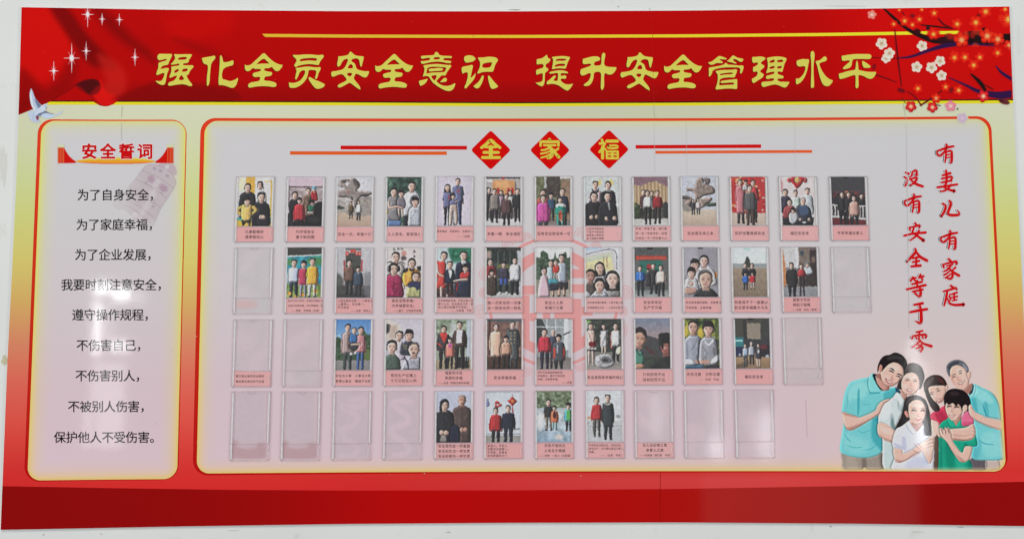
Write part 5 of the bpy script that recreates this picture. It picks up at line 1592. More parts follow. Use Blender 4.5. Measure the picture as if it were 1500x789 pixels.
# the woman's arms round the boy, her sleeve, the old man's arm
P.cur = 4
ink((214, 104, 138), rt([(284, 440), (298, 414), (324, 402), (346, 430), (358, 476), (290, 492)]))
tone((176, 52, 92), rt([(284, 470), (352, 466), (358, 478), (290, 494)]), 0.4, 8)
ink(FS, rt([(94, 458), (130, 462), (148, 478), (156, 510), (225, 508), (310, 500), (352, 478), (368, 512), (368, 545), (346, 574), (290, 582), (220, 574), (160, 562), (112, 532)]))
tone(FD, rt([(150, 555), (230, 562), (300, 572), (350, 565), (290, 585), (200, 578)]), 0.6, 10)
tone(FL, rt([(110, 470), (140, 480), (150, 530), (120, 510)]), 0.45, 16)
tone(FD, rt([(225, 540), (300, 548), (345, 540), (300, 556), (230, 552)]), 0.35, 8)
for q in ([(352, 500, 2), (366, 506, 4), (370, 512, 2)], [(350, 520, 2), (364, 526, 4), (370, 532, 2)], [(345, 540, 2), (358, 548, 4), (364, 554, 2)]):
    wrinkle((160, 104, 96), rt(q), 0.7, 3)
P.cur = 1
ink(FS, rt([(326, 372), (342, 362), (370, 408), (450, 438), (530, 456), (530, 518), (450, 492), (372, 456), (340, 432), (328, 402)]))
tone(FD, rt([(336, 425), (380, 455), (450, 486), (530, 512), (450, 500), (360, 455)]), 0.5, 10)
tone((96, 160, 166), rt([(420, 430), (530, 452), (530, 460), (425, 440)]), 0.5, 6)
P.cur = 5
ink(FS, rt([(300, 622), (318, 612), (350, 622), (336, 682), (318, 704), (286, 712), (262, 694), (222, 636), (196, 590), (162, 552), (150, 514), (162, 502), (178, 520), (180, 498), (196, 508), (200, 496), (218, 524), (226, 556), (236, 592), (272, 640), (290, 652)]))
tone(FD, rt([(262, 690), (222, 632), (190, 585), (200, 590), (250, 660), (300, 700), (286, 714)]), 0.55, 8)
for q in ([(158, 504, 2), (166, 524, 5), (170, 540, 2)], [(178, 500, 2), (186, 522, 5), (188, 540, 2)], [(198, 500, 2), (204, 520, 5), (208, 536, 2)]):
    wrinkle((80, 40, 44), rt(q), 0.8, 4)

# the girl
P.new('person')
GW, GWD = (206, 206, 222), (160, 162, 186)
ink((36, 28, 30), z3([(142, 505), (165, 455), (188, 400), (200, 345), (212, 296), (255, 272), (305, 274), (348, 300), (368, 345), (384, 420), (392, 520), (385, 548), (345, 560), (330, 540), (300, 420), (240, 440), (180, 490)]))
tone((84, 72, 70), z3([(225, 300), (270, 280), (300, 300), (250, 320), (225, 350)]), 0.6, 14)
ink(GW, z3([(148, 505), (180, 485), (232, 460), (270, 500), (288, 520), (312, 490), (336, 470), (346, 540), (380, 545), (420, 560), (412, 640), (405, 720), (410, 780), (132, 782), (140, 700), (132, 625), (124, 590)]))
tone(GWD, z3([(190, 560), (215, 560), (220, 640), (195, 632)]), 0.5, 12)
tone(GWD, z3([(240, 700), (330, 690), (380, 730), (300, 782), (220, 770)]), 0.3, 40)
tone(GWD, z3([(124, 590), (200, 620), (196, 640), (128, 605)]), 0.5, 8)
ink((180, 134, 124), z3([(248, 455), (330, 455), (318, 490), (290, 518), (268, 498)]))
ink((214, 214, 230), z3([(222, 462), (240, 455), (290, 520), (276, 536), (240, 500)]), soft=4)
ink(FS, z3([(234, 350), (250, 318), (285, 302), (325, 312), (348, 345), (352, 390), (342, 430), (318, 462), (290, 472), (260, 456), (240, 420)]))
ink((192, 130, 120), z3([(206, 388), (220, 376), (232, 392), (236, 418), (224, 420)]))
tone(FL, z3([(250, 330), (320, 325), (330, 350), (260, 350)]), 0.6, 18)
tone(FL, z3([(252, 400), (280, 398), (282, 425), (258, 425)]), 0.5, 12)
tone(FD, z3([(245, 430), (280, 465), (320, 455), (290, 475), (260, 460)]), 0.4, 8)
for q in ([(258, 376, 5), (272, 370, 7), (288, 376, 4)], [(318, 378, 4), (334, 372, 7), (346, 378, 4)]):
    detail((50, 34, 36), z3(q))
    detail((110, 84, 80), z3([(x, y - 14, w * 0.6) for x, y, w in q]), a=0.6)
detail((180, 122, 112), z3([(304, 392, 3), (300, 412, 7), (312, 414, 4)]), a=0.5, soft=5)
detail((176, 84, 86), z3([(280, 430, 3), (300, 440, 8), (326, 428, 3)]), a=0.85)
ink(FS, z3([(132, 632), (190, 640), (200, 665), (260, 640), (300, 610), (350, 580), (392, 545), (420, 560), (424, 600), (405, 650), (398, 705), (378, 735), (350, 690), (330, 655), (290, 665), (220, 712), (165, 728), (142, 705)]))
tone(FD, z3([(140, 695), (200, 715), (290, 662), (320, 660), (220, 715), (165, 730)]), 0.5, 9)
tone(FL, z3([(310, 600), (370, 570), (400, 600), (370, 680), (340, 640)]), 0.45, 20)
for q in ([(270, 595, 2), (290, 618, 6), (318, 640, 2)], [(290, 590, 2), (312, 612, 6), (336, 632, 2)], [(345, 590, 2), (380, 572, 6), (412, 566, 2)], [(350, 610, 2), (388, 594, 6), (420, 588, 2)], [(352, 630, 2), (388, 618, 6), (416, 612, 2)], [(262, 640, 2), (284, 655, 5), (310, 664, 2)]):
    wrinkle((150, 98, 92), z3(q), 0.65, 3)
P.new('brown_cloth')
ink((84, 66, 54), rt([(122, 560), (142, 556), (144, 650), (140, 758), (116, 758), (118, 650)]))
# the lower edge of the cut-out fades into the panel, and the panel's own rounded edge stays clear
mw = P.map(P.X, P.Y)
tp, bt, lf, rg = quad_edges(WIDE, 2.0)
keep = np.minimum(np.minimum(bt(mw[0]) - mw[1] - 0.6, rg(mw[1]) - mw[0] - 1.5), 1e3)
r = 17.0
dx, dy_ = rg(mw[1]) - mw[0], bt(mw[0]) - mw[1]
cor = (dx < r) & (dy_ < r)
keep = np.where(cor, r - np.hypot(r - dx, r - dy_) - 1.0, keep)
f = np.clip(keep / 7.0, 0, 1)[..., None] ** 0.7
P.develop(5, warp=0.5, amp=2.6, blur=0.2, model=0.4)
P.c = P.bg * (1 - f) + P.c * f
kc = (keep[:-1, :-1] > 0) & (keep[1:, 1:] > 0) & (keep[:-1, 1:] > 0) & (keep[1:, :-1] > 0)
P.t[~(keep > 0)] = 0
P.id[~kc] = 0
fam = empty('family_picture', parent=board)
P.build(P.map, -LAY * 5, M_VINYL, fam, decal=True)

# ------------------------------------------------------------------ the pockets: where each one is
ROWX = {1: [346.4, 420.5, 492, 564.8, 637.3, 709.3, 782, 853.6, 924.4, 995, 1067, 1139.4, 1213], 2: [344.6, 418.6, 491.2, 564, 637.3, 709.6, 782, 854.4, 925.6, 997.6, 1069, 1142, 1215.2],
        3: [342.6, 416.2, 490, 562.8, 636, 710, 782.5, 855.6, 926.8, 998.8, 1072.4, 1144.4], 4: [340, 413.4, 487.6, 562, 636.4, 709, 782.8, 856.4, 928.4, 1000.6, 1074.4]}
ROWY = {1: (258.7, 355.4, -0.7, -2.3), 2: (362.0, 460.0, -1.0, -2.0), 3: (467.0, 566.6, -2.2, -3.6), 4: (572.8, 674.2, -3.4, -4.6)}


def pocket_quad(row, c):
    """corners of a pocket in print pixels, as a function of (u, v) in 0..1; no two hang exactly alike"""
    JIT = random.Random(row * 50 + c)
    xs = ROWX[row]
    x0 = xs[c - 1]
    t0, b0, dt, db = ROWY[row]
    k = (x0 - 346) / 866.0
    t, b = t0 + dt * k, b0 + db * k
    lean = (x0 + 28 - 790) / 430.0 * 0.034
    wd = 57.4 + (0.8 if row > 2 else 0)
    sl = (dt / 866.0) + JIT.uniform(-0.006, 0.006)
    x0 += JIT.uniform(-0.25, 0.25)
    t += JIT.uniform(-0.3, 0.3)

    def f(u, v):
        y = t + (b - t) * v + sl * wd * u
        return x0 + wd * u + lean * (b - t) * v, y
    return f


# ------------------------------------------------------------------ the photographs
PIC = {}


def pic(row, c, rect, label):
    def deco(fn):
        PIC[row, c] = (rect, fn, label)
        return fn
    return deco


GREYW = (206, 204, 206)


@pic(1, 1, (80, 60, 400, 508), 'snapshot of four people with a boy in a yellow sweater in front')
def _(c):
    c.c[:] = (214, 212, 212)
    c.r((226, 176, 62), 155, 50, 240, 300)
    c.r((236, 226, 190), 90, 60, 150, 180, soft=30)
    c.r((226, 190, 90), 385, 95, 402, 440)
    c.r((226, 190, 90), 330, 98, 400, 106)
    c.r((70, 168, 164), 70, 430, 410, 458)
    c.r((216, 182, 60), 70, 456, 410, 520)
    c.bust(288, 135, 26, (204, 206, 216), 188, 58, 300, 'f')
    c.l(HAIR, [(305, 130, 10), (318, 165, 12)])
    c.bust(175, 158, 30, (44, 44, 50), 200, 76, 430, 'f', hands=[(115, 400)])
    c.bust(305, 245, 34, (36, 36, 42), 292, 80, 520, hands=[(305, 425), (325, 425)])
    c.new('person')
    c.p((34, 32, 36), [(130, 430), (215, 430), (208, 515), (175, 470), (135, 515)], sm=1)
    c.e((190, 150, 90), 192, 490, 10, 12, a=0.7)
    for k in (-1, 1):
        c.l((214, 174, 84), [(172 + k * 38, 330, 30), (172 + k * 88, 360, 30), (172 + k * 42, 405, 24)])
        c.e(SKIN, 172 + k * 40, 405, 10, 9)
    c.p((226, 188, 98), [(150, 310), (125, 325), (128, 445), (214, 445), (218, 325), (195, 310)])
    c.folds((226, 188, 98), 128, 312, 214, 445)
    c.head(175, 283, 30, 'k', face=True)


@pic(1, 2, (540, 60, 858, 502), 'snapshot of a family with a girl in a red padded coat')
def _(c):
    c.c[:] = (208, 186, 198)
    c.r((178, 162, 164), 552, 148, 870, 320)
    c.grain(60, 6, 3, 150, 300)
    c.r((60, 50, 52), 548, 142, 870, 150)
    c.r((60, 50, 52), 548, 142, 554, 330)
    c.r((150, 140, 140), 600, 240, 870, 275, soft=16, a=0.6)
    c.p((30, 28, 30), [(530, 390), (700, 360), (820, 280), (870, 280), (870, 520), (530, 520)], sm=1)
    c.e((66, 62, 62), 780, 440, 50, 30, soft=40, a=0.5)
    c.bust(606, 222, 25, (36, 36, 40), 258, 52, 520, 'f')
    c.bust(728, 185, 23, (112, 88, 74), 218, 52, 400)
    c.grain(34, 2.4, 9, 225, 300, 680, 770)
    c.new('person')
    c.p((40, 112, 84), [(735, 310), (790, 300), (770, 365), (735, 360)])
    c.p((168, 32, 42), [(755, 190), (800, 185), (815, 260), (790, 275), (760, 260)])
    c.e((226, 222, 220), 738, 378, 22, 9)
    c.e((226, 222, 220), 760, 378, 20, 8)
    c.head(780, 170, 17, 'k', (104, 168, 200))
    c.e((104, 168, 200), 778, 152, 18, 14)
    c.new('bag')
    c.e((30, 30, 32), 765, 280, 24, 22)
    c.e((200, 130, 140), 766, 300, 16, 12)
    c.stand(648, 272, 22, (196, 48, 58), (36, 34, 38), 440, 500, 54, 'k', zip_=True)


@pic(1, 3, (990, 60, 1308, 505), 'snapshot of two people below a wide flat-armed pale grey rock sculpture')
def _(c):
    c.c[:] = (208, 208, 216)
    c.grad((200, 176, 156), (188, 160, 140), 380, 510)
    c.p((196, 190, 186), [(990, 240), (1080, 230), (1120, 300), (990, 320)])
    c.p((158, 148, 142), [(1100, 290), (1180, 260), (1320, 240), (1320, 400), (1090, 400)])
    c.p((172, 164, 158), [(990, 270), (1060, 290), (1100, 370), (990, 380)])
    c.grain(20, 4, 2, 230, 420)
    c.new('rock_sculpture')
    c.p((150, 138, 134), [(1000, 140), (1020, 85), (1060, 75), (1140, 68), (1190, 110), (1195, 150), (1170, 180), (1250, 185), (1305, 195), (1310, 215), (1220, 235), (1180, 280), (1200, 330), (1100, 330), (1110, 250), (1000, 240), (990, 190), (1050, 165)])
    c.grain(34, 3.5, 5, 70, 320, 1000, 1300)
    c.p((60, 54, 56), [(1030, 95), (1100, 90), (1085, 110), (1040, 110)], a=0.8)
    c.p((212, 210, 216), [(1065, 110), (1090, 95), (1092, 130), (1075, 140)], mark=False)
    c.p((50, 46, 48), [(1150, 75), (1195, 130), (1180, 150), (1150, 110)], a=0.6)
    c.p((44, 40, 42), [(1205, 228), (1290, 222), (1250, 240)], a=0.8)
    c.p((44, 40, 42), [(1118, 250), (1140, 252), (1132, 270)], a=0.8)
    c.p((176, 84, 84), [(1080, 185), (1100, 185), (1100, 205), (1080, 205)], a=0.5, soft=8, mark=False)
    c.p((40, 46, 42), [(990, 320), (1060, 335), (1055, 350), (990, 350)], a=0.8, mark=False)
    c.stand(1120, 297, 13, (96, 84, 56), (50, 50, 56), 375, 436, 24)
    c.stand(1191, 290, 13, (226, 228, 232), (44, 46, 52), 378, 452, 26)


@pic(1, 4, (68, 60, 388, 508), 'snapshot of a family of four outdoors before dark green leaves')
def _(c):
    c.c[:] = (62, 92, 80)
    c.grain(75, 9, 4, tint=(0.9, 1.1, 0.9))
    c.bust(300, 145, 36, (204, 204, 214), 198, 80, 420, 'm')
    c.p((40, 42, 50), [(230, 410), (300, 410), (290, 515), (225, 515)], sm=1)
    c.bust(135, 200, 32, (128, 126, 130), 238, 62, 460, 'f')
    c.p((96, 128, 178), [(85, 458), (210, 458), (204, 515), (80, 515)], sm=1)
    c.new('person')
    c.p((118, 112, 126), [(180, 245), (225, 245), (245, 300), (235, 345), (180, 350), (165, 290)])
    c.grain(30, 2, 9, 250, 340, 170, 240)
    c.l(SKIN, [(180, 350, 20), (185, 400, 18)])
    c.l(SKIN, [(212, 350, 20), (218, 420, 18)])
    c.head(203, 212, 26, 'k')
    c.cur = 2
    c.l(SKIN, [(85, 290, 24), (100, 340, 26), (160, 332, 22), (215, 345, 18)])
    c.new('flower')
    c.e((226, 176, 60), 75, 380, 12, 26, a=0.8)
    c.bust(333, 285, 34, (192, 196, 208), 335, 60, 520, 'k')
    for i in range(6):
        c.l((110, 116, 140), [(285 + i * 19, 350, 3), (285 + i * 19, 510, 3)], a=0.5, clip=True)
        c.l((110, 116, 140), [(270, 360 + i * 26, 3), (390, 360 + i * 26, 3)], a=0.5, clip=True)


@pic(1, 5, (520, 60, 845, 508), 'studio snapshot of three people in purple shirts on plain lavender')
def _(c):
    c.c[:] = (206, 198, 212)
    c.e((216, 208, 222), 680, 300, 120, 200, soft=120)
    c.stand(718, 105, 25, (98, 102, 142), (50, 62, 104), 288, 497, 58, short=True, collar=(84, 86, 124))
    c.stand(622, 158, 24, (106, 110, 150), (30, 28, 34), 335, 500, 46, 'l', short=True)
    c.new('person')
    c.p((190, 166, 156), [(650, 310), (710, 310), (722, 480), (690, 490), (680, 350), (668, 495), (636, 490)])
    c.grain(26, 2.5, 3, 320, 480, 640, 720)
    c.p((110, 112, 152), [(655, 275), (700, 275), (715, 310), (645, 315)])
    c.l(SKIN, [(700, 290, 14), (712, 280, 12)])
    c.head(677, 238, 20, 'k')
    for x, y in ((638, 245), (722, 190)):
        c.e((176, 60, 76), x, y, 10, 20, soft=5, mark=False, a=0.8)


@pic(1, 6, (968, 60, 1288, 505), 'snapshot of six people gathered before an orange doorway')
def _(c):
    c.c[:] = (178, 172, 170)
    c.r((70, 66, 68), 960, 60, 1300, 74)
    c.r((196, 40, 50), 1120, 60, 1142, 82)
    c.p((220, 220, 224), [(960, 74), (1030, 90), (1025, 110), (960, 92)], sm=1)
    c.r((214, 150, 92), 1030, 88, 1236, 215)
    c.r((234, 172, 110), 1060, 95, 1180, 160, soft=40)
    for x in (1085, 1178, 1215):
        c.r((190, 42, 44), x - 12, 160, x + 12, 225)
    c.r((116, 108, 104), 1236, 100, 1250, 300)
    c.r((96, 92, 92), 960, 150, 1000, 330)
    c.grad((120, 112, 112), (110, 104, 104), 215, 440)
    c.grad((212, 210, 210), (196, 196, 198), 440, 510)
    c.stand(1000, 182, 19, (50, 48, 52), (36, 36, 40), 330, 455, 40)
    c.stand(1110, 200, 17, (160, 134, 152), (50, 46, 50), 330, 435, 32, 'l')
    c.stand(1195, 205, 17, (200, 200, 206), (44, 44, 48), 330, 440, 32, 'l')
    c.stand(1262, 188, 21, (40, 40, 44), (34, 32, 36), 335, 464, 46)
    c.stand(1050, 192, 21, (134, 124, 118), (40, 38, 42), 352, 472, 48, zip_=True)
    c.stand(1160, 238, 19, (92, 62, 66), (44, 36, 38), 385, 496, 50, 'f', zip_=True)


@pic(1, 7, (48, 60, 362, 505), 'snapshot of five people under a tree, a girl in bright pink at left')
def _(c):
    c.c[:] = (112, 116, 82)
    c.grain(50, 8, 6)
    c.r((150, 122, 98), 280, 90, 370, 480, soft=20)
    c.p((74, 64, 58), [(140, 50), (275, 50), (270, 240), (130, 260)], sm=1)
    c.r((206, 208, 214), 130, 60, 148, 160, a=0.8)
    c.r((212, 206, 206), 270, 55, 365, 82)
    c.grain(22, 5, 2)
    c.grad((122, 112, 108), (140, 130, 126), 455, 510)
    c.stand(292, 200, 26, (44, 48, 72), (50, 44, 48), 385, 505, 58)
    c.stand(115, 210, 26, (214, 92, 84), (80, 70, 70), 320, 470, 56, 'f')
    c.stand(190, 232, 21, (50, 76, 106), (46, 48, 56), 350, 460, 40, 'k')
    c.stand(118, 262, 25, (206, 74, 156), (60, 60, 72), 465, 520, 64, 'f', zip_=True)
    c.stand(272, 275, 21, (40, 150, 132), (40, 140, 126), 400, 520, 48, 'f')
    c.p((226, 226, 226), [(232, 312), (272, 300), (316, 318), (312, 340), (272, 330), (234, 340)], mark=False)
    c.p((212, 84, 60), [(262, 380), (285, 375), (292, 470), (255, 440)], mark=False)
    c.p((226, 226, 222), [(262, 440), (290, 470), (285, 480)], mark=False)


@pic(1, 8, (498, 60, 818, 500), 'snapshot of four adults in dark coats, two seated in front')
def _(c):
    c.c[:] = (200, 206, 206)
    c.grain(26, 14, 7, tint=(1, 1, .7))
    c.e((228, 206, 110), 640, 110, 14, 26, soft=10)
    c.e((228, 206, 110), 745, 110, 18, 30, soft=12)
    c.grad((170, 176, 178), (190, 186, 186), 330, 500)
    c.bust(600, 130, 27, (196, 166, 176), 180, 60, 300)
    c.p((50, 50, 56), [(565, 160), (600, 190), (632, 160), (625, 200), (580, 200)])
    c.bust(718, 135, 27, (40, 40, 44), 182, 66, 320, 'f')
    c.r((206, 206, 206), 695, 180, 745, 192, a=0.8)
    c.bust(588, 238, 32, (36, 34, 38), 288, 92, 510, 'f', hands=[(560, 425), (612, 422)])
    c.bust(712, 238, 32, (40, 40, 46), 288, 86, 510, hands=[(698, 438), (772, 434)])
    c.p((150, 152, 160), [(712, 285), (725, 285), (735, 350), (722, 355)], mark=False)


@pic(1, 9, (940, 65, 1252, 500), 'snapshot of four people before a pale gold pleated curtain')
def _(c):
    c.c[:] = (180, 152, 116)
    c.c += (np.sin(c.X / 5.2) * 22)[..., None]
    c.p((138, 104, 116), [(930, 55), (1260, 55), (1260, 150), (1200, 130), (1150, 105), (1100, 110), (1060, 125), (1000, 145), (930, 120)])
    c.grain(22, 5, 1, 60, 150)
    c.grad((96, 92, 82), (88, 84, 78), 330, 445)
    c.grad((190, 190, 188), (206, 204, 200), 440, 510)
    c.new('potted_plant')
    c.p((58, 72, 50), [(940, 300), (985, 310), (1030, 360), (1030, 420), (940, 430)])
    c.grain(40, 3, 2, 300, 430, 940, 1030)
    for x, y in ((955, 320), (970, 270), (950, 300)):
        c.e((206, 182, 70), x, y, 8, 7, a=0.7)
    c.new('potted_plant')
    c.p((50, 54, 52), [(1205, 310), (1240, 290), (1260, 340), (1260, 420), (1205, 420)])
    c.stand(1035, 200, 19, (90, 60, 62), (44, 40, 42), 330, 440, 34)
    c.stand(1110, 210, 17, (62, 60, 54), (44, 42, 44), 330, 440, 34)
    c.stand(1158, 212, 21, (152, 36, 42), (44, 40, 44), 335, 482, 46)
    c.stand(1070, 212, 20, (224, 224, 226), (38, 36, 40), 332, 488, 42, 'f')


@pic(1, 10, (32, 52, 300, 405), 'snapshot of two small figures below a knobbly brownish rock on sand')
def _(c):
    c.c[:] = (196, 200, 212)
    c.grain(14, 20, 3)
    c.grad((206, 190, 170), (190, 168, 150), 290, 410)
    c.l((176, 156, 140), [(45, 380, 4), (150, 390, 6), (295, 370, 4)], a=0.6)
    c.p((150, 140, 134), [(40, 200), (110, 200), (140, 290), (50, 300)])
    c.new('rock_sculpture')
    c.p((142, 124, 116), [(140, 100), (165, 60), (200, 60), (215, 105), (255, 115), (288, 140), (285, 175), (210, 190), (180, 210), (270, 205), (230, 260), (150, 290), (100, 270), (60, 250), (90, 215), (140, 215), (120, 160), (70, 155), (80, 130), (130, 135)])
    c.p((112, 100, 98), [(215, 60), (260, 70), (245, 110), (210, 100)])
    c.p((90, 86, 86), [(40, 190), (95, 205), (90, 218), (40, 212)])
    c.grain(44, 3, 8, 60, 290, 40, 290)
    c.p((200, 204, 214), [(195, 95), (215, 90), (215, 108), (200, 108)], mark=False)
    c.new('hedge')
    c.p((66, 84, 66), [(225, 250), (300, 240), (300, 265), (225, 268)])
    c.stand(122, 228, 9, (58, 58, 64), (46, 46, 56), 280, 326, 19)
    c.stand(161, 222, 10, (214, 190, 196), (60, 62, 76), 278, 325, 20)


@pic(1, 11, (392, 42, 652, 400), 'snapshot of four people before rows of red and gold lanterns')
def _(c):
    c.c[:] = (196, 46, 46)
    rl = random.Random(8)
    for i in range(70):
        x, y = rl.uniform(390, 655), rl.uniform(40, 310)
        c.e(rl.choice([(226, 150, 90), (214, 60, 50), (170, 28, 36), (236, 190, 130), (206, 176, 160)]), x, y, rl.uniform(6, 16), rl.uniform(5, 13), soft=6)
    c.grad((206, 186, 170), (190, 172, 160), 312, 405)
    c.stand(562, 88, 18, (190, 54, 58), (44, 40, 44), 215, 376, 40)
    c.stand(466, 84, 18, (190, 112, 120), (50, 44, 50), 305, 386, 40, 'f')
    c.bust(508, 82, 14, (206, 200, 206), 100, 24, 140, 'k')
    c.stand(538, 128, 20, (86, 86, 88), (78, 60, 56), 285, 400, 48, zip_=True)


@pic(1, 12, (758, 48, 1020, 403), 'snapshot of three generations under a red paper ornament on a wall')
def _(c):
    c.c[:] = (216, 206, 206)
    c.e((206, 150, 156), 765, 110, 18, 50, soft=14)
    c.new('paper_ornament')
    c.e((176, 70, 70), 832, 72, 16, 18)
    c.e((176, 70, 70), 952, 72, 16, 18)
    c.p((178, 40, 46), [(850, 48), (935, 48), (940, 75), (890, 132), (845, 80)])
    c.e((226, 190, 110), 892, 70, 20, 22, a=0.9)
    c.l((196, 60, 60), [(885, 130, 6), (886, 160, 6)])
    c.bust(965, 152, 19, (190, 200, 206), 182, 42, 320)
    c.bust(875, 168, 18, (198, 214, 206), 195, 36, 320)
    c.bust(798, 162, 19, (60, 56, 80), 190, 40, 310, 'f')
    c.p((38, 36, 42), [(770, 335), (1010, 345), (1000, 410), (775, 410)], sm=1)
    c.bust(828, 236, 19, (156, 66, 68), 262, 48, 350, 'f')
    c.bust(932, 226, 21, (50, 56, 70), 258, 56, 372, 'b', (120, 116, 116), hands=[(905, 360), (970, 360)])
    c.p((64, 84, 118), [(905, 265), (960, 265), (965, 320), (905, 325)], mark=False)
    c.new('person')
    c.p((190, 190, 196), [(825, 315), (875, 312), (890, 350), (860, 392), (825, 380)])
    c.grain(30, 2, 3, 315, 385, 820, 890)
    c.head(853, 296, 14, 'k')
    c.e((206, 206, 210), 935, 380, 14, 8, mark=False)


@pic(1, 13, (1122, 40, 1390, 397), 'dark night snapshot of people before a white balustrade')
def _(c):
    c.c[:] = (62, 62, 66)
    rl = random.Random(2)
    c.grad((46, 42, 46), (40, 36, 40), 160, 400)
    for i in range(60):
        c.e(rl.choice([(170, 50, 46), (140, 40, 40), (190, 90, 80)]), rl.uniform(1125, 1390), rl.uniform(148, 200), rl.uniform(3, 6), rl.uniform(3, 5), soft=5, a=0.7)
    c.e((206, 120, 90), 1250, 152, 14, 7, soft=8)
    c.grad((116, 40, 46), (96, 30, 36), 345, 400)
    c.p((196, 192, 192), [(1120, 238), (1175, 248), (1175, 258), (1120, 250)], sm=1)
    c.p((196, 192, 192), [(1120, 325), (1400, 345), (1400, 360), (1120, 340)], sm=1)
    for i in range(12):
        c.r((198, 196, 196), 1124 + i * 24, 246, 1134 + i * 24, 340)
    c.r((196, 192, 192), 1345, 252, 1400, 262)
    c.bust(1362, 185, 14, (44, 42, 46), 205, 22, 250)
    c.stand(1212, 170, 15, (40, 40, 44), (30, 30, 34), 290, 392, 38)
    c.stand(1262, 172, 15, (44, 42, 46), (32, 32, 36), 290, 392, 34)
    c.stand(1302, 200, 17, (196, 152, 138), (40, 38, 42), 322, 392, 42, 'f')
    c.e((20, 20, 22), 1245, 40, 22, 12)


@pic(2, 2, (528, 55, 850, 505), 'snapshot of three people in blue, pink and orange tops before a painted lake')
def _(c):
    c.c[:] = (44, 152, 176)
    c.grain(60, 12, 2, tint=(.6, 1, .8))
    c.e((70, 140, 80), 800, 180, 90, 40, soft=40)
    c.e((80, 150, 90), 570, 185, 60, 30, soft=30)
    c.grad((110, 150, 70), (150, 170, 90), 385, 510)
    c.grain(80, 4, 9, 395, 510)
    c.r((62, 62, 58), 520, 50, 860, 126)
    c.e((30, 30, 30), 685, 58, 26, 12)
    c.p((210, 214, 212), [(520, 128), (860, 116), (860, 126), (520, 142)], sm=1)
    c.stand(597, 195, 27, (192, 202, 226), (46, 52, 62), 362, 520, 60)
    c.stand(685, 205, 26, (192, 56, 88), (130, 134, 146), 385, 510, 50, 'k', short=True)
    c.stand(768, 185, 27, (232, 174, 58), (186, 190, 196), 385, 500, 60, short=True)
    for x, y in ((680, 480), (800, 450), (560, 470), (620, 500)):
        c.e((226, 150, 60), x, y, 22, 14, 0.4, soft=10, mark=False)


@pic(2, 3, (980, 50, 1300, 500), 'snapshot of an adult and a child in a dark doorway with red hangings')
def _(c):
    c.c[:] = (192, 190, 196)
    c.r((186, 186, 190), 1205, 240, 1310, 500, soft=60)
    c.r((76, 76, 72), 1065, 95, 1206, 420)
    c.r((110, 112, 112), 1060, 50, 1206, 72)
    c.r((206, 70, 62), 1105, 66, 1156, 92)
    for x in (1075, 1165, 1195):
        c.r((206, 66, 60), x - 14, 82, x + 14, 120)
        c.e((226, 190, 180), x, 102, 6, 8, soft=5)
    c.r((176, 50, 52), 1048, 160, 1060, 260)
    c.r((190, 44, 52), 1208, 155, 1222, 260)
    c.grad((90, 88, 88), (50, 50, 52), 390, 505)
    c.p((120, 120, 126), [(1240, 280), (1310, 300), (1310, 505), (1240, 470)], soft=40, a=0.7)
    c.p((70, 72, 68), [(980, 290), (1040, 320), (1050, 420), (980, 500)], soft=30, a=0.8)
    c.grain(16, 4, 3)
    c.stand(1100, 188, 24, (116, 86, 76), (48, 46, 50), 345, 470, 52)
    c.stand(1182, 242, 19, (60, 76, 96), (54, 52, 56), 388, 480, 46, 'k', collar=(214, 210, 206))


@pic(2, 4, (62, 55, 382, 505), 'snapshot of a family of four, woman in orange jacket, girl in magenta coat')
def _(c):
    c.c[:] = (216, 208, 208)
    for x, y in ((130, 65), (170, 60), (205, 60), (320, 85), (320, 130)):
        c.l((40, 36, 38), [(x - 10, y + 4, 5), (x, y - 6, 6), (x + 10, y + 8, 5)])
        c.l((40, 36, 38), [(x - 8, y + 12, 4), (x + 8, y + 8, 5)])
    c.e((206, 140, 130), 222, 105, 22, 26, soft=20)
    c.e((90, 80, 84), 220, 150, 26, 20, soft=20)
    c.bust(147, 140, 38, (190, 180, 176), 190, 86, 340)
    c.l((44, 40, 44), [(70, 190, 8), (110, 185, 10), (147, 215, 8), (190, 185, 10), (230, 200, 8)], mark=False)
    c.bust(298, 195, 34, (236, 166, 66), 245, 84, 400, 'f')
    c.p((44, 40, 46), [(215, 260), (260, 232), (265, 262), (222, 285)], mark=False)
    c.p((44, 40, 46), [(382, 225), (345, 225), (355, 255), (390, 260)], mark=False)
    c.p((40, 40, 46), [(275, 232), (300, 250), (328, 232), (320, 262), (282, 262)], mark=False)
    c.bust(132, 248, 40, (168, 38, 88), 305, 86, 515, 'f', zip_=True)
    c.grain(40, 3, 6, 330, 505, 62, 225)
    c.e(HAIR, 92, 245, 14, 26)
    c.e(HAIR, 176, 245, 14, 26)
    c.bust(338, 318, 36, (178, 178, 118), 365, 78, 515)
    c.p((46, 50, 86), [(270, 370), (310, 358), (380, 365), (384, 410), (350, 440), (330, 415), (268, 412)], mark=False)
    c.l(SKIN, [(218, 380, 16), (230, 420, 18)])


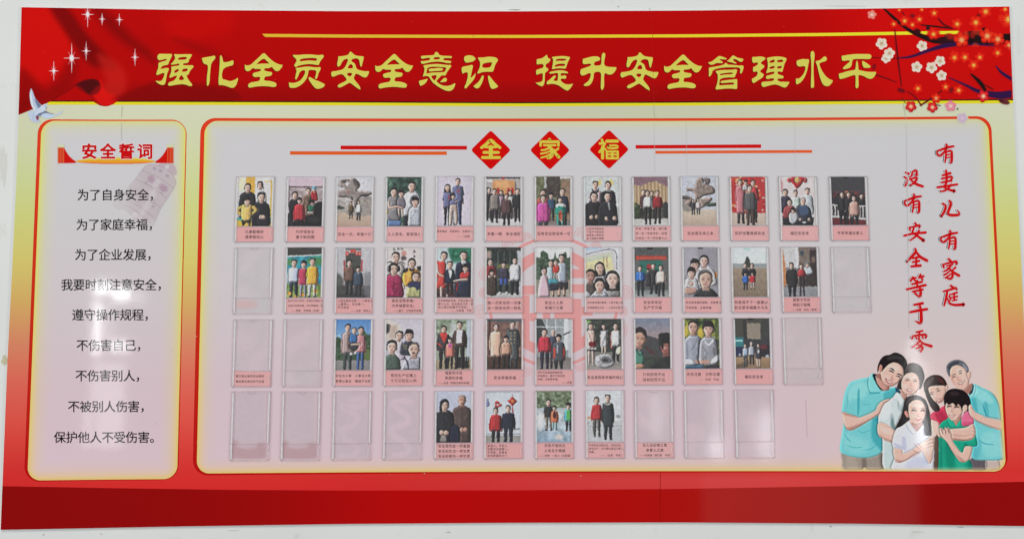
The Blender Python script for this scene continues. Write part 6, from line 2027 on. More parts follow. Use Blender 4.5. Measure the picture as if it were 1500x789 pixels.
@pic(2, 5, (520, 52, 835, 502), 'studio snapshot of a woman in red dress, suited man, boy and baby')
def _(c):
    c.c[:] = (196, 210, 214)
    c.p((40, 120, 92), [(640, 40), (850, 40), (850, 190), (740, 170), (690, 190), (640, 130)], soft=30)
    c.grain(70, 7, 3, 50, 200, 640, 840)
    c.grad((150, 170, 172), (96, 84, 84), 250, 430)
    c.grad((84, 56, 54), (64, 40, 42), 430, 510)
    c.bust(768, 125, 34, (36, 42, 62), 178, 74, 520)
    c.p((226, 226, 230), [(745, 172), (790, 172), (768, 225)], mark=False)
    c.new('person')
    c.p((206, 58, 52), [(545, 180), (520, 175), (515, 320), (540, 330), (515, 420), (590, 420), (650, 400), (635, 370), (600, 320), (610, 200), (580, 175)])
    c.folds((206, 58, 52), 520, 200, 640, 420, 6)
    c.l(SKIN, [(565, 415, 24), (570, 505, 18)])
    c.l(SKIN, [(625, 405, 24), (620, 505, 16)])
    c.l(SKIN, [(525, 210, 22), (545, 290, 22), (610, 320, 18)])
    c.head(588, 128, 31, 'f', tilt=0.12)
    c.stand(643, 205, 27, (38, 44, 64), (40, 38, 44), 370, 470, 46)
    c.p((226, 226, 230), [(630, 250), (658, 250), (655, 315), (644, 320)], mark=False)
    c.r((36, 40, 56), 634, 246, 656, 254, mark=False)
    c.new('person')
    c.p((204, 54, 56), [(750, 275), (800, 265), (825, 290), (800, 330), (740, 330), (735, 300)])
    c.l(SKIN, [(800, 340, 24), (740, 345, 22), (680, 355, 16)])
    c.head(785, 238, 27, 'k')
    c.l((190, 40, 44), [(715, 370, 10), (708, 440, 12)])


@pic(2, 6, (970, 52, 1285, 500), 'snapshot of four people seated before a dark cottage, man in a white shirt')
def _(c):
    c.c[:] = (64, 74, 70)
    c.r((52, 56, 56), 960, 45, 1300, 85)
    c.r((176, 150, 140), 965, 85, 1015, 150, soft=20)
    c.r((40, 50, 48), 1030, 85, 1240, 200)
    for x in (1075, 1130, 1185):
        c.r((96, 112, 104), x, 90, x + 6, 200)
    c.r((190, 192, 200), 1255, 85, 1300, 460)
    c.r((110, 110, 60), 1070, 205, 1180, 240, soft=20)
    c.e((20, 20, 20), 1125, 55, 24, 14)
    c.grad((196, 196, 196), (180, 180, 180), 465, 505)
    c.grain(20, 4, 2)
    c.stand(1010, 185, 23, (146, 44, 48), (50, 44, 46), 330, 470, 56, 'f')
    c.stand(1232, 172, 23, (214, 214, 220), (34, 32, 38), 345, 476, 56)
    c.stand(1132, 205, 21, (62, 56, 76), (52, 80, 168), 330, 410, 50, 'k')
    c.grain(50, 2, 4, 235, 320, 1090, 1170)
    for x in (1098, 1160):
        c.l((32, 30, 36), [(x, 400, 30), (x, 455, 26)])
        c.e((222, 222, 222), x, 464, 14, 14)
    c.bust(1025, 280, 20, (70, 56, 50), 305, 42, 480, 'k', hands=[(1000, 315), (1052, 312)])
    c.grain(36, 3, 5, 320, 480, 985, 1065)


@pic(2, 7, (50, 55, 365, 500), 'snapshot of a family on a path, man in checked shirt and dark shorts')
def _(c):
    c.c[:] = (226, 230, 234)
    c.p((66, 88, 66), [(40, 150), (90, 150), (100, 95), (125, 85), (160, 110), (170, 160), (215, 150), (230, 95), (245, 150), (300, 110), (330, 95), (340, 150), (380, 150), (380, 360), (40, 360)])
    c.grain(60, 5, 6, 110, 350)
    c.grad((150, 140, 124), (176, 168, 156), 345, 510)
    c.grain(30, 5, 3, 345, 505)
    c.stand(288, 150, 28, (166, 176, 192), (196, 156, 138), 375, 490, 56, short=True)
    c.p((46, 46, 50), [(262, 365), (345, 365), (345, 430), (310, 435), (304, 400), (298, 435), (266, 430)], sm=1)
    for i in range(5):
        c.l((100, 104, 130), [(255 + i * 18, 205, 3), (255 + i * 18, 365, 3)], a=0.5, clip=True)
    c.stand(190, 195, 24, (164, 188, 196), (190, 150, 134), 345, 490, 48, 'f')
    c.p((50, 52, 66), [(165, 375), (262, 370), (260, 435), (175, 445)], sm=1)
    c.p((70, 150, 168), [(165, 340), (255, 335), (262, 378), (168, 380)], sm=1)
    c.new('person')
    c.p((204, 60, 52), [(215, 215), (258, 212), (268, 255), (245, 285), (210, 280)])
    c.l(SKIN, [(225, 285, 14), (215, 335, 12)])
    c.l(SKIN, [(240, 290, 14), (248, 345, 12)])
    c.head(235, 192, 20, 'b')
    c.stand(128, 268, 26, (216, 184, 198), (216, 184, 198), 470, 505, 42, 'f', short=True)
    c.p((218, 186, 200), [(100, 320), (150, 320), (178, 500), (75, 500)])


@pic(2, 8, (508, 55, 825, 497), 'close selfie of four faces in front of a framed landscape picture')
def _(c):
    c.c[:] = (214, 216, 224)
    c.p((184, 204, 232), [(500, 50), (680, 50), (560, 85), (500, 80)], soft=20)
    c.p((206, 204, 202), [(500, 130), (770, 80), (800, 260), (500, 300)], sm=1)
    c.p((226, 216, 160), [(510, 150), (745, 108), (765, 260), (510, 290)], sm=1)
    c.grain(30, 12, 4, 120, 260, 510, 760, tint=(1, .9, .3))
    c.p((190, 206, 190), [(510, 150), (745, 108), (750, 140), (510, 190)], soft=20, a=0.8, sm=1)
    c.l((150, 90, 70), [(680, 130, 6), (680, 240, 5)], a=0.7)
    c.l((150, 90, 70), [(708, 140, 8), (710, 230, 8)], a=0.7)
    c.l((70, 70, 78), [(500, 118, 5), (768, 76, 6), (800, 250, 5)])
    c.bust(641, 235, 40, (176, 176, 186), 300, 60, 400, 'l', tilt=-0.1)
    c.bust(556, 308, 46, (84, 74, 70), 385, 76, 510, 'm', skin=(176, 132, 118))
    c.p((196, 196, 204), [(508, 440), (545, 470), (560, 500), (508, 505)])
    c.bust(758, 335, 56, (140, 136, 136), 430, 84, 510, 'l', skin=(222, 190, 178))
    c.bust(640, 395, 46, (190, 194, 206), 450, 86, 510, 'f', skin=(212, 172, 158))


@pic(2, 9, (950, 50, 1268, 500), 'snapshot of four people under a red banner, boy in blue at left')
def _(c):
    c.c[:] = (84, 88, 88)
    c.r((100, 104, 104), 950, 165, 1000, 470)
    c.r((96, 96, 96), 1215, 165, 1275, 470)
    c.r((40, 112, 98), 1003, 175, 1213, 330)
    c.p((188, 58, 46), [(970, 135), (1000, 124), (1220, 128), (1250, 140), (1248, 165), (1200, 162), (1020, 160), (975, 165)])
    c.c += 0
    for i in range(13):
        c.e((226, 120, 80), 990 + i * 20, 148, 6, 8, soft=5, a=0.7)
    c.e((180, 50, 46), 1092, 225, 24, 26, soft=14)
    c.e((22, 22, 24), 1100, 58, 30, 14)
    c.grad((120, 128, 128), (164, 172, 172), 440, 505)
    c.grain(14, 4, 3)
    c.stand(1130, 222, 20, (50, 50, 54), (44, 44, 48), 380, 470, 52)
    c.bust(1078, 260, 14, (56, 54, 58), 285, 26, 400, 'k')
    c.stand(1008, 242, 20, (48, 106, 192), (40, 42, 48), 350, 490, 46)
    c.l((196, 210, 226), [(1008, 280, 5), (1008, 345, 5)], mark=False)
    c.stand(1198, 238, 20, (226, 208, 198), (44, 44, 50), 368, 492, 48, 'f')


@pic(2, 10, (45, 42, 305, 402), 'close selfie of four people, shaven-headed man in front')
def _(c):
    c.c[:] = (150, 146, 156)
    c.p((170, 166, 178), [(40, 40), (150, 60), (130, 200), (40, 240)], soft=40)
    c.e((60, 60, 62), 175, 44, 22, 8)
    c.bust(204, 140, 33, (216, 212, 216), 185, 86, 320, 'f', skin=(214, 178, 166))
    c.e((226, 140, 60), 288, 240, 10, 22, soft=8, mark=False)
    c.bust(134, 168, 33, (204, 198, 208), 205, 56, 320, 'k')
    c.bust(107, 228, 30, (216, 214, 222), 262, 50, 370, 'k', hands=[(105, 305)])
    c.p((196, 150, 136), [(60, 340), (120, 335), (150, 355), (110, 385), (60, 375)])
    c.bust(214, 275, 52, (46, 50, 52), 352, 100, 410, 'b', (60, 52, 54), (206, 168, 150), collar=None)


@pic(2, 11, (402, 40, 668, 402), 'snapshot of two adults and two children on brown open ground')
def _(c):
    c.c[:] = (216, 224, 226)
    c.e((176, 214, 206), 525, 52, 30, 10, soft=10)
    c.r((150, 156, 160), 395, 158, 680, 190, soft=8)
    c.grain(26, 3, 4, 155, 190)
    c.p((60, 66, 60), [(500, 150), (515, 112), (530, 112), (545, 150), (548, 185), (498, 185)])
    c.grad((160, 140, 118), (134, 116, 98), 190, 405)
    c.grain(18, 3, 2, 195, 405)
    c.stand(504, 172, 14, (46, 52, 62), (40, 40, 48), 245, 300, 27)
    c.stand(557, 173, 14, (42, 38, 42), (60, 50, 50), 245, 310, 27, 'f')
    c.stand(504, 234, 10, (48, 104, 196), (40, 48, 66), 295, 350, 24, 'k')
    c.stand(558, 232, 10, (192, 40, 50), (176, 156, 154), 292, 348, 24, 'k')


@pic(2, 12, (770, 38, 1035, 398), 'indoor snapshot of a woman in a long black coat beside two others')
def _(c):
    c.c[:] = (112, 100, 98)
    c.r((204, 204, 206), 770, 38, 880, 190)
    c.r((130, 130, 134), 770, 190, 880, 320, soft=20)
    c.p((204, 132, 74), [(765, 60), (780, 60), (800, 200), (800, 300), (765, 310)], soft=10)
    c.r((212, 214, 220), 876, 38, 900, 190)
    c.r((126, 110, 100), 900, 38, 980, 200)
    c.e((60, 70, 90), 925, 80, 16, 20, soft=6)
    c.r((60, 46, 44), 985, 60, 1040, 330)
    c.e((120, 96, 86), 1010, 130, 16, 24, soft=10)
    c.r((58, 48, 46), 900, 235, 1040, 320)
    c.grad((150, 152, 156), (136, 138, 144), 325, 400)
    c.grain(18, 4, 7)
    c.stand(842, 172, 17, (46, 44, 46), (36, 34, 38), 325, 398, 44, 'f')
    c.new('person')
    c.p((192, 204, 214), [(945, 185), (985, 180), (1005, 220), (985, 235), (940, 230)])
    c.head(965, 166, 15, 'k', (120, 120, 124))
    c.stand(918, 178, 15, (178, 48, 54), (52, 42, 44), 248, 390, 30, 'f')


@pic(3, 3, (1012, 55, 1335, 517), 'snapshot of a couple holding a toddler under a bright blue sky')
def _(c):
    c.grad((76, 136, 206), (150, 188, 220), 50, 300)
    c.p((58, 84, 56), [(1000, 240), (1050, 220), (1100, 260), (1230, 180), (1270, 150), (1300, 190), (1345, 220), (1345, 440), (1000, 440)])
    c.grain(60, 5, 4, 170, 430)
    c.p((96, 116, 60), [(1265, 335), (1345, 340), (1345, 440), (1260, 440)], soft=20)
    c.grad((150, 146, 146), (130, 128, 130), 430, 520)
    c.l((60, 70, 90), [(1308, 55, 3), (1310, 220, 3)], a=0.6)
    c.stand(1125, 132, 28, (172, 148, 146), (62, 70, 72), 358, 530, 60)
    c.l((90, 60, 54), [(1125, 185, 5), (1128, 350, 5)], mark=False)
    c.stand(1244, 158, 28, (200, 124, 130), (56, 86, 142), 350, 520, 50, 'f')
    for i in range(6):
        c.l((226, 196, 196), [(1205 + i * 16, 210, 3), (1205 + i * 16, 345, 3)], a=0.6, clip=True)
        c.l((140, 50, 64), [(1195, 220 + i * 24, 3), (1295, 220 + i * 24, 3)], a=0.5, clip=True)
    c.new('person')
    c.p((56, 112, 176), [(1150, 190), (1195, 185), (1215, 240), (1190, 275), (1145, 260)])
    c.p((60, 60, 66), [(1150, 270), (1220, 270), (1215, 330), (1150, 330)])
    c.e((214, 214, 214), 1160, 370, 18, 16)
    c.e((214, 214, 214), 1200, 360, 16, 16)
    c.head(1184, 158, 23, 'b')
    c.l(SKIN, [(1160, 285, 16), (1240, 280, 18)])


@pic(3, 4, (95, 55, 415, 513), 'close selfie of four smiling people, moustached man at lower right')
def _(c):
    c.c[:] = (204, 198, 210)
    c.p((214, 206, 196), [(90, 60), (230, 120), (210, 240), (90, 250)], soft=30)
    c.p((60, 60, 62), [(95, 90), (140, 105), (130, 170), (95, 190)], soft=6, sm=1)
    c.r((190, 160, 146), 130, 110, 200, 230, soft=40, a=0.7)
    c.bust(220, 205, 34, (204, 190, 208), 265, 52, 420, 'f', tilt=0.2)
    c.bust(308, 200, 38, (50, 56, 72), 262, 66, 380, 'k', skin=(216, 172, 156))
    for i in range(3):
        c.r((206, 180, 100), 255 + i * 4, 290 + i * 16, 295, 294 + i * 16, mark=False)
    c.bust(154, 305, 46, (78, 98, 86), 385, 76, 520, 'f', skin=(224, 186, 172))
    c.bust(354, 330, 52, (168, 168, 182), 405, 96, 520, 'b', (50, 44, 48))
    c.l((60, 60, 74), [(270, 400, 10), (300, 460, 14), (310, 510, 12)], mark=False)
    c.e((60, 46, 46), 354, 364, 18, 5, soft=5, mark=False)


@pic(3, 5, (555, 55, 878, 512), 'snapshot of a couple and a girl, man in brown jacket over white shirt')
def _(c):
    c.c[:] = (150, 164, 142)
    c.grain(90, 7, 5, 50, 300)
    c.r((206, 210, 214), 690, 95, 740, 250, soft=30, a=0.7)
    c.r((186, 196, 206), 840, 60, 880, 420, soft=10)
    c.grad((176, 160, 130), (160, 140, 112), 420, 515)
    c.r((38, 36, 36), 735, 395, 865, 500)
    for x in (565, 590, 830, 850):
        c.r((206, 206, 206), x, 320, x + 5, 430)
    c.stand(775, 108, 28, (80, 64, 58), (46, 42, 42), 300, 500, 68)
    c.p((212, 210, 216), [(750, 150), (800, 150), (796, 270), (742, 270)], sm=1, mark=False)
    c.stand(630, 145, 26, (64, 56, 60), (40, 36, 40), 330, 500, 62, 'f')
    c.p((206, 56, 52), [(595, 185), (630, 175), (665, 190), (640, 260), (630, 265)], mark=False)
    c.l((206, 56, 52), [(575, 270, 12), (610, 300, 12)], mark=False)
    c.stand(688, 245, 20, (226, 128, 112), (36, 34, 38), 392, 500, 42, 'k')
    c.e((190, 80, 160), 690, 290, 14, 22, soft=8, mark=False)


@pic(3, 6, (1010, 55, 1332, 510), 'old snapshot of a woman in pale coat, man in grey coat and child')
def _(c):
    c.c[:] = (138, 100, 90)
    c.grain(50, 9, 4, tint=(1, .7, .6))
    c.r((60, 84, 96), 1010, 50, 1340, 80, soft=30, a=0.8)
    c.r((60, 40, 40), 1030, 60, 1050, 380, soft=14, a=0.8)
    c.r((206, 190, 180), 1225, 80, 1300, 160, soft=30, a=0.5)
    c.grad((84, 58, 46), (66, 46, 38), 395, 515)
    c.grain(30, 6, 4, 395, 515, tint=(1, .8, .6))
    c.stand(1252, 108, 25, (76, 80, 82), (60, 60, 62), 420, 500, 66)
    for i in range(4):
        c.e((196, 176, 120), 1236, 180 + i * 30, 5, 5, mark=False)
        c.e((196, 176, 120), 1268, 180 + i * 30, 5, 5, mark=False)
    c.p((50, 44, 44), [(1210, 135), (1252, 165), (1290, 135), (1275, 165), (1225, 168)], mark=False)
    c.stand(1100, 135, 24, (230, 184, 160), (50, 36, 36), 388, 505, 62, 'f')
    c.e((226, 220, 220), 1100, 115, 14, 6, mark=False)
    c.stand(1192, 235, 22, (208, 156, 132), (46, 36, 36), 372, 500, 52, 'k')


@pic(3, 7, (88, 50, 410, 508), 'snapshot of three people by a glazed wall, one in a bright red jacket')
def _(c):
    c.c[:] = (150, 158, 162)
    c.grain(30, 4, 6)
    c.p((60, 66, 66), [(88, 50), (140, 50), (180, 130), (88, 330)], sm=1, soft=10)
    for x in (190, 270):
        c.r((212, 216, 220), x - 4, 50, x + 4, 330)
    for y in (125,):
        c.r((212, 216, 220), 88, y - 4, 415, y + 4)
    c.r((216, 220, 226), 345, 50, 385, 340)
    c.r((196, 200, 204), 385, 60, 415, 400)
    c.p((60, 60, 62), [(340, 190), (410, 160), (410, 168), (345, 205)], sm=1)
    c.grad((124, 116, 114), (146, 138, 136), 400, 512)
    c.stand(250, 178, 21, (66, 70, 90), (40, 38, 42), 360, 500, 44, 'b', (190, 186, 186))
    c.stand(168, 175, 26, (206, 48, 66), (46, 44, 58), 345, 505, 60, 'f', zip_=True)
    c.stand(296, 225, 25, (76, 80, 92), (40, 40, 44), 430, 512, 62, 'k')
    c.l((192, 62, 52), [(258, 320, 20), (258, 400, 20)], mark=False)
    c.l((192, 62, 52), [(345, 320, 20), (342, 400, 18)], mark=False)
    c.l((190, 200, 210), [(285, 290, 10), (285, 360, 10)], mark=False)


@pic(3, 8, (545, 52, 868, 508), 'snapshot of three young people standing behind a carved stone ball')
def _(c):
    c.c[:] = (56, 62, 56)
    c.grain(40, 7, 3, 50, 330)
    c.e((120, 180, 80), 565, 75, 24, 14, soft=12)
    c.p((214, 214, 204), [(545, 90), (600, 85), (625, 130), (545, 140)], soft=20, a=0.7)
    c.grad((120, 118, 114), (152, 146, 140), 350, 512)
    c.grain(24, 4, 6, 350, 510)
    c.r((150, 30, 36), 765, 170, 785, 330, soft=10, a=0.7)
    c.new('stone_ball')
    c.e((168, 168, 172), 715, 435, 95, 66)
    c.e((112, 112, 116), 730, 432, 48, 26, soft=14)
    c.e((66, 66, 70), 720, 428, 30, 16, soft=8)
    c.e((196, 196, 200), 655, 420, 26, 30, soft=20)
    c.grain(40, 3, 2, 375, 500, 620, 810)
    c.stand(708, 122, 19, (220, 216, 222), SKIN, 300, 370, 36, 'l', short=True)
    for i in range(14):
        c.e((70, 66, 80), 680 + (i * 37) % 58, 160 + (i * 53) % 140, 5, 6, mark=False, a=0.8)
    c.stand(590, 120, 24, (228, 194, 180), (206, 170, 156), 315, 465, 46, 'f', shoe=(222, 222, 222), short=True)
    c.r((226, 224, 222), 552, 310, 640, 330, mark=False)
    c.r((40, 38, 42), 560, 330, 636, 345, mark=False)
    c.p((130, 30, 40), [(575, 262), (635, 258), (635, 298), (580, 302)], mark=False)
    c.l((130, 30, 40), [(565, 170, 4), (600, 265, 4)], mark=False)
    c.stand(818, 120, 24, (226, 226, 232), (36, 34, 40), 292, 445, 46, short=True, shoe=(216, 214, 214))
    c.new('straw_hat')
    c.e((226, 222, 196), 846, 340, 26, 38, 0.2)


@pic(3, 9, (1003, 50, 1318, 508), 'dusk close-up of a boy in a teal shirt and a half-hidden face with glasses')
def _(c):
    c.grad((120, 134, 158), (178, 150, 146), 50, 260)
    c.p((70, 70, 72), [(1110, 200), (1200, 230), (1330, 250), (1330, 520), (1000, 520), (1050, 330)], soft=12, sm=1)
    c.p((90, 40, 44), [(1090, 300), (1160, 340), (1180, 380), (1140, 370)], soft=14, a=0.7)
    c.p((54, 66, 52), [(1000, 400), (1330, 420), (1330, 520), (1000, 520)], soft=30, a=0.8)
    c.grain(14, 5, 4)
    c.bust(1288, 300, 62, (36, 40, 38), 420, 150, 520, 'k', (30, 28, 30), (150, 90, 80))
    c.p((34, 34, 34), [(1215, 200), (1270, 180), (1320, 190), (1320, 230), (1262, 235), (1258, 330), (1235, 300)])
    c.l((40, 30, 32), [(1266, 275, 4), (1290, 268, 5), (1318, 272, 4)], mark=False)
    c.new('person')
    c.p((76, 140, 120), [(1000, 320), (1035, 345), (1080, 370), (1075, 460), (1000, 480)])
    c.l((40, 50, 60), [(1008, 330, 6), (1050, 385, 8), (1078, 345, 6)], mark=False)
    c.head(1050, 232, 60, 'b', (52, 44, 46), (204, 156, 134), tilt=0.12)
    c.p((196, 146, 120), [(1010, 470), (1060, 462), (1090, 480), (1060, 508), (1005, 508)])
    c.p((44, 36, 36), [(1000, 180), (1010, 140), (1050, 125), (1095, 150), (1110, 190), (1100, 210), (1060, 172), (1015, 175), (1002, 200)])


@pic(3, 10, (70, 50, 400, 505), 'snapshot of a couple in matching grey sweaters before yellow and green leaves')
def _(c):
    c.c[:] = (96, 110, 50)
    c.grain(120, 9, 4, tint=(1.2, 1, .3))
    c.e((216, 190, 60), 90, 170, 26, 50, soft=30)
    c.e((214, 186, 60), 225, 185, 30, 50, soft=30)
    c.bust(160, 130, 50, (150, 154, 170), 215, 92, 480, 'm', skin=(204, 160, 142))
    c.bust(302, 145, 50, (152, 152, 162), 225, 86, 470, 'k', skin=(216, 172, 156))
    c.p((220, 222, 226), [(265, 250), (300, 285), (355, 220), (345, 265), (300, 300), (268, 275)], mark=False)
    c.p((216, 220, 228), [(85, 420), (150, 440), (140, 490), (85, 490)], mark=False)
    c.p((216, 220, 228), [(330, 420), (395, 380), (400, 430), (320, 460)], mark=False)
    c.p((198, 150, 136), [(165, 435), (240, 430), (310, 432), (290, 460), (210, 465)], mark=False)
    c.p((50, 100, 130), [(70, 480), (250, 475), (250, 515), (70, 515)], sm=1)
    c.p((44, 46, 52), [(250, 480), (400, 475), (400, 515), (250, 515)], sm=1)


@pic(3, 11, (528, 50, 855, 505), 'night street snapshot of three people with a cyan light behind')
def _(c):
    c.c[:] = (72, 70, 64)
    c.r((150, 136, 120), 648, 95, 772, 238, soft=8)
    c.r((50, 50, 48), 610, 60, 645, 300)
    c.r((60, 62, 58), 780, 60, 850, 240)
    c.grad((54, 56, 62), (60, 60, 64), 240, 330)
    c.r((40, 130, 140), 525, 225, 615, 310, soft=26)
    c.p((170, 240, 244), [(525, 248), (590, 246), (615, 252), (590, 260), (525, 262)])
    c.r((36, 44, 84), 525, 310, 600, 390, soft=10)
    c.r((40, 36, 46), 770, 290, 860, 420, soft=10)
    c.r((150, 40, 56), 770, 290, 830, 330, soft=14, a=0.6)
    c.e((170, 180, 190), 830, 400, 20, 20)
    c.e((160, 170, 180), 575, 380, 12, 12)
    c.grad((172, 140, 104), (140, 110, 80), 400, 508)
    c.p((60, 54, 48), [(528, 480), (650, 440), (620, 508), (528, 508)], soft=20, a=0.5)
    c.e((20, 20, 22), 685, 55, 26, 12)
    c.stand(628, 300, 15, (162, 186, 220), (60, 66, 76), 385, 486, 28, short=True)
    c.stand(685, 284, 16, (166, 172, 186), (44, 46, 56), 382, 466, 32, 'b', (210, 206, 206), short=True)
    c.stand(748, 298, 15, (60, 60, 66), SKIN, 415, 496, 26, 'f')
    c.e((200, 200, 204), 748, 350, 10, 18, mark=False)


@pic(4, 5, (552, 55, 870, 515), 'snapshot of two seated adults in dark winter coats, one in a hood')
def _(c):
    c.c[:] = (192, 196, 216)
    c.bust(788, 135, 36, (84, 66, 62), 195, 88, 520, 'b', (150, 130, 124), (190, 142, 124), hands=[(790, 400), (820, 400)], zip_=True)
    c.bust(630, 180, 38, (40, 40, 46), 232, 88, 520, 'f', hands=[(606, 425), (644, 428)], zip_=True)
    c.p((34, 36, 42), [(585, 180), (592, 140), (630, 120), (662, 140), (668, 170), (630, 150), (605, 180), (610, 220), (590, 230)])
    c.p((150, 140, 136), [(600, 460), (640, 455), (645, 515), (595, 515)], mark=False)
    c.p((34, 38, 62), [(690, 380), (760, 370), (770, 515), (690, 515)], soft=12)


@pic(4, 6, (1010, 65, 1335, 515), 'snapshot of a couple indoors under a hanging red knot, woman in red jacket')
def _(c):
    c.c[:] = (206, 212, 222)
    c.r((176, 180, 192), 1005, 60, 1340, 80, soft=8)
    c.r((150, 156, 166), 1010, 440, 1340, 448)
    c.r((60, 60, 66), 1290, 395, 1330, 402)
    c.grad((150, 150, 142), (160, 160, 156), 455, 520)
    c.new('vase_sticker')
    c.e((130, 130, 176), 1030, 178, 17, 24)
    c.r((130, 130, 176), 1024, 130, 1036, 160)
    c.new('paper_cut')
    for x, y in ((1105, 170), (1130, 170), (1105, 195), (1132, 195), (1118, 160), (1118, 205), (1150, 188)):
        c.e((200, 40, 40), x, y, 12, 10)
    c.new('hanging_knot')
    c.p((176, 36, 34), [(1258, 115), (1304, 156), (1258, 196), (1212, 156)], sm=1)
    c.e((214, 120, 60), 1258, 156, 18, 18, soft=6, mark=False)
    c.l((150, 30, 34), [(1258, 96, 3), (1258, 118, 3)])
    c.l((176, 36, 40), [(1260, 196, 6), (1262, 250, 12)])
    c.stand(1105, 240, 22, (188, 42, 46), (40, 38, 44), 408, 525, 60, 'f', zip_=True)
    c.stand(1222, 220, 24, (38, 42, 60), (38, 42, 56), 388, 525, 64)


@pic(4, 7, (92, 50, 412, 515), 'snapshot of a man and two children on a sunlit tree-lined path')
def _(c):
    c.c[:] = (118, 134, 104)
    c.grain(90, 6, 3, 50, 210)
    c.grad((178, 190, 196), (206, 214, 220), 205, 300)
    c.grad((196, 206, 214), (140, 168, 190), 300, 520)
    c.grain(50, 8, 4, 230, 515)
    c.e((216, 206, 204), 300, 470, 40, 24, soft=20)
    c.e((222, 224, 224), 130, 330, 30, 80, soft=40)
    c.stand(206, 155, 24, (50, 50, 54), (124, 114, 102), 285, 408, 48, short=True)
    c.stand(258, 205, 18, (226, 112, 72), (132, 166, 170), 330, 405, 36, 'k')
    c.e((60, 30, 40), 260, 265, 14, 34, mark=False, soft=8)
    c.stand(386, 188, 19, (82, 172, 202), (34, 38, 42), 318, 415, 38, 'k', shoe=(206, 70, 70))
    c.p((90, 180, 90), [(372, 230), (402, 230), (405, 310), (370, 310)], mark=False)
    c.p((34, 34, 38), [(355, 175), (372, 155), (405, 155), (412, 178), (385, 172)])


@pic(4, 8, (552, 55, 885, 515), 'snapshot of a couple standing in fog, woman in red and man in dark coat')
def _(c):
    c.c[:] = (212, 216, 222)
    c.r((196, 200, 202), 550, 330, 890, 380)
    c.r((176, 182, 186), 550, 372, 890, 384)
    c.grad((186, 190, 194), (200, 202, 206), 392, 520)
    c.r((110, 110, 112), 556, 330, 562, 370)
    c.r((70, 70, 74), 620, 375, 650, 385)
    c.r((70, 70, 74), 790, 375, 812, 385)
    c.e((226, 150, 90), 575, 300, 22, 12, soft=6)
    c.e((150, 160, 156), 855, 290, 22, 16, soft=10)
    c.grain(10, 3, 3)
    c.stand(648, 146, 24, (192, 48, 52), (78, 74, 72), 312, 470, 52, 'f', shoe=(190, 190, 186))
    c.stand(754, 124, 27, (52, 60, 64), (42, 46, 52), 375, 495, 58)
    c.p((196, 190, 176), [(725, 165), (752, 180), (782, 165), (775, 178), (752, 192), (732, 178)], mark=False)


for (row, cc), (rect, fn, label) in PIC.items():
    q = pocket_quad(row, cc)
    C = grid_print(rect[0], rect[1], rect[2], rect[3], (rect[2] - rect[0]) / 86.0)
    fn(C)
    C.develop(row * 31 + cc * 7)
    lum = C.c.mean(-1, keepdims=True)
    C.c = (lum + (C.c - lum) * 0.86) * 0.93 + 3
    u0, u1, v0, v1 = 0.040, 0.925, 0.010, 0.752

    def mp_(a, b2, q=q, rect=rect):
        return q(u0 + (u1 - u0) * (a - rect[0]) / (rect[2] - rect[0]), v0 + (v1 - v0) * (b2 - rect[1]) / (rect[3] - rect[1]))
    x, y = q((u0 + u1) / 2, v1)
    bx, bz = to_board(x, y)
    root = empty('photograph', (float(bx), -0.0012, float(bz)))
    tag(root, label, 'photograph', 'family photographs in the clear pockets')
    g = Geo()
    g.slab([q(u0 - 0.004, v0), q(u1 + 0.004, v0), q(u1 + 0.004, v1), q(u0 - 0.004, v1)], (214, 214, 214), -0.0011, -0.00138)
    g.build('paper_backing', M_CARD, root)
    C.build(mp_, -0.0014, M_PHOTO, root)

KEY = {(1, 1): 'the boy in a yellow sweater', (1, 2): 'the girl in a red padded coat', (1, 3): 'the wide pale grey rock sculpture', (1, 4): 'the family before dark green leaves', (1, 5): 'the trio in purple shirts', (1, 6): 'the six people at an orange doorway',
       (1, 7): 'the group with a bright pink girl', (1, 8): 'the four dark-coated adults', (1, 9): 'the pleated gold curtain', (1, 10): 'the knobbly brownish rock on sand', (1, 11): 'the red and gold lanterns', (1, 12): 'the family under a red paper ornament', (1, 13): 'the white balustrade at night',
       (2, 2): 'the trio in blue, pink and orange', (2, 3): 'the adult and child in a doorway', (2, 4): 'the girl in a magenta coat', (2, 5): 'the woman in a red dress', (2, 6): 'the four seated before a cottage', (2, 7): 'the man in dark shorts on a path', (2, 8): 'the selfie with a framed landscape',
       (2, 9): 'the four under a red banner', (2, 10): 'the selfie with a shaven-headed man', (2, 11): 'the family on brown open ground', (2, 12): 'the woman in a long black coat',
       (3, 3): 'the couple under a blue sky', (3, 4): 'the selfie with a moustached man', (3, 5): 'the man in a brown jacket', (3, 6): 'the pale coat beside a long grey coat', (3, 7): 'the red jacket by a glazed wall', (3, 8): 'the carved stone ball', (3, 9): 'the boy in teal at dusk',
       (3, 10): 'the couple in grey sweaters', (3, 11): 'the night street with cyan light', (4, 5): 'the hooded winter-coat pair', (4, 6): 'the couple under a hanging red knot', (4, 7): 'the tree-lined sunlit path', (4, 8): 'the couple standing in fog'}
POCKET_LABEL = {(2, 1): 'empty clear plastic pocket at the left end of the second row', (2, 13): 'empty clear plastic pocket at the right end of the second row, below the night photograph', (3, 1): 'clear pocket holding only a pink slip, at the left end of the third row',
                (3, 2): 'empty clear pocket between the slip-only pocket and the blue-sky photograph', (3, 12): 'empty clear pocket beside the night street photograph, right end of the third row', (4, 1): 'empty clear pocket at the left end of the bottom row',
                (4, 2): 'empty clear pocket, second from the left in the bottom row', (4, 3): 'empty clear pocket with a faint glue swirl, third in the bottom row', (4, 4): 'empty clear pocket with an S-shaped glue trail, beside the hooded winter-coat photograph',
                (4, 9): 'clear pocket holding only a pink slip, beside the photograph of the foggy couple', (4, 10): 'empty clear pocket beside the bottom-row slip-only pocket, with pale glare', (4, 11): 'empty clear pocket at the right end of the bottom row'}
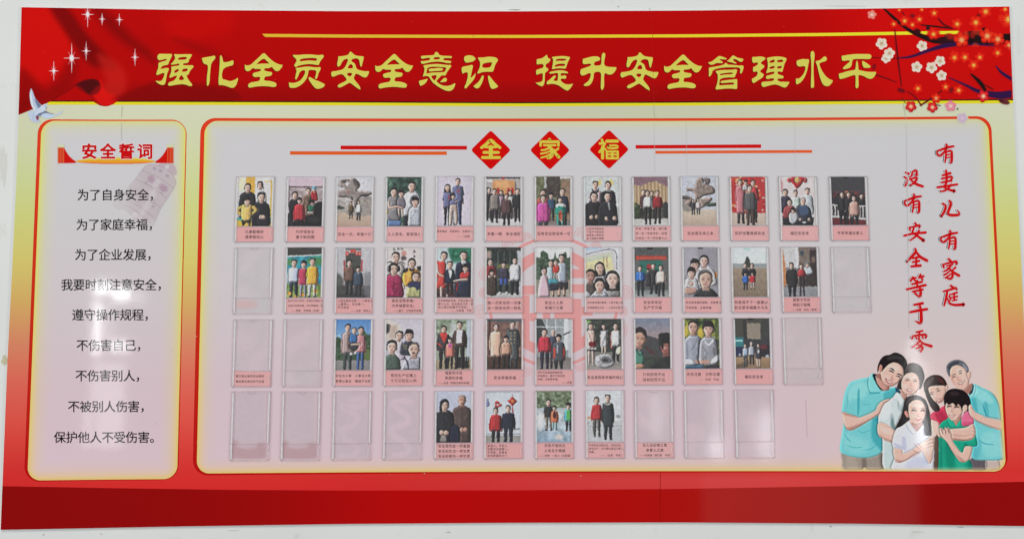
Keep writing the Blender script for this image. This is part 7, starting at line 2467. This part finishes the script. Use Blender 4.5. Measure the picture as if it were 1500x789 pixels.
SLIP_LABEL = {(3, 1): 'pink two-line caption slip alone in the pocket at the left end of the third row', (4, 9): 'pink three-line caption slip alone in a bottom-row pocket, beside the foggy couple'}

# ------------------------------------------------------------------ caption slips
SLIPC = {}
rp = random.Random(4)
for (row, cc), lines in CAPS.items():
    q = pocket_quad(row, cc)
    u0, u1, v0, v1 = 0.036, 0.985, 0.768, 0.985
    x, y = q((u0 + u1) / 2, v1)
    bx, bz = to_board(x, y)
    root = empty('caption_slip', (float(bx), -0.0016, float(bz)))
    tag(root, SLIP_LABEL.get((row, cc)) or 'pink caption slip under the photograph of ' + KEY[row, cc], 'caption slip', 'pink caption slips in the pockets')
    jit = rp.uniform(-0.006, 0.006)
    base = np.array((233, 160, 160)) + rp.uniform(-4, 4)
    g = Geo()
    g.slab([q(u0, v0 + jit), q(u1, v0 - jit), q(u1, v1), q(u0, v1)], tuple(base), -0.0015, -0.0018)
    g.build('card', M_CARD, root)
    g = Geo()
    n = len(lines)
    (xa, ya), (xb, yb_) = q(u0, v0), q(u1, v1)
    small = any(t[0] in 'tm' for t in lines)
    sz = {1: 5.5, 2: 5.5, 3: 5.0, 4: 4.1}[n]
    for i, t in enumerate(lines):
        s = sz
        if t[0] == 't':
            s = 3.6
        elif t[0] == 'm':
            s = 4.2
        right = t[0] == '>'
        body = t.lstrip('tm>')
        if right:
            s = 3.7
        if n == 3 and not small and not right:
            s = 5.2
        wd = s * len(body)
        lim = (xb - xa) * 0.95
        if wd > lim:
            s *= lim / wd
            wd = lim
        yc = ya + (yb_ - ya) * (0.5 if n == 1 else (0.16 + 0.68 * i / (n - 1) if n > 2 else (0.32, 0.68)[i]))
        x0 = xb - 2.0 - wd if right else ((xa + xb) / 2 - wd / 2 if not small else xa + 3.2)
        write(g, body, x0, yc, s * 0.96, (50, 18, 24), -0.0018 - LAY * 0.5, pitch=s, bold=0.013)
    g.build('lettering', M_CARD, root)

# ------------------------------------------------------------------ the clear pockets
def ring(q, m0, m1, r, n=5):
    """outer and inner outline of a rounded frame, m0 and m1 pixels inside the pocket's edge"""
    out = []
    for m in (m0, m1):
        pts = []
        rr2 = max(r - m, 0.6)
        for (cu, cv, sx, sy, a0) in ((0, 0, 1, 1, math.pi), (1, 0, -1, 1, 1.5 * math.pi), (1, 1, -1, -1, 0), (0, 1, 1, -1, 0.5 * math.pi)):
            x, y = q(cu, cv)
            cx, cy = x + sx * (m + rr2), y + sy * (m + rr2)
            for a in np.linspace(a0, a0 + math.pi / 2, n):
                pts.append((cx + rr2 * math.cos(a), cy + rr2 * math.sin(a)))
        out.append(pts)
    return out


rg2 = random.Random(12)
for row in (1, 2, 3, 4):
    for cc in range(1, len(ROWX[row]) + 1):
        q = pocket_quad(row, cc)
        x, y = q(0.5, 1)
        bx, bz = to_board(x, y)
        root = empty('photo_pocket', (float(bx), -0.0011, float(bz)))
        tag(root, POCKET_LABEL.get((row, cc)) or 'clear plastic pocket holding the photograph of ' + KEY[row, cc], 'photo pocket', 'clear pockets in rows on the board')
        # outer edge
        o, i2 = ring(q, 0, 0.9, 2.6)
        g = Geo()
        n = len(o)
        for k in range(n):
            j = (k + 1) % n
            g.slab([o[k], o[j], i2[j], i2[k]], (150, 144, 150), -0.00106, -0.0040)
        g.build('rim', M_RIM, root)
        # folded side rails
        empty_p = (row, cc) not in PIC
        for side in (0, 1):
            g = Geo()
            if side == 0:
                a = [q(0.020, 0.022), q(0.058, 0.022), q(0.058, 0.985), q(0.020, 0.985)]
            else:
                a = [q(0.932, 0.022), q(0.966, 0.022), q(0.966, 0.752), q(0.932, 0.752)]
            g.slab(a, (230, 228, 232), -0.0022, -0.00405)
            g.build('side_rail', M_RAIL, root)
        g = Geo()
        g.poly([q(0.016, 0.010), q(0.984, 0.010), q(0.984, 0.756), q(0.016, 0.756)], (190, 190, 190), -0.0039)
        g.build('upper_window', M_SHEET, root)
        g = Geo()
        g.poly([q(0.016, 0.764), q(0.984, 0.764), q(0.984, 0.990), q(0.016, 0.990)], (190, 190, 190), -0.0040)
        g.build('lower_window', M_SHEET, root)
        g = Geo()
        g.slab([q(0.02, 0.755), q(0.98, 0.755), q(0.98, 0.766), q(0.02, 0.766)], (170, 164, 168), -0.0034, -0.0041)
        g.build('step', M_DIV, root)
        # thumb notch at the lower right
        g = Geo()
        cx, cy = q(0.985, 0.875)
        t = np.linspace(math.radians(118), math.radians(242), 12)
        for k in range(len(t) - 1):
            pts = [(cx + r * 0.62 * math.cos(a), cy + r * math.sin(a)) for r, a in ((6.4, t[k]), (6.4, t[k + 1]), (5.3, t[k + 1]), (5.3, t[k]))]
            g.slab(pts, (236, 234, 238), -0.0036, -0.00425)
        g.build('thumb_notch', M_RAIL, root)
        if (row, cc) in ((4, 1), (4, 2), (4, 9), (2, 7), (3, 9), (2, 1), (3, 1)):
            g = Geo()
            cx, cy = q(0.5, 0.008)
            t = np.linspace(math.radians(12), math.radians(168), 12)
            for k in range(len(t) - 1):
                pts = [(cx + r * 1.35 * math.cos(a), cy + r * 0.75 * math.sin(a)) for r, a in ((4.6, t[k]), (4.6, t[k + 1]), (3.8, t[k + 1]), (3.8, t[k]))]
                g.slab(pts, (170, 164, 168), -0.0036, -0.0041)
            g.build('finger_notch', M_DIV, root)
        if empty_p:
            # dried glue between the pocket and the print
            xa, ya = q(0.07, 0.03)
            xb, yb_ = q(0.93, 0.975)
            D = decal((min(xa, q(0.07, .97)[0]), ya, xb, yb_), 1.0, 0.8, bg=lambda X, Y: wide_col(X, Y))
            D.new('dried_glue')
            w, h = xb - xa, yb_ - ya
            rd = random.Random(row * 20 + cc)
            dk = np.array((4, 1, 2)) if row < 4 else np.array((8, 3, 4))
            base = wide_col(np.float64(xa + w / 2), np.float64(ya + h / 2))
            D.r(tuple(base - dk), 0, 0, w, h, soft=5)
            if (row, cc) in ((4, 3), (4, 4)):
                s = ([(0.55, .1), (.9, .08), (.8, .2), (.2, .2), (.55, .3), (.72, .4), (.55, .5), (.25, .56), (.3, .68), (.6, .78), (.72, .88), (.5, .97), (.2, .95)] if cc == 3 else [(.78, .13), (.45, .12), (.22, .17), (.42, .26), (.66, .36), (.68, .46), (.42, .5), (.2, .56), (.32, .68), (.58, .76), (.72, .86), (.6, .94), (.28, .96)])
                D.l(tuple(base + np.array([7, 6, 10])), [(a * w, b3 * h, 8.5) for a, b3 in s], soft=3.4, a=0.4 if cc == 3 else 0.62)
            elif row == 4 and cc < 3:
                D.p((178, 142, 148), [(0, h * .72), (w * .4, h * .82), (w, h * .76), (w, h), (0, h)], soft=10, a=0.7)
                D.e(tuple(base - 4), w * .45, h * .79, w * .33, h * .06, soft=6, a=0.8)
            else:
                for _ in range(5):
                    D.e(tuple(base + rd.uniform(-7, 6)), rd.uniform(0, w), rd.uniform(0, h), rd.uniform(6, 18), rd.uniform(8, 30), rd.uniform(0, 3), soft=12, a=0.55)
                if row == 2 and cc == 1:
                    D.e((206, 160, 158), w * .3, h * .87, w * .4, h * .07, soft=8, a=0.5)
            D.c += (noise2(D.X.shape, 6, cc) * 3)[..., None]
            D.build(D.map, -LAY * 6, M_VINYL, root, decal=True)
